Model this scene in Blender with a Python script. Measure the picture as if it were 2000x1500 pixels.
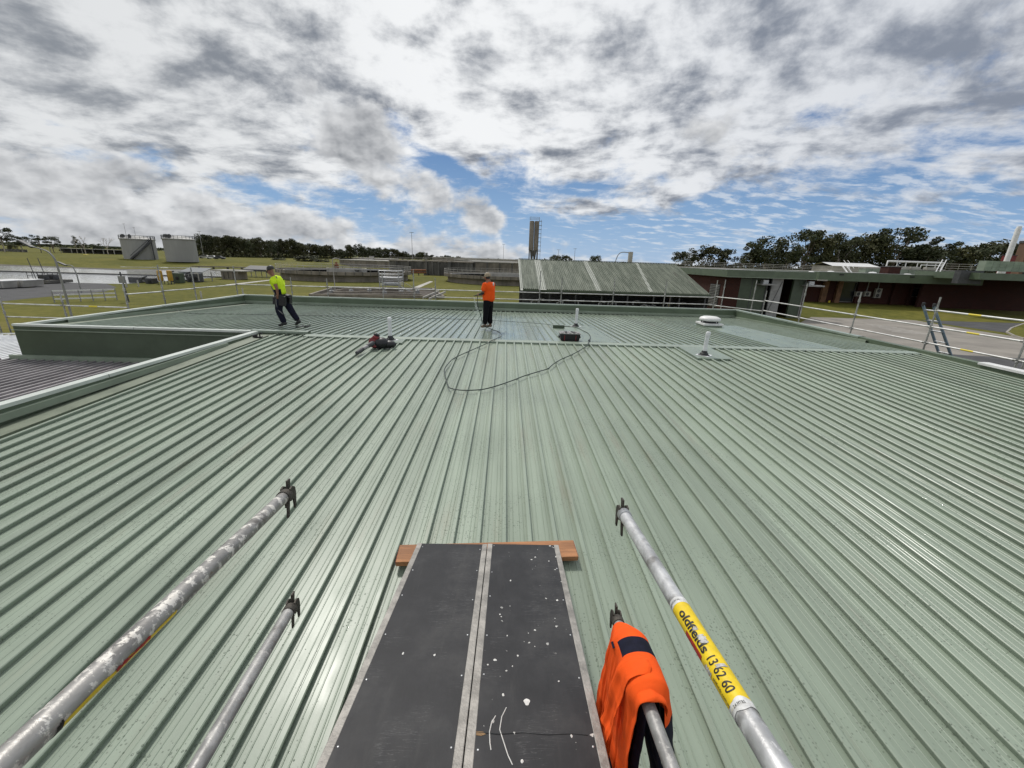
import bpy, bmesh, math, random
from mathutils import Vector, Matrix, Euler, noise as mnoise

# ------------------------------------------------------------------ camera, sky, sun, exposure
scene = bpy.context.scene
for o in list(bpy.data.objects):
    bpy.data.objects.remove(o)
COL = scene.collection
FPX, PIT, YAW, ROLL, CZ = 790.0, math.radians(17.03), math.radians(1.36), math.radians(1.9), 5.6
CAM = Vector((0, 0, CZ))
_F = Vector((math.sin(YAW) * math.cos(PIT), math.cos(YAW) * math.cos(PIT), -math.sin(PIT)))
_R0 = Vector((math.cos(YAW), -math.sin(YAW), 0))
_U0 = _R0.cross(_F)
_R = _R0 * math.cos(ROLL) + _U0 * math.sin(ROLL)
_U = _U0 * math.cos(ROLL) - _R0 * math.sin(ROLL)

cam_data = bpy.data.cameras.new('camera')
cam_data.sensor_width = 36
cam_data.lens = 36 * FPX / 2000
cam_data.clip_start = 0.02
cam_data.clip_end = 9000
cam = bpy.data.objects.new('camera', cam_data)
COL.objects.link(cam)
_m = Matrix((_R, _U, -_F)).transposed().to_4x4()
_m.translation = CAM
cam.matrix_world = _m
scene.camera = cam

SUN_AZ, SUN_EL = math.radians(-26), math.radians(53)
SUN_DIR = Vector((math.sin(SUN_AZ) * math.cos(SUN_EL), math.cos(SUN_AZ) * math.cos(SUN_EL), math.sin(SUN_EL)))

def ray(x, y):
    return _F + _R * ((x - 1000) / FPX) + _U * ((750 - y) / FPX)
def onz(x, y, z=0.0):
    d = ray(x, y); return CAM + d * ((z - CZ) / d.z)
def atY(x, y, Y):
    d = ray(x, y); return CAM + d * (Y / d.y)
def atX(x, y, X):
    d = ray(x, y); return CAM + d * (X / d.x)
def dep(x, y, D):
    return CAM + ray(x, y) * D

# a small expression layer over shader nodes
class S:
    def __init__(s, t, sock): s.t, s.k = t, sock
    def _op(s, op, b, c=None, clamp=False, sw=False):
        n = s.t.nodes.new('ShaderNodeMath'); n.operation = op; n.use_clamp = clamp
        args = [s, b] if not sw else [b, s]
        if c is not None: args.append(c)
        for i, a in enumerate(args):
            if a is None: continue
            if isinstance(a, S): s.t.links.new(a.k, n.inputs[i])
            else: n.inputs[i].default_value = a
        return S(s.t, n.outputs[0])
    def __add__(s, b): return s._op('ADD', b)
    __radd__ = __add__
    def __sub__(s, b): return s._op('SUBTRACT', b)
    def __rsub__(s, b): return s._op('SUBTRACT', b, sw=True)
    def __mul__(s, b): return s._op('MULTIPLY', b)
    __rmul__ = __mul__
    def __truediv__(s, b): return s._op('DIVIDE', b)
    def pow(s, b): return s._op('POWER', b)
    def max(s, b): return s._op('MAXIMUM', b)
    def min(s, b): return s._op('MINIMUM', b)
    def f(s, op, b=None): return s._op(op, b)
    def gt(s, b): return s._op('GREATER_THAN', b)
    def lt(s, b): return s._op('LESS_THAN', b)
    def clamp(s): return s._op('ADD', 0.0, clamp=True)
    def step(s, a, b, lo=0.0, hi=1.0):
        n = s.t.nodes.new('ShaderNodeMapRange'); n.interpolation_type = 'SMOOTHSTEP'
        s.t.links.new(s.k, n.inputs[0])
        for i, q in zip((1, 2, 3, 4), (a, b, lo, hi)):
            if isinstance(q, S): s.t.links.new(q.k, n.inputs[i])
            else: n.inputs[i].default_value = q
        return S(s.t, n.outputs[0])
def xyz(t, x, y, z):
    n = t.nodes.new('ShaderNodeCombineXYZ')
    for i, a in enumerate((x, y, z)):
        if isinstance(a, S): t.links.new(a.k, n.inputs[i])
        else: n.inputs[i].default_value = a
    return S(t, n.outputs[0])
def sep(t, v):
    n = t.nodes.new('ShaderNodeSeparateXYZ'); t.links.new(v.k, n.inputs[0])
    return [S(t, o) for o in n.outputs]
def noise(t, v, scale=1.0, detail=4.0, rough=0.5, dist=0.0, lac=2.0, color=False, kind=None, dim='3D'):
    n = t.nodes.new('ShaderNodeTexNoise')
    n.noise_dimensions = dim
    if kind: n.noise_type = kind
    if v is not None: t.links.new(v.k, n.inputs['Vector'])
    for k, a in (('Scale', scale), ('Detail', detail), ('Roughness', rough), ('Distortion', dist), ('Lacunarity', lac)):
        if k in n.inputs: n.inputs[k].default_value = a
    return S(t, n.outputs['Color' if color else 0])
def mixc(t, f, a, b):
    n = t.nodes.new('ShaderNodeMix'); n.data_type = 'RGBA'
    for i, q in ((0, f), (6, a), (7, b)):
        if isinstance(q, S): t.links.new(q.k, n.inputs[i])
        elif i == 0: n.inputs[0].default_value = q
        else: n.inputs[i].default_value = (*q[:3], 1)
    return S(t, n.outputs[2])
def vscale(t, v, sx, sy, sz, rot=0.0):
    n = t.nodes.new('ShaderNodeMapping'); t.links.new(v.k, n.inputs[0])
    n.inputs['Scale'].default_value = (sx, sy, sz); n.inputs['Rotation'].default_value = (0, 0, rot)
    return S(t, n.outputs[0])

def make_world():
    w = bpy.data.worlds.new('World'); scene.world = w; w.use_nodes = True
    t = w.node_tree; t.nodes.clear()
    tc = t.nodes.new('ShaderNodeTexCoord')
    D = S(t, tc.outputs['Generated'])
    dx, dy, dz = sep(t, D)
    sky = t.nodes.new('ShaderNodeTexSky'); sky.sky_type = 'NISHITA'; sky.sun_disc = False
    sky.sun_elevation = SUN_EL; sky.sun_rotation = SUN_AZ
    sky.air_density = 1.0; sky.dust_density = 0.15; sky.ozone_density = 3.0
    sc = t.nodes.new('ShaderNodeVectorMath'); sc.operation = 'SCALE'; sc.inputs[3].default_value = 0.060
    t.links.new(sky.outputs[0], sc.inputs[0]); blue = S(t, sc.outputs[0])
    el = dz.f('ARCSINE') * 57.2958                      # degrees
    az = dx.f('ARCTAN2', dy) * 57.2958                  # degrees, 0 = +Y, positive to the right
    zz = dz.max(0.0) + 0.20
    px, py = dx / zz, dy / zz
    P = xyz(t, px, py, 0.0)
    # warp
    wv = noise(t, P, 0.8, 3, 0.5, color=True, dim='2D')
    wn = t.nodes.new('ShaderNodeVectorMath'); wn.operation = 'MULTIPLY_ADD'
    t.links.new(wv.k, wn.inputs[0]); wn.inputs[1].default_value = (0.35, 0.35, 0); t.links.new(P.k, wn.inputs[2])
    PW = S(t, wn.outputs[0])
    def blob(a0, e0, sa, se, tilt=0.0):
        c, s_ = math.cos(math.radians(tilt)), math.sin(math.radians(tilt))
        u = (az - a0) * c + (el - e0) * s_
        v = (el - e0) * c - (az - a0) * s_
        q = (u / sa) * (u / sa) + (v / se) * (v / se)
        return (q * -1.0).f('EXPONENT')
    def ang(x, y):
        d = ray(x, y).normalized()
        return math.degrees(math.atan2(d.x, d.y)), math.degrees(math.asin(d.z))
    # --- high layered deck
    big = noise(t, vscale(t, PW, 0.9, 1.0, 1, 0.5), 1.1, 2, 0.5, dim='2D')
    det = noise(t, vscale(t, PW, 1.25, 1.5, 1, 0.35), 2.8, 6, 0.63, dim='2D')
    iso = noise(t, xyz(t, az * 0.12 + big, el * 0.17, 0.0), 1.5, 6, 0.62, dim='2D')
    dens = big * 0.45 + det * 0.45 + iso * 0.42
    # the deck opens low, ahead and to the right; closed overhead and to the left
    op = blob(*ang(800, 420), 16, 2.0, -3) * 0.30 + blob(*ang(1560, 440), 25, 3.2, 2) * 0.20 + blob(*ang(755, 225), 4, 1.6, -25) * 0.16 \
        + blob(*ang(870, 320), 6, 1.1, -28) * 0.26 + blob(*ang(1150, 480), 22, 2.2, 0) * 0.22 + blob(*ang(1090, 375), 9, 1.0, 6) * 0.20 \
        + blob(*ang(1570, 235), 7, 1.4, 10) * 0.10 + blob(*ang(1250, 425), 16, 1.8, 0) * 0.10
    cov = dens - op + az.step(-8.0, -50.0, 0.0, 0.10) + el.step(5.0, 30.0, 0.0, 0.10)
    A = (cov - blob(*ang(1500, 300), 16, 5, 6) * 0.04 + el.step(7.0, 16.0, 0.0, 0.13)).step(0.47, 0.72)
    # light and dark of the deck: thick parts grey, thin parts white
    sh1 = noise(t, vscale(t, PW, 1.15, 1.3, 1, 0.4), 3.1, 6, 0.58, dim='2D')
    ISO = xyz(t, az * 0.10 + big * 0.5, el * 0.14 + det * 0.25, 0.0)
    sh2 = noise(t, ISO, 1.6, 6, 0.60, dim='2D')
    shade = (sh1 * 0.86 + sh2 * 0.46 + blob(*ang(1330, 60), 13, 6, 8) * 0.09 + blob(*ang(100, 60), 16, 9, 0) * 0.07
             + blob(*ang(1900, 130), 14, 4, 12) * 0.10 + blob(*ang(650, 170), 5, 3, 0) * 0.09 - blob(*ang(880, 60), 13, 10, 0) * 0.05).step(0.55, 0.93)
    deck = mixc(t, shade, (0.90, 0.915, 0.93), (0.19, 0.215, 0.262))
    side = az.step(-5.0, 45.0)
    deck = mixc(t, side * 0.34, deck, (0.34, 0.39, 0.49))
    left = az.step(-8.0, -42.0)
    deck = mixc(t, left * 0.30, deck, (0.42, 0.44, 0.45))
    # --- cumulus: banks on the horizon, one long one ahead
    AE = xyz(t, az * 0.055 + det * 0.05, el * 0.085 + det * 0.06, 3.7)
    cn = noise(t, AE, 2.6, 6, 0.56, dim='2D')
    AE2 = xyz(t, az * 0.055 + det * 0.05 + 0.02, el * 0.085 + det * 0.06 + 0.055, 3.7)
    cn2 = noise(t, AE2, 2.6, 4, 0.56, dim='2D')
    shape = blob(*ang(790, 330), 11.5, 5.0, -27) * 0.46 + blob(*ang(660, 250), 8.0, 5.5, -30) * 0.34 + blob(*ang(940, 425), 4.5, 2.0, -16) * 0.52 \
        + blob(*ang(1385, 255), 5.4, 5.4, -10) * 0.46 + blob(*ang(1045, 405), 3.8, 1.6, 8) * 0.40
    bank = (el - (blob(-24, 0, 14, 999) * 2.6 + blob(-46, 0, 16, 999) * 6.5 + 2.0)).step(3.4, -2.6) * 0.54
    bank = bank * az.step(34.0, 2.0)
    cd = cn * 1.15 + shape.max(bank) - 0.72
    B = cd.step(0.16, 0.42) * el.step(-2.0, 0.0)
    lit = ((cn - cn2) * 2.1 + 0.74 - cd * 0.75 + el.step(12.0, 0.0, 0.0, 0.10)).clamp()
    cum = mixc(t, lit, (0.235, 0.25, 0.275), (0.90, 0.91, 0.92))
    col = mixc(t, 0.55, blue, (0.085, 0.215, 0.50))
    col = mixc(t, el.step(16.0, -1.0) * 0.75, col, (0.33, 0.52, 0.78))
    thin = noise(t, vscale(t, PW, 1.6, 3.2, 1, 0.12), 3.4, 5, 0.6, dim='2D')
    T = (thin + az.step(0.0, 30.0, -0.06, 0.05)).step(0.50, 0.74) * el.step(15.0, 7.0) * el.step(0.0, 3.0)
    col = mixc(t, T * 0.62, col, (0.74, 0.78, 0.83))
    col = mixc(t, A, col, deck)
    col = mixc(t, el.step(6.0, -1.0) * 0.25, col, (0.62, 0.68, 0.73))
    col = mixc(t, B * 0.96, col, cum)
    # far ground below the horizon
    col = mixc(t, el.step(-0.4, -2.0), col, (0.10, 0.11, 0.08))
    bg = t.nodes.new('ShaderNodeBackground'); bg.inputs[1].default_value = 1.0
    t.links.new(col.k, bg.inputs[0])
    out = t.nodes.new('ShaderNodeOutputWorld'); t.links.new(bg.outputs[0], out.inputs[0])
    w.cycles.sampling_method = 'NONE'
make_world()

sun_data = bpy.data.lights.new('sun', 'SUN')
sun_data.energy = 2.4
sun_data.angle = math.radians(8.0)
sun_data.color = (1.0, 0.96, 0.90)
sun = bpy.data.objects.new('sun', sun_data); COL.objects.link(sun)
sun.rotation_euler = SUN_DIR.to_track_quat('Z', 'Y').to_euler()
sun.location = (0, 0, 60)

vs = scene.view_settings
scene.display_settings.display_device = 'sRGB'
vs.view_transform = 'Standard'; vs.look = 'None'; vs.exposure = 0.0; vs.gamma = 1.0; vs.use_curve_mapping = False
scene.render.engine = 'CYCLES'
scene.cycles.use_denoising = True
scene.cycles.use_adaptive_sampling = True
scene.cycles.adaptive_threshold = 0.02
scene.cycles.max_bounces = 4
scene.cycles.diffuse_bounces = 2
scene.cycles.glossy_bounces = 2
scene.cycles.transmission_bounces = 4
scene.cycles.transparent_max_bounces = 6

# ------------------------------------------------------------------ helpers
rnd = random.Random(7)
def V(*a): return Vector(a[0] if len(a) == 1 else a)

def world_loc(o):
    p = Vector((0, 0, 0))
    while o is not None:
        p += o.location; o = o.parent
    return p

def tag(o, label=None, cat=None, group=None, kind=None):
    for k, a in (('label', label), ('category', cat), ('group', group), ('kind', kind)):
        if a: o[k] = a
    return o

def thing(name, label, cat, loc=(0, 0, 0), group=None):
    o = bpy.data.objects.new(name, None); COL.objects.link(o)
    o.location = loc; o.empty_display_size = 0.2
    return tag(o, label, cat, group)

class MB:
    """collects faces; build() links them as one mesh object (vertices are given in world space)"""
    def __init__(s): s.v = []; s.f = []; s.mi = []
    def add(s, vs, fs, mi=0):
        b = len(s.v); s.v += [tuple(q) for q in vs]
        s.f += [tuple(i + b for i in q) for q in fs]; s.mi += [mi] * len(fs)
        return s
    def quad(s, a, b, c, d, mi=0): return s.add([a, b, c, d], [(0, 1, 2, 3)], mi)
    def box(s, c, size, rot=None, mi=0):
        c = Vector(c); hx, hy, hz = size[0] / 2, size[1] / 2, size[2] / 2
        M = rot if rot is not None else Matrix.Identity(3)
        vs = [c + M @ Vector((x * hx, y * hy, z * hz)) for x in (-1, 1) for y in (-1, 1) for z in (-1, 1)]
        return s.add(vs, [(0, 1, 3, 2), (4, 6, 7, 5), (0, 4, 5, 1), (2, 3, 7, 6), (0, 2, 6, 4), (1, 5, 7, 3)], mi)
    def bbox(s, x0, x1, y0, y1, z0, z1, mi=0):
        return s.box(((x0 + x1) / 2, (y0 + y1) / 2, (z0 + z1) / 2), (x1 - x0, y1 - y0, z1 - z0), None, mi)
    def bar(s, a, b, w, h, up=(0, 0, 1), mi=0):
        a, b = Vector(a), Vector(b); d = b - a
        z = d.normalized(); u = Vector(up)
        if abs(z.dot(u)) > 0.98: u = Vector((0, 1, 0))
        x = u.cross(z).normalized(); y = z.cross(x)
        M = Matrix((x, y, z)).transposed()
        return s.box((a + b) / 2, (w, h, d.length), M, mi)
    def tube(s, pts, r, n=8, caps=True, mi=0):
        pts = [Vector(p) for p in pts]; m = len(pts)
        rs = r if isinstance(r, (list, tuple)) else [r] * m
        tan = []
        for i in range(m):
            d = pts[min(i + 1, m - 1)] - pts[max(i - 1, 0)]
            tan.append(d.normalized() if d.length > 1e-9 else Vector((0, 0, 1)))
        u = Vector((0, 0, 1)) if abs(tan[0].z) < 0.9 else Vector((1, 0, 0))
        u = (u - tan[0] * u.dot(tan[0])).normalized()
        vs = []
        for i in range(m):
            u = u - tan[i] * u.dot(tan[i])
            u = u.normalized() if u.length > 1e-6 else tan[i].orthogonal().normalized()
            w = tan[i].cross(u)
            for k in range(n):
                a = 2 * math.pi * k / n
                vs.append(pts[i] + (u * math.cos(a) + w * math.sin(a)) * rs[i])
        fs = [(i * n + k, i * n + (k + 1) % n, (i + 1) * n + (k + 1) % n, (i + 1) * n + k) for i in range(m - 1) for k in range(n)]
        if caps: fs += [tuple(range(n - 1, -1, -1)), tuple((m - 1) * n + k for k in range(n))]
        return s.add(vs, fs, mi)
    def lathe(s, c, prof, n=16, rot=None, mi=0, closed=False):
        c = Vector(c); M = rot if rot is not None else Matrix.Identity(3); m = len(prof)
        vs = [c + M @ Vector((r * math.cos(2 * math.pi * k / n), r * math.sin(2 * math.pi * k / n), z)) for r, z in prof for k in range(n)]
        fs = [(i * n + k, i * n + (k + 1) % n, (i + 1) * n + (k + 1) % n, (i + 1) * n + k) for i in range(m - 1) for k in range(n)]
        if closed: fs += [((m - 1) * n + k, (m - 1) * n + (k + 1) % n, (k + 1) % n, k) for k in range(n)]
        else: fs += [tuple(range(n - 1, -1, -1)), tuple((m - 1) * n + k for k in range(n))]
        return s.add(vs, fs, mi)
    def prism(s, poly, z0, z1, mi=0):
        n = len(poly)
        vs = [(p[0], p[1], z0) for p in poly] + [(p[0], p[1], z1) for p in poly]
        fs = [tuple(range(n - 1, -1, -1)), tuple(range(n, 2 * n))] + [(i, (i + 1) % n, n + (i + 1) % n, n + i) for i in range(n)]
        return s.add(vs, fs, mi)
    def loft(s, rings, caps=True, closed=True, mi=0):
        n = len(rings[0]); vs = [p for r in rings for p in r]; m = len(rings)
        kk = n if closed else n - 1
        fs = [(i * n + k, i * n + (k + 1) % n, (i + 1) * n + (k + 1) % n, (i + 1) * n + k) for i in range(m - 1) for k in range(kk)]
        if caps and closed: fs += [tuple(range(n - 1, -1, -1)), tuple((m - 1) * n + k for k in range(n))]
        return s.add(vs, fs, mi)
    def sphere(s, c, rx, ry, rz, n=12, m=8, rot=None, mi=0):
        prof = [(max(1e-4, math.sin(math.pi * i / m)), -math.cos(math.pi * i / m)) for i in range(m + 1)]
        c = Vector(c); M = rot if rot is not None else Matrix.Identity(3)
        vs = [c + M @ Vector((r * math.cos(2 * math.pi * k / n) * rx, r * math.sin(2 * math.pi * k / n) * ry, z * rz)) for r, z in prof for k in range(n)]
        fs = [(i * n + k, i * n + (k + 1) % n, (i + 1) * n + (k + 1) % n, (i + 1) * n + k) for i in range(m) for k in range(n)]
        return s.add(vs, fs, mi)
    def build(s, name, mats, parent=None, smooth=0, loc=None, bevel=0):
        base = world_loc(parent) if parent else Vector(loc or (0, 0, 0))
        me = bpy.data.meshes.new(name)
        me.from_pydata([(p[0] - base.x, p[1] - base.y, p[2] - base.z) for p in s.v], [], s.f)
        mats = mats if isinstance(mats, (list, tuple)) else [mats]
        for m in mats: me.materials.append(m)
        if any(s.mi): me.polygons.foreach_set('material_index', s.mi)
        if smooth:
            me.polygons.foreach_set('use_smooth', [True] * len(me.polygons))
            me.set_sharp_from_angle(angle=math.radians(smooth))
        me.update()
        o = bpy.data.objects.new(name, me); COL.objects.link(o)
        if parent: o.parent = parent
        else: o.location = base
        if bevel:
            b = o.modifiers.new('bevel', 'BEVEL'); b.width = bevel; b.segments = 2; b.limit_method = 'ANGLE'
        return o

def link(name, mesh, parent=None, loc=(0, 0, 0), rot=(0, 0, 0), scale=(1, 1, 1)):
    o = bpy.data.objects.new(name, mesh); COL.objects.link(o)
    o.location = loc; o.rotation_euler = rot; o.scale = scale
    if parent: o.parent = parent
    return o

def copy_tree(o, loc=None, rot=None, scale=None, parent=None, label=None):
    c = o.copy(); COL.objects.link(c)
    if parent is not None: c.parent = parent
    if loc is not None: c.location = loc
    if rot is not None: c.rotation_euler = rot
    if scale is not None: c.scale = scale
    if label: c['label'] = label
    for ch in [q for q in bpy.data.objects if q.parent == o]:
        d = ch.copy(); COL.objects.link(d); d.parent = c
        for g in [q for q in bpy.data.objects if q.parent == ch]:
            e = g.copy(); COL.objects.link(e); e.parent = d
    return c

# ------------------------------------------------------------------ materials
def lin(r, g, b):
    f = lambda c: ((c / 255 + 0.055) / 1.055) ** 2.4 if c > 10 else c / 255 / 12.92
    return (f(r), f(g), f(b))

def base_mat(name, rough=0.6, metal=0.0, spec=0.5):
    m = bpy.data.materials.new(name); m.use_nodes = True
    t = m.node_tree; b = t.nodes['Principled BSDF']
    b.inputs['Roughness'].default_value = rough; b.inputs['Metallic'].default_value = metal
    b.inputs['Specular IOR Level'].default_value = spec
    return m, t, b
def ocoord(t, kind='Object'):
    n = t.nodes.new('ShaderNodeTexCoord'); return S(t, n.outputs[kind])
def wpos(t):
    n = t.nodes.new('ShaderNodeNewGeometry'); return S(t, n.outputs['Position'])
def objrand(t):
    n = t.nodes.new('ShaderNodeObjectInfo'); return S(t, n.outputs['Random'])
def set_bump(t, b, h, strength=0.3, dist=0.01):
    n = t.nodes.new('ShaderNodeBump'); n.inputs['Strength'].default_value = strength; n.inputs['Distance'].default_value = dist
    t.links.new(h.k, n.inputs['Height']); t.links.new(n.outputs[0], b.inputs['Normal'])
def to(t, a, b, name): t.links.new(a.k, b.inputs[name])

def pm(name, col, rough=0.6, metal=0.0, var=0.18, scale=4.0, bump=0.0, bscale=None, col2=None, spec=0.5, streak=None, worldc=True, objvar=0.0):
    m, t, b = base_mat(name, rough, metal, spec)
    P = wpos(t) if worldc else ocoord(t)
    if streak: P = vscale(t, P, *streak)
    n1 = noise(t, P, scale, 5, 0.6)
    f = n1.step(0.3, 0.72)
    lo = tuple(c * (1 - var) for c in col); hi = tuple(min(1, c * (1 + var)) for c in col) if col2 is None else col2
    c = mixc(t, f, lo, hi)
    if objvar:
        hs = t.nodes.new('ShaderNodeHueSaturation'); t.links.new(c.k, hs.inputs['Color'])
        t.links.new((objrand(t) * (2 * objvar) + (1 - objvar)).k, hs.inputs['Value']); c = S(t, hs.outputs[0])
    to(t, c, b, 'Base Color')
    r = n1 * 0.25 + (rough - 0.125); to(t, r.clamp(), b, 'Roughness')
    if bump: set_bump(t, b, noise(t, P, bscale or scale * 8, 4, 0.6), bump, 0.02)
    return m

def roof_mat(name, base, dirt, wet=True, gloss=1.0):
    m, t, b = base_mat(name, 0.4)
    P = wpos(t)
    big = noise(t, P, 0.55, 4, 0.6)
    streak = noise(t, vscale(t, P, 9.0, 0.5, 1), 1.0, 4, 0.6)
    fine = noise(t, P, 45.0, 3, 0.6)
    oi = objrand(t)
    c = mixc(t, (big * 0.35 + streak * 0.65).step(0.36, 0.66), tuple(q * 0.91 for q in base), tuple(min(1, q * 1.08) for q in base))
    c = mixc(t, noise(t, vscale(t, P, 5.0, 0.5, 1), 1.0, 6, 0.68).step(0.54, 0.78) * 0.50, c, dirt)
    c = mixc(t, fine.step(0.60, 0.78) * 0.18, c, tuple(q * 0.55 for q in base))
    hs = t.nodes.new('ShaderNodeHueSaturation'); t.links.new(c.k, hs.inputs['Color'])
    t.links.new((oi * 0.16 + 0.92).k, hs.inputs['Value']); c = S(t, hs.outputs[0])
    wetm = noise(t, vscale(t, P, 1.6, 0.7, 1), 0.9, 4, 0.6).step(0.48, 0.62)
    c = mixc(t, wetm * 0.05, c, tuple(q * 0.55 for q in base))
    rough = (big * 0.16 + streak * 0.24 + 0.20) * (1.0 - wetm * 0.22) * gloss
    if wet:
        # water drops: round beads a few millimetres across, thinner on the dry patches
        vo = t.nodes.new('ShaderNodeTexVoronoi'); vo.feature = 'F1'; vo.inputs['Scale'].default_value = 50.0
        vo.inputs['Randomness'].default_value = 0.95
        t.links.new(P.k, vo.inputs['Vector'])
        dist = S(t, vo.outputs['Distance']); rc = sep(t, S(t, vo.outputs['Color']))
        patch = noise(t, P, 1.3, 3, 0.6).step(0.38, 0.62)
        rad = rc[0] * 0.34 * (patch * 0.8 + 0.2)
        drop = (rad - dist).step(0.0, 0.14)
        ring = (1.0 - (dist - rad).f('ABSOLUTE') * 9.0).clamp() * rad.gt(0.12)
        c = mixc(t, ring * 0.70, c, tuple(q * 0.34 for q in base))
        c = mixc(t, drop * 0.48, c, tuple(q * 0.62 for q in base))
        rough = rough * (1.0 - drop * 0.85)
        set_bump(t, b, drop * 1.0 + fine * 0.05, 0.55, 0.004)
    to(t, c, b, 'Base Color'); to(t, rough.clamp(), b, 'Roughness')
    return m

M = {}
M['roof'] = roof_mat('green_roof_steel', (0.258, 0.312, 0.244), (0.23, 0.205, 0.15))
M['roofwet'] = roof_mat('hosed_green_roof_steel', (0.262, 0.312, 0.254), (0.23, 0.205, 0.15), gloss=0.55)
M['flash'] = pm('green_flashing', (0.235, 0.28, 0.215), 0.38, 0, 0.12, 1.2, 0.05)
M['dirtyflash'] = pm('dusty_green_gutter', (0.165, 0.20, 0.14), 0.55, 0, 0.25, 2.5, 0.1, col2=(0.185, 0.215, 0.155))
M['capping'] = pm('green_capping', (0.27, 0.32, 0.26), 0.30, 0, 0.10, 1.5)
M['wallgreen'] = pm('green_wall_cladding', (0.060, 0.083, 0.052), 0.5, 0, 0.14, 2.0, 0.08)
M['tray'] = pm('smooth_wet_tray', (0.20, 0.25, 0.195), 0.30, 0, 0.14, 2.0, 0.12, 3.0, streak=(3, 0.6, 1))
M['greyroof'] = pm('grey_purple_roof_steel', (0.31, 0.292, 0.295), 0.40, 0, 0.2, 1.5)
M['whiteroof'] = pm('white_roof_steel', (0.78, 0.79, 0.80), 0.4, 0, 0.08, 1.0)
M['steel'] = pm('galvanised_steel', (0.46, 0.47, 0.48), 0.42, 0.55, 0.3, 9, 0.1)
M['rail'] = pm('pale_scaffold_tube', (0.60, 0.60, 0.58), 0.45, 0.25, 0.25, 4)
M['post'] = pm('weathered_scaffold_standard', (0.36, 0.36, 0.34), 0.5, 0.4, 0.35, 6)
M['pvc'] = pm('white_plastic_pipe', (0.72, 0.73, 0.74), 0.35, 0, 0.1, 6)
M['rubber'] = pm('black_rubber', (0.018, 0.019, 0.02), 0.55, 0, 0.25, 12)
M['black'] = pm('black_plastic', (0.012, 0.012, 0.014), 0.42, 0, 0.2, 9)
M['concrete'] = pm('weathered_concrete', (0.215, 0.19, 0.155), 0.85, 0, 0.32, 0.6, 0.3, 6, streak=(1, 1, 0.35))
M['concdark'] = pm('dark_stained_concrete', (0.115, 0.11, 0.10), 0.9, 0, 0.4, 0.7, 0.3, 6, streak=(1, 1, 0.3))
M['pale'] = pm('pale_concrete', (0.40, 0.385, 0.35), 0.85, 0, 0.2, 0.5, 0.2, 5)
M['asphalt'] = pm('grey_asphalt', (0.060, 0.060, 0.062), 0.9, 0, 0.28, 0.5, 0.3, 30)
M['road'] = pm('pale_worn_road', (0.235, 0.215, 0.188), 0.9, 0, 0.2, 0.35, 0.3, 12)
M['kerb'] = pm('kerb_concrete', (0.30, 0.28, 0.24), 0.9, 0, 0.2, 1.5)
M['tankpaint'] = pm('grey_tank_paint', (0.30, 0.298, 0.285), 0.6, 0, 0.10, 0.35, streak=(1, 1, 0.3))
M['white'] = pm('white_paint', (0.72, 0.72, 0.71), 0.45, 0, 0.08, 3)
M['grey'] = pm('mid_grey_paint', (0.27, 0.27, 0.265), 0.6, 0, 0.15, 3)
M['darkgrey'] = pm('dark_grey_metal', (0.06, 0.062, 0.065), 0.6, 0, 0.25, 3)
M['yellow'] = pm('yellow_tank_plastic', (0.50, 0.30, 0.045), 0.5, 0, 0.15, 1.5)
M['safety'] = pm('safety_yellow', (0.72, 0.58, 0.03), 0.5, 0, 0.1, 3)
M['red'] = pm('red_paint', (0.17, 0.016, 0.018), 0.5, 0, 0.2, 2)
M['rust'] = pm('rusty_orange_steel', (0.22, 0.085, 0.035), 0.75, 0, 0.35, 2)
M['blue'] = pm('blue_grey_ladder', (0.16, 0.215, 0.26), 0.45, 0.2, 0.15, 3)
M['timber'] = pm('red_brown_timber', (0.36, 0.165, 0.072), 0.7, 0, 0.35, 3.0, 0.3, 30, streak=(0.7, 8, 8))
M['glass'] = pm('dark_window_glass', (0.02, 0.024, 0.028), 0.08, 0, 0.1, 1)
M['alu'] = pm('scuffed_aluminium', (0.30, 0.285, 0.262), 0.55, 0.35, 0.3, 11, 0.2, 60)
M['navy'] = pm('navy_cloth', (0.010, 0.011, 0.024), 0.85, 0, 0.3, 20, spec=0.2)
M['orange'] = pm('orange_hi_vis_cloth', (0.92, 0.105, 0.012), 0.85, 0, 0.06, 10, 0.15, 260, spec=0.2)
M['hiyellow'] = pm('yellow_hi_vis_cloth', (0.62, 0.84, 0.03), 0.85, 0, 0.08, 10, spec=0.2)
M['skin'] = pm('tanned_skin', (0.24, 0.115, 0.07), 0.55, 0, 0.1, 15)
M['boot'] = pm('work_boot_leather', (0.16, 0.12, 0.085), 0.7, 0, 0.3, 15)
M['cap'] = pm('beige_cap_cloth', (0.33, 0.27, 0.19), 0.85, 0, 0.15, 15)
M['strap'] = pm('grey_webbing', (0.17, 0.17, 0.17), 0.8, 0, 0.2, 15)
M['hose'] = pm('dark_green_hose', (0.020, 0.036, 0.030), 0.45, 0, 0.2, 8)
M['bark'] = pm('eucalypt_bark', (0.16, 0.13, 0.10), 0.9, 0, 0.4, 0.6)
M['palebark'] = pm('pale_eucalypt_bark', (0.38, 0.34, 0.29), 0.9, 0, 0.3, 0.6)

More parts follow.
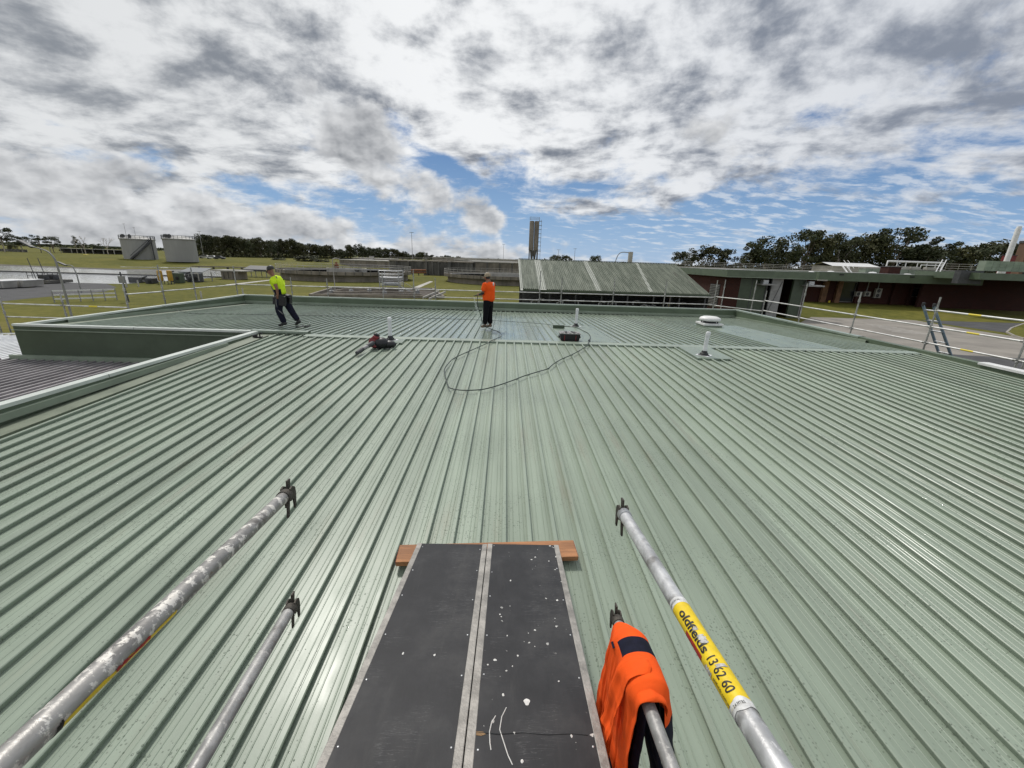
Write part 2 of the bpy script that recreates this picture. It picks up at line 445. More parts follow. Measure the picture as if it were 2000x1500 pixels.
def leaf_mat(name, c1, c2):
    m, t, b = base_mat(name, 0.7, 0, 0.25)
    P = wpos(t); n1 = noise(t, P, 0.35, 3, 0.6); n2 = noise(t, P, 4.0, 2, 0.5)
    c = mixc(t, (n1 * 0.6 + n2 * 0.4).step(0.35, 0.65), c1, c2)
    hs = t.nodes.new('ShaderNodeHueSaturation'); t.links.new(c.k, hs.inputs['Color'])
    t.links.new((objrand(t) * 0.5 + 0.75).k, hs.inputs['Value']); c = S(t, hs.outputs[0])
    to(t, c, b, 'Base Color'); return m
M['leaf'] = leaf_mat('eucalypt_leaves', (0.030, 0.042, 0.018), (0.085, 0.092, 0.044))
M['leaf2'] = leaf_mat('olive_leaves', (0.036, 0.042, 0.015), (0.085, 0.084, 0.034))

def grass_mat():
    m, t, b = base_mat('mown_grass', 0.95, 0, 0.15)
    P = wpos(t)
    n1 = noise(t, P, 0.06, 5, 0.6); n2 = noise(t, P, 0.9, 5, 0.7); n3 = noise(t, vscale(t, P, 1, 0.25, 1, 0.4), 3.0, 5, 0.7)
    c = mixc(t, (n1 * 0.5 + n2 * 0.5).step(0.38, 0.62), (0.076, 0.082, 0.012), (0.150, 0.138, 0.026))
    c = mixc(t, n3.step(0.5, 0.75) * 0.5, c, (0.050, 0.055, 0.012))
    c = mixc(t, n1.step(0.60, 0.72) * 0.45, c, (0.19, 0.155, 0.065))
    to(t, c, b, 'Base Color'); set_bump(t, b, n3, 0.6, 0.06)
    return m
M['grass'] = grass_mat()

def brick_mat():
    m, t, b = base_mat('shade_darkened_red_brick', 0.9, 0, 0.2)  # red brick, its colour darkened to carry the deep shade under the eaves
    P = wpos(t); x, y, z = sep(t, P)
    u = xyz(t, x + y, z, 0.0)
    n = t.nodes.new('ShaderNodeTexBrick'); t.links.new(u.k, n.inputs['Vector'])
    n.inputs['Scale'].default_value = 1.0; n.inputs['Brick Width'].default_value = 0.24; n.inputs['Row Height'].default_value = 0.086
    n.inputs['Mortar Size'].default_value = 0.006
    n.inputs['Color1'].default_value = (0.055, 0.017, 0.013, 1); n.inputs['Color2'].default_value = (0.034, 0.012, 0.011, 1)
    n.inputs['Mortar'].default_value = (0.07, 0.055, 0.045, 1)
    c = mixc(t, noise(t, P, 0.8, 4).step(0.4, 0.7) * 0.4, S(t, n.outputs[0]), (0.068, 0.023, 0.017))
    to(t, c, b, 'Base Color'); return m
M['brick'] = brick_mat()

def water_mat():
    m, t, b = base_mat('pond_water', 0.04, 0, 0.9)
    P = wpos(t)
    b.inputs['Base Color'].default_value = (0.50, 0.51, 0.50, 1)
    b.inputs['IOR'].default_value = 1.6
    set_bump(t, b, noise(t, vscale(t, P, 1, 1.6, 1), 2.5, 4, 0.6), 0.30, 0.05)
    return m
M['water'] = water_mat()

def oldshed_mat():
    m, t, b = base_mat('weathered_shed_roof', 0.7, 0, 0.3)
    P = wpos(t)
    st = noise(t, vscale(t, P, 3.0, 0.25, 0.25), 1.0, 5, 0.7)
    sp = noise(t, vscale(t, P, 3.5, 0.35, .35), 1.0, 6, 0.7)
    c = mixc(t, st.step(0.35, 0.68), (0.105, 0.125, 0.095), (0.215, 0.235, 0.19))
    c = mixc(t, sp.step(0.57, 0.70) * 0.75, c, (0.070, 0.072, 0.056))
    to(t, c, b, 'Base Color'); return m
M['shedroof'] = oldshed_mat()

# ------------------------------------------------------------------ setting: ground, roads, pond
def structure(o): o['kind'] = 'structure'; return o
def sheet(name, pts, z, mat, parent=None):
    mb = MB(); mb.add([(p[0], p[1], z) for p in pts], [tuple(range(len(pts)))])
    o = mb.build(name, mat, parent)
    if o.data.polygons[0].normal.z < 0: o.data.flip_normals()
    return o

mb = MB()
N = 26
def gz(x, y):
    # grass bank in front of the brick building on the right, higher land beyond the pond and under the woods
    z = 0.0
    d = math.hypot(x, y)
    if x > 34 and y > 52: z += 0.75 * min(1, max(0, (y - 53 - 0.12 * (x - 45)) / 7)) * min(1, (x - 34) / 8)
    if x < -70 and y > 110: z += 1.6 * min(1, max(0, (d - 175) / 30))
    return z
xs = [-6000, -2500, -1000, -500, -300] + [-260 + 10 * i for i in range(42)] + [170, 220, 300, 500, 1000, 2500, 6000]
ys = [-3000, -600, -100, -30] + [10 * i for i in range(0, 33)] + [360, 420, 500, 700, 1100, 2000, 4000, 7500]
vs = [(x, y, gz(x, y)) for y in ys for x in xs]
nx = len(xs)
mb.add(vs, [(j * nx + i, j * nx + i + 1, (j + 1) * nx + i + 1, (j + 1) * nx + i) for j in range(len(ys) - 1) for i in range(nx - 1)])
structure(mb.build('ground', M['grass'], smooth=60))

G = lambda x, y, z=0.0: onz(x, y, z)
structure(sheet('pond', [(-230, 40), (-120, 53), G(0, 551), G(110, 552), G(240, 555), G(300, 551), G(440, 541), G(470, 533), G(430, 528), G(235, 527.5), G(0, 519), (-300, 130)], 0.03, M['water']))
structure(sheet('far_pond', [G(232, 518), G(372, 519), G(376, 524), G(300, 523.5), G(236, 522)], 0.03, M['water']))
# banks of the pond
def bank(name, pts, w, h, mat, foot=0.012):
    """a low ridge along a line of ground points"""
    mb = MB(); ring = []
    for i, p in enumerate(pts):
        a = Vector(pts[max(i - 1, 0)][:2]); b = Vector(pts[min(i + 1, len(pts) - 1)][:2])
        d = (b - a).normalized(); n = Vector((-d.y, d.x))
        q = Vector(p[:2])
        ring.append([(*(q - n * w), foot), (*(q - n * w * 0.35), h), (*(q + n * w * 0.35), h), (*(q + n * w), foot)])
    mb.loft(ring, caps=False, closed=False)
    return structure(mb.build(name, mat))
M['mud'] = pm('grey_brown_bank', (0.105, 0.10, 0.085), 0.9, 0, 0.35, 0.2, 0.3, 3)
bank('pond_bank', [(-300, 128), G(0, 518), G(110, 522.5), G(235, 527), G(330, 527.5), G(430, 528)], 1.6, 0.22, M['mud'])
bank('grass_bank', [(-420, 190), G(0, 509.5), G(120, 511.5), G(235, 515.5), G(380, 516.5), G(520, 518), G(680, 519)], 5.0, 0.45, M['grass'])
structure(sheet('gravel_yard', [G(-60, 600), G(0, 589), G(60, 583), G(120, 577), G(205, 570), G(228, 561), G(205, 553), G(110, 549), G(60, 562), G(0, 560), (-95, 52), (-90, 40)], 0.006, M['asphalt']))

# roads on the right
structure(sheet('concrete_apron', [(15, 24), (17, 39), G(1545, 640), G(1590, 616), G(1700, 620), G(1790, 626), G(1870, 640), G(2000, 660), (80, 30), (60, 12), (22, 12)], 0.005, M['road']))
structure(sheet('asphalt_road', [G(1775, 622), G(1800, 604), G(1860, 600), G(1960, 604), G(2000, 607), (150, 66), (140, 45), G(2000, 655), G(1870, 637)], 0.010, M['asphalt']))
structure(sheet('asphalt_strip', [G(1810, 688), G(1885, 694), G(2000, 700), (45, 18), (30, 10), (20, 16), (19, 22)], 0.010, M['asphalt']))
def kerb(name, pts, h=0.13, w=0.16):
    mb = MB()
    for a, b in zip(pts[:-1], pts[1:]):
        a, b = Vector(a), Vector(b); z = h / 2
        mb.bar((a.x, a.y, z), (b.x, b.y, z), w, h)
    return structure(mb.build(name, M['kerb']))
kerb('kerb', [G(1590, 615), G(1660, 617.5), G(1735, 620.5), G(1775, 611), G(1800, 602)])
kerb('kerb', [G(2000, 633), G(1975, 642), G(1966, 650), G(1980, 657), G(2000, 663)])
structure(sheet('grass_island', [G(2000, 634), G(1977, 643), G(1968, 650), G(1982, 656), G(2000, 662), (75, 42)], 0.10, M['grass']))
mb = MB()
for k in range(5):   # faded painted hatching on the apron
    a = G(1690 + 13 * k, 633 + 3.6 * k); b = G(1752 + 16 * k, 640 + 3.2 * k)
    d = (b - a); n = Vector((-d.y, d.x, 0)).normalized() * 0.22
    mb.quad(a + n + V(0, 0, .012), a - n + V(0, 0, .012), b - n + V(0, 0, .012), b + n + V(0, 0, .012))
M['fadedpaint'] = pm('faded_road_paint', (0.36, 0.34, 0.31), 0.9, 0, 0.2, 1.5)
o = mb.build('painted_hatching', M['fadedpaint'])
structure(o)
mb = MB(); mb.add([(p.x, p.y, 0.012) for p in (G(440, 556), G(526, 546.5), G(530, 547.5), G(448, 558))], [(0, 1, 2, 3)])
mb.add([(p.x, p.y, 0.012) for p in (G(790, 568), G(840, 549), G(846, 550), G(806, 568))], [(0, 1, 2, 3)])
o = structure(mb.build('footpath', M['pale']))

# ------------------------------------------------------------------ the building we stand above
YR, SN, SF = 11.1, math.tan(math.radians(1.8)), math.tan(math.radians(2.1))
ZN = CZ - 2.536
def zn(y): return ZN + SN * y
ZR = zn(YR)
def zf(y): return ZR - SF * (y - YR)
PITCH = 0.7 / 3
X0 = -0.0687
XL_N, XL_F, XR = X0 - 9 * 0.7, X0 - 18 * 0.7, X0 + 17 * 0.7     # sheet edges: near left, far left, right
TOP = 3.5

bld = thing('green_roofed_building', 'low building with pale green ribbed steel roof and green parapets in the foreground', 'building', (2, 10, 0))

def sheet_mesh(name, y0, y1, zfun, mat, flutes=True, rib=0.044):
    """one roof sheet 700 mm wide: three ribs, fluted pans, 1.2 mm folded over at its ends"""
    prof = []
    for k in range(3):
        c = (k + 0.5) * PITCH
        left = k * PITCH
        w = c - 0.016 - left
        if flutes:
            for q in (0.30, 0.66):
                u = left + w * q
                prof += [(u - 0.005, 0), (u - 0.0015, 0.0028), (u + 0.0015, 0.0028), (u + 0.005, 0)]
        prof += [(c - 0.012, 0), (c - 0.021, rib - 0.012), (c - 0.021, rib - 0.005), (c - 0.015, rib), (c + 0.015, rib), (c + 0.021, rib - 0.005), (c + 0.021, rib - 0.012), (c + 0.012, 0)]
        if flutes:
            r0 = c + 0.012; w = left + PITCH - r0
            for q in (0.34, 0.70):
                u = r0 + w * q
                prof += [(u - 0.005, 0), (u - 0.0015, 0.0028), (u + 0.0015, 0.0028), (u + 0.005, 0)]
    prof = [(0, 0)] + prof + [(0.7, 0)]
    ys_ = [y0, y0 + 0.004] + [y0 + (y1 - y0) * i / 4 for i in (1, 2, 3)] + [y1]
    vs, n = [], len(prof)
    for j, y in enumerate(ys_):
        for x, z in prof: vs.append((x, y, zfun(y) + z))
    fs = [(j * n + i, j * n + i + 1, (j + 1) * n + i + 1, (j + 1) * n + i) for j in range(len(ys_) - 1) for i in range(n - 1)]
    me = bpy.data.meshes.new(name); me.from_pydata(vs, [], fs); me.materials.append(mat); me.update()
    return me

me_near = sheet_mesh('near_sheet', -2.5, YR - 0.02, zn, M['roof'])
me_farA = sheet_mesh('far_sheet', YR + 0.02, 20.98, zf, M['roofwet'])
me_farB = sheet_mesh('wing_sheet', 11.50, 20.98, zf, M['roofwet'])
BL = Vector(bld.location)
roof_n = MB(); roof_n.bbox(XL_N - .4, XR + .1, -2.5, YR - .1, 2.75, 2.85)
roof_near = roof_n.build('near_roof', M['darkgrey'], bld)
roof_f = MB(); roof_f.bbox(XL_F - .5, XR + .1, YR + .3, 21.0, 2.72, 2.82)
roof_far = roof_f.build('far_roof', M['darkgrey'], bld)
for i in range(26):
    link('roof_sheet', me_near, roof_near, (X0 - 9 * 0.7 + i * 0.7 - BL.x, -BL.y, (0.0005 if i % 2 else 0) - BL.z))
for i in range(35):
    me = me_farB if XL_F + (i + 1) * 0.7 < -6.3 else me_farA
    link('roof_sheet', me, roof_far, (XL_F + i * 0.7 - BL.x, -BL.y, (0.0005 if i % 2 else 0) - BL.z))

# ridge capping in lengths, notched down between the ribs on the near side
def ridge_piece(x0, x1):
    mb = MB(); e = 0.047; w = 0.17
    a, b, c = (YR - w), YR, (YR + w)
    za, zb, zc = zn(a) + e, ZR + e + 0.012, zf(c) + e
    mb.quad((x0, a, za), (x1, a, za), (x1, b, zb), (x0, b, zb))
    mb.quad((x0, b, zb), (x1, b, zb), (x1, c, zc), (x0, c, zc))
    k0 = math.floor((x0 - X0) / PITCH) - 1
    for k in range(k0, k0 + int((x1 - x0) / PITCH) + 4):      # turned-down tongues between ribs
        c0 = X0 + (k + 0.5) * PITCH + 0.028; c1 = X0 + (k + 1.5) * PITCH - 0.028
        c0, c1 = max(c0, x0), min(c1, x1)
        if c1 - c0 < 0.02: continue
        mb.quad((c0, a, za - 0.044), (c1, a, za - 0.044), (c1, a - 0.0005, za), (c0, a - 0.0005, za))
        mb.quad((c0, c, zc), (c1, c, zc), (c1, c + 0.004, zc - 0.044), (c0, c + 0.004, zc - 0.044))
    return mb.build('ridge_capping', M['capping'], bld)
xs_ = [-5.44, -3.6, -1.2, 1.2, 3.6, 6.0, 8.4, 11.70]
for a, b in zip(xs_[:-1], xs_[1:]): ridge_piece(a, b - 0.004)

# smooth trays carrying pipes and the ventilator up to the ridge
def tray(x0, x1, y0, y1, zfun, lip=True):
    mb = MB(); e = 0.050; n = 7
    row = []
    for j in range(n + 1):
        y = y0 + (y1 - y0) * j / n
        row.append([(x0, y, zfun(y) + e - 0.046), (x0 + 0.006, y, zfun(y) + e)] +
                   [(x0 + (x1 - x0) * i / 6, y, zfun(y) + e + 0.004 * math.sin(2.3 * i + 1.7 * j)) for i in range(1, 6)] +
                   [(x1 - 0.006, y, zfun(y) + e), (x1, y, zfun(y) + e - 0.046)])
    mb.loft(row, caps=False, closed=False)
    if lip: mb.quad((x0, y0, zfun(y0) + e), (x1, y0, zfun(y0) + e), (x1, y0, zfun(y0) + 0.004), (x0, y0, zfun(y0) + 0.004))
    return mb.build('flashing_tray', M['tray'], bld, smooth=40)
tray(-3.42, -2.66, 10.45, YR - 0.17, zn)
tray(4.82, 5.72, 9.72, YR - 0.17, zn)
tray(1.70, 3.25, YR + 0.18, 15.3, zf, False)
tray(7.92, 9.75, YR + 0.18, 16.9, zf, False)

# gutters along the edges
def strip(name, a, b, mat, parent=bld):
    mb = MB(); mb.quad(*a, *b); return mb.build(name, mat, parent)
mb = MB(); mb.quad((-6.80, -2.5, zn(-2.5) + .006), (XL_N + 0.02, -2.5, zn(-2.5) + .006), (XL_N + 0.02, YR + .1, zn(YR) + .010), (-6.80, YR + .1, zn(YR) + .010))
mb.quad((XL_N + .02, -2.5, zn(-2.5) + .006), (XL_N + .03, -2.5, zn(-2.5) + .05), (XL_N + .03, YR - .2, zn(YR - .2) + .05), (XL_N + .02, YR - .2, zn(YR - .2) + .006))
mb.build('side_gutter', M['dirtyflash'], bld)
mb = MB(); mb.quad((XR - .01, -2.5, zn(-2.5) + .006), (12.0, -2.5, zn(-2.5) + .006), (12.0, YR, ZR + .006), (XR - .01, YR, ZR + .006))
mb.quad((XR - .01, YR, ZR + .006), (12.0, YR, ZR + .006), (12.0, 20.98, zf(20.98) + .006), (XR - .01, 20.98, zf(20.98) + .006))
mb.build('side_gutter', M['dirtyflash'], bld)
mb = MB(); mb.quad((-13.22, 11.45, zf(11.45) + .006), (XL_F + .01, 11.45, zf(11.45) + .006), (XL_F + .01, 20.98, zf(20.98) + .006), (-13.22, 20.98, zf(20.98) + .006))
mb.build('side_gutter', M['dirtyflash'], bld)
mb = MB(); mb.bbox(-13.22, 12.0, 20.97, 21.06, zf(21) - 0.14, zf(21) - 0.06); mb.build('end_gutter', M['darkgrey'], bld)

def parapet(name, x0, x1, y0, y1, zb, zt=TOP, mat='wallgreen'):
    mb = MB(); mb.bbox(x0, x1, y0, y1, zb, zt - 0.012); return mb.build(name, M[mat], bld)
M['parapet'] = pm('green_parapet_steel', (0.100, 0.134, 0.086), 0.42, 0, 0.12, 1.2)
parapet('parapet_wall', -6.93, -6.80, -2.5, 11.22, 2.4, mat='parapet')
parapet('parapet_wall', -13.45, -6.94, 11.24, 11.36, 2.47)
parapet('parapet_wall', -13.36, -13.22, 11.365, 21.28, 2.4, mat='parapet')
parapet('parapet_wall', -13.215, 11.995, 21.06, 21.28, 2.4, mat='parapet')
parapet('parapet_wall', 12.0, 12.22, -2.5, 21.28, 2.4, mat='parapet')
parapet('parapet_wall', -7.02, -5.44, 11.225, 11.38, 3.3, zt=3.51, mat='parapet')
def coping(x0, x1, y0, y1, z=TOP, mat='capping', axis='y'):
    """folded steel coping: flat top, both edges turned down 55 mm"""
    mb = MB(); n = 5
    if axis == 'y':
        w = [(x0 - .012, z - .055), (x0 - .012, z), ((x0 + x1) / 2, z + .006), (x1 + .012, z), (x1 + .012, z - .055)]
        rows = [[(a, y0 + (y1 - y0) * j / n, b + 0.002 * math.sin(3 * j)) for a, b in w] for j in range(n + 1)]
    else:
        w = [(y0 - .012, z - .055), (y0 - .012, z), ((y0 + y1) / 2, z + .006), (y1 + .012, z), (y1 + .012, z - .055)]
        rows = [[(x0 + (x1 - x0) * j / n, a, b + 0.002 * math.sin(3 * j)) for a, b in w] for j in range(n + 1)]
    mb.loft(rows, caps=False, closed=False)
    return mb.build('coping', M[mat], bld, smooth=30)
M['sunlitcap'] = pm('sunlit_coping_steel', (0.56, 0.60, 0.55), 0.32, 0, 0.10, 1.5)  # green coping steel with the sun's white reflection put into its colour
for a, b in ((-2.5, 2.2), (2.21, 6.8), (6.81, 11.22)): coping(-6.93, -6.80, a, b, mat='sunlitcap')
for a, b in ((-13.46, -10.2), (-10.19, -6.95)): coping(a, b, 11.24, 11.36, axis='x', mat='sunlitcap')
for a, b in ((11.38, 14.7), (14.71, 18.0), (18.01, 21.27)): coping(-13.36, -13.22, a, b, mat='sunlitcap')
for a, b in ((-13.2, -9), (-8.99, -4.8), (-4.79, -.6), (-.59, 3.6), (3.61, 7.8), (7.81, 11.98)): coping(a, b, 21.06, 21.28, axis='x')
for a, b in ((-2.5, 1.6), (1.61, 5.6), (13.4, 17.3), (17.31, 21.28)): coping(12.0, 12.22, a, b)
coping(11.98, 12.24, 5.61, 9.75, z=TOP + .012, mat='white')  # coping length coloured white to carry the sunlight on its top
coping(-7.0, -5.44, 11.225, 11.38, z=3.52, axis='x', mat='capping')
# stepped over-flashing on the inside of the side parapets
def overflash(xa, xb, y0, z0, y1, z1):
    mb = MB(); t = 0.10
    mb.quad((xa, y0, z0), (xb, y0, z0), (xb, y1, z1), (xa, y1, z1))
    mb.quad((xb, y0, z0), (xb, y1, z1), (xb, y1, z1 - t), (xb, y0, z0 - t))
    mb.quad((xa, y1, z1), (xb, y1, z1), (xb, y1, z1 - t), (xa, y1, z1 - t))
    return mb.build('over_flashing', M['flash'], bld)
overflash(-6.803, -6.74, -2.5, 3.30, 9.85, 3.445)
overflash(-13.223, -13.15, 12.4, 3.46, 21.0, 3.20)
overflash(12.003, 11.92, 13.0, 3.44, 21.0, 3.16)
mb = MB(); mb.quad((-13.2, 21.0, 3.185), (11.98, 21.0, 3.185), (11.98, 21.062, 3.21), (-13.2, 21.062, 3.21)); mb.quad((-13.2, 21.0, 3.185), (11.98, 21.0, 3.185), (11.98, 21.0, 3.09), (-13.2, 21.0, 3.09)); mb.build('apron_flashing', M['flash'], bld)
# wing wall: cladding trims
mb = MB(); mb.bbox(-13.5, -7.03, 11.205, 11.238, 3.33, 3.35); mb.bbox(-13.72, -7.03, 11.16, 11.238, 2.62, 2.64); mb.bbox(-13.72, -7.03, 11.15, 11.165, 2.50, 2.64)
mb.build('wall_flashing', M['flash'], bld)
# walls down to the ground
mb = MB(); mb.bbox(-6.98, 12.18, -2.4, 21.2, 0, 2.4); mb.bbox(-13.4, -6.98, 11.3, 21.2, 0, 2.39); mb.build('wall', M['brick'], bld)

# lower roofs on the left
low = thing('lower_annex', 'lower annex with grey-purple ribbed steel roof left of the green parapet', 'building', (-10, 4, 0))
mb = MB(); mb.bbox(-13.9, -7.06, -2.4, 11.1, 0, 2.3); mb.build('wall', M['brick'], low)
me_low = sheet_mesh('annex_sheet', -2.5, 11.13, lambda y: 2.50, M['greyroof'], False, 0.05)
for i in range(10):
    link('roof_sheet', me_low, low, (-14.06 + i * 0.7 + 10, -4, 0.0005 * (i % 2)))
ann = thing('white_roofed_annex', 'annex with bright white steel roof beyond the green wall end', 'building', (-18, 14, 0))
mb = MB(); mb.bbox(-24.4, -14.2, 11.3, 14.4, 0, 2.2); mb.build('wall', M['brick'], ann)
me_w = sheet_mesh('white_sheet', 11.22, 14.5, lambda y: 2.47, M['whiteroof'], False, 0.03)
for i in range(15):
    link('roof_sheet', me_w, ann, (-24.46 + i * 0.7 + 18, -14, 0.0005 * (i % 2)))

# ------------------------------------------------------------------ foreground: gangway planks, timber, guard rail tubes, hanging jumper
def deck_mat(name, amount):
    m, t, b = base_mat(name, 0.55, 0, 0.35)
    P = ocoord(t)
    n1 = noise(t, P, 3.0, 5, 0.65); n2 = noise(t, vscale(t, P, 1, 0.3, 1), 22.0, 4, 0.7)
    c = mixc(t, (n1 * 0.6 + n2 * 0.4).step(0.35, 0.7), (0.013, 0.013, 0.015), (0.030, 0.030, 0.033))
    c = mixc(t, n1.step(0.50, 0.75) * 0.6, c, (0.046, 0.045, 0.044))
    c = mixc(t, noise(t, vscale(t, P, 6, 0.6, 1), 2.0, 5, 0.7).step(0.55, 0.8) * 0.35, c, (0.065, 0.063, 0.060))
    # paint flecks of uneven size, gathered in patches
    vo = t.nodes.new('ShaderNodeTexVoronoi'); vo.inputs['Scale'].default_value = 30.0
    wv = noise(t, P, 60.0, 2, 0.5, color=True)
    ad = t.nodes.new('ShaderNodeVectorMath'); ad.operation = 'MULTIPLY_ADD'; t.links.new(wv.k, ad.inputs[0]); ad.inputs[1].default_value = (0.02, 0.02, 0.0); t.links.new(P.k, ad.inputs[2])
    t.links.new(ad.outputs[0], vo.inputs['Vector'])
    rc = sep(t, S(t, vo.outputs['Color']))
    patch = noise(t, P, 3.4, 3, 0.6).step(0.66 - amount, 0.80 - amount)
    spot = (rc[0].pow(2.6) * 0.34 - S(t, vo.outputs['Distance'])).step(0.0, 0.05) * (rc[1] * patch).step(0.18, 0.45)
    c = mixc(t, spot, c, (0.60, 0.59, 0.56))
    # scratches
    sc = noise(t, vscale(t, P, 1, 9, 1, 0.3), 7.0, 3, 0.5)
    c = mixc(t, (1.0 - (sc - 0.5).f('ABSOLUTE') * 60.0).clamp() * noise(t, P, 4.0, 2).step(0.5, 0.65) * 0.20, c, (0.25, 0.25, 0.25))
    to(t, c, b, 'Base Color'); to(t, n2 * 0.3 + 0.40, b, 'Roughness'); set_bump(t, b, n2, 0.25, 0.003)
    return m
M['deckA'] = deck_mat('black_plywood_deck', 0.0)
M['deckB'] = deck_mat('paint_flecked_black_plywood_deck', 0.20)
M['paintblob'] = pm('dried_white_paint', (0.66, 0.65, 0.62), 0.7, 0, 0.1, 40)
M['bare'] = pm('splintered_plywood', (0.24, 0.15, 0.075), 0.85, 0, 0.35, 40, 0.3)

SL = -0.19
def pz(y): return 3.318 + SL * (y - 2.85)
def plank(cx, w, y1, label, mat, fleck):
    y0 = -1.6; r = 0.040
    t = thing('gangway_plank', label, 'plank', (cx, y1, pz(y1) - 0.07), 'gangway planks laid from the scaffold to the roof')
    sx = 0.016
    X = lambda x, y: x + sx * (y - y1)
    def strip(x0, x1, ytop, zt, zb, mb):
        mb.loft([[(X(x0, y), y, pz(y) + zb), (X(x1, y), y, pz(y) + zb), (X(x1, y), y, pz(y) + zt), (X(x0, y), y, pz(y) + zt)] for y in (y0, 0.0, 1.0, 2.0, ytop)])
    a, b = cx - w / 2, cx + w / 2
    mb = MB(); strip(a + r, b - r, y1 - 0.004, -0.002, -0.016, mb); deck = mb.build('plywood_deck', mat, t)
    mb = MB(); strip(a, a + r, y1, 0.0, -0.062, mb); mb.build('side_rail', M['alu'], t, bevel=0.003)
    mb = MB(); strip(b - r, b, y1, 0.0, -0.062, mb); mb.build('side_rail', M['alu'], t, bevel=0.003)
    mb = MB(); mb.bar((a + r, y1 - 0.012, pz(y1) - 0.035), (b - r, y1 - 0.012, pz(y1) - 0.035), 0.02, 0.036); mb.build('end_rail', M['alu'], t)
    rr0 = random.Random(int(cx * 77))
    for xx in (a + r + 0.014, b - r - 0.014):          # bright screw heads
        for k in range(8):
            y = y1 - 0.06 - k * 0.32 + rr0.uniform(-.03, .03)
            mb = MB(); mb.lathe((X(xx, y), y, pz(y) - 0.003), [(0.0045, 0), (0.0045, 0.0025), (0.002, 0.0036)], 8)
            mb.build('screw_head', M['steel'], deck)
    rr = random.Random(int(cx * 100))
    for k in range(fleck):                              # thick dried blobs of paint
        x = rr.uniform(a + 0.07, b - 0.05); y = rr.uniform(0.9, y1 - 0.15); s = rr.uniform(0.003, 0.008)
        mb = MB(); n = 8
        ring = [(X(x, y) + s * rr.uniform(.6, 1.2) * math.cos(2 * math.pi * i / n), y + s * rr.uniform(.7, 1.7) * math.sin(2 * math.pi * i / n)) for i in range(n)]
        mb.add([(p[0], p[1], pz(p[1]) - 0.0018) for p in ring] + [(X(x, y), y, pz(y) + 0.0008)], [(i, (i + 1) % n, n) for i in range(n)])
        mb.build('paint_blob', M['paintblob'], deck)
    return t, deck, X
plA = plank(-0.386, 0.580, 2.85, 'left black plywood gangway plank with aluminium edges, mostly clean', M['deckA'], 3)
plB = plank(0.207, 0.596, 2.86, 'right black plywood gangway plank flecked with white paint and cracked across', M['deckB'], 15)
_, deckB, XB = plB
# big paint drop, runs of paint, the crack and the splintered edge on the right plank
def on_plank(x, y, dz=-0.0015):
    d = ray(x, y); t = (pz(0) + dz - CZ) / (d.z - SL * d.y); return CAM + d * t
mb = MB(); c = on_plank(1029, 1371)
mb.add([c + V(0.014 * math.cos(a) * (1 + .25 * math.sin(3 * a)), 0.018 * math.sin(a), -0.018 * math.sin(a) * 0.19) for a in [i * math.pi / 8 for i in range(16)]] + [c + V(0, 0, .002)], [(i, (i + 1) % 16, 16) for i in range(16)])
mb.build('paint_blob', M['paintblob'], deckB)
for pts in ([(989, 1382), (980, 1400), (976, 1425), (984, 1450), (992, 1475), (1001, 1494)], [(968, 1398), (960, 1412), (956, 1430), (957, 1452), (959, 1465)]):
    mb = MB(); mb.tube([on_plank(*p, -0.001) for p in pts], 0.0022, 5); mb.build('paint_run', M['paintblob'], deckB, smooth=60)
mb = MB(); pts = [on_plank(x, y, -0.0012) for x, y in ((930, 1430), (975, 1434), (1020, 1431), (1070, 1435), (1120, 1433), (1148, 1436))]
mb.tube(pts, [0.001, 0.0026, 0.0012, 0.002, 0.001, 0.0018], 5); mb.build('crack', M['rubber'], deckB)
mb = MB(); pts = [on_plank(x, y, -0.0008) for x, y in ((930, 1428), (944, 1429), (949, 1434), (940, 1437), (930, 1436))]
mb.add(pts, [(4, 3, 2, 1, 0)]); mb.build('splintered_patch', M['bare'], deckB)

# timber packer lying across the ribs under the plank ends
yt = 2.86
tm = thing('timber_packer', 'red-brown timber packer lying on the roof ribs under the plank ends', 'timber', (-0.07, yt, zn(yt) + 0.043))
mb = MB(); rz = math.atan2(0.10, 1.5)
Mr = Matrix.Rotation(rz, 3, 'Z') @ Matrix.Rotation(math.atan(SN), 3, 'X')
mb.box((-0.085, yt, zn(yt) + 0.046 + 0.0235), (1.50, 0.20, 0.045), Mr); pk = mb.build('board', M['timber'], tm, bevel=0.004)
M['redends'] = pm('red_end_paint', (0.30, 0.03, 0.02), 0.7, 0, 0.3, 20)
for sgn in (-1, 1):
    mb = MB(); mb.box(Vector((-0.085, yt, zn(yt) + 0.0695)) + Mr @ Vector((sgn * 0.7515, 0, 0)), (0.002, 0.192, 0.040), Mr); mb.build('painted_end', M['redends'], tm)

# ---- guard rail tubes with wedge heads
def flake_mat(name, base, flake, amt):
    m, t, b = base_mat(name, 0.5, 0.35)
    P = wpos(t)
    n1 = noise(t, P, 30.0, 6, 0.7); n2 = noise(t, vscale(t, P, 1, 0.6, 1), 14.0, 5, 0.65); n3 = noise(t, P, 120.0, 3, 0.6)
    c = mixc(t, n2.step(0.35, 0.65), tuple(q * 0.72 for q in base), tuple(q * 1.22 for q in base))
    c = mixc(t, n1.step(0.66 - amt, 0.70 - amt), c, flake)
    c = mixc(t, n3.step(0.62, 0.75) * 0.5, c, (0.06, 0.05, 0.045))
    c = mixc(t, noise(t, P, 9.0, 4, 0.6).step(0.56, 0.70) * 0.65, c, (0.085, 0.072, 0.060))
    c = mixc(t, noise(t, P, 22.0, 5, 0.7).step(0.62, 0.70) * 0.5, c, (0.16, 0.085, 0.045))
    to(t, c, b, 'Base Color'); to(t, n1.step(0.5, 0.7, 0.40, 0.75), b, 'Roughness'); set_bump(t, b, n1 + n3 * 0.3, 0.25, 0.003)
    return m
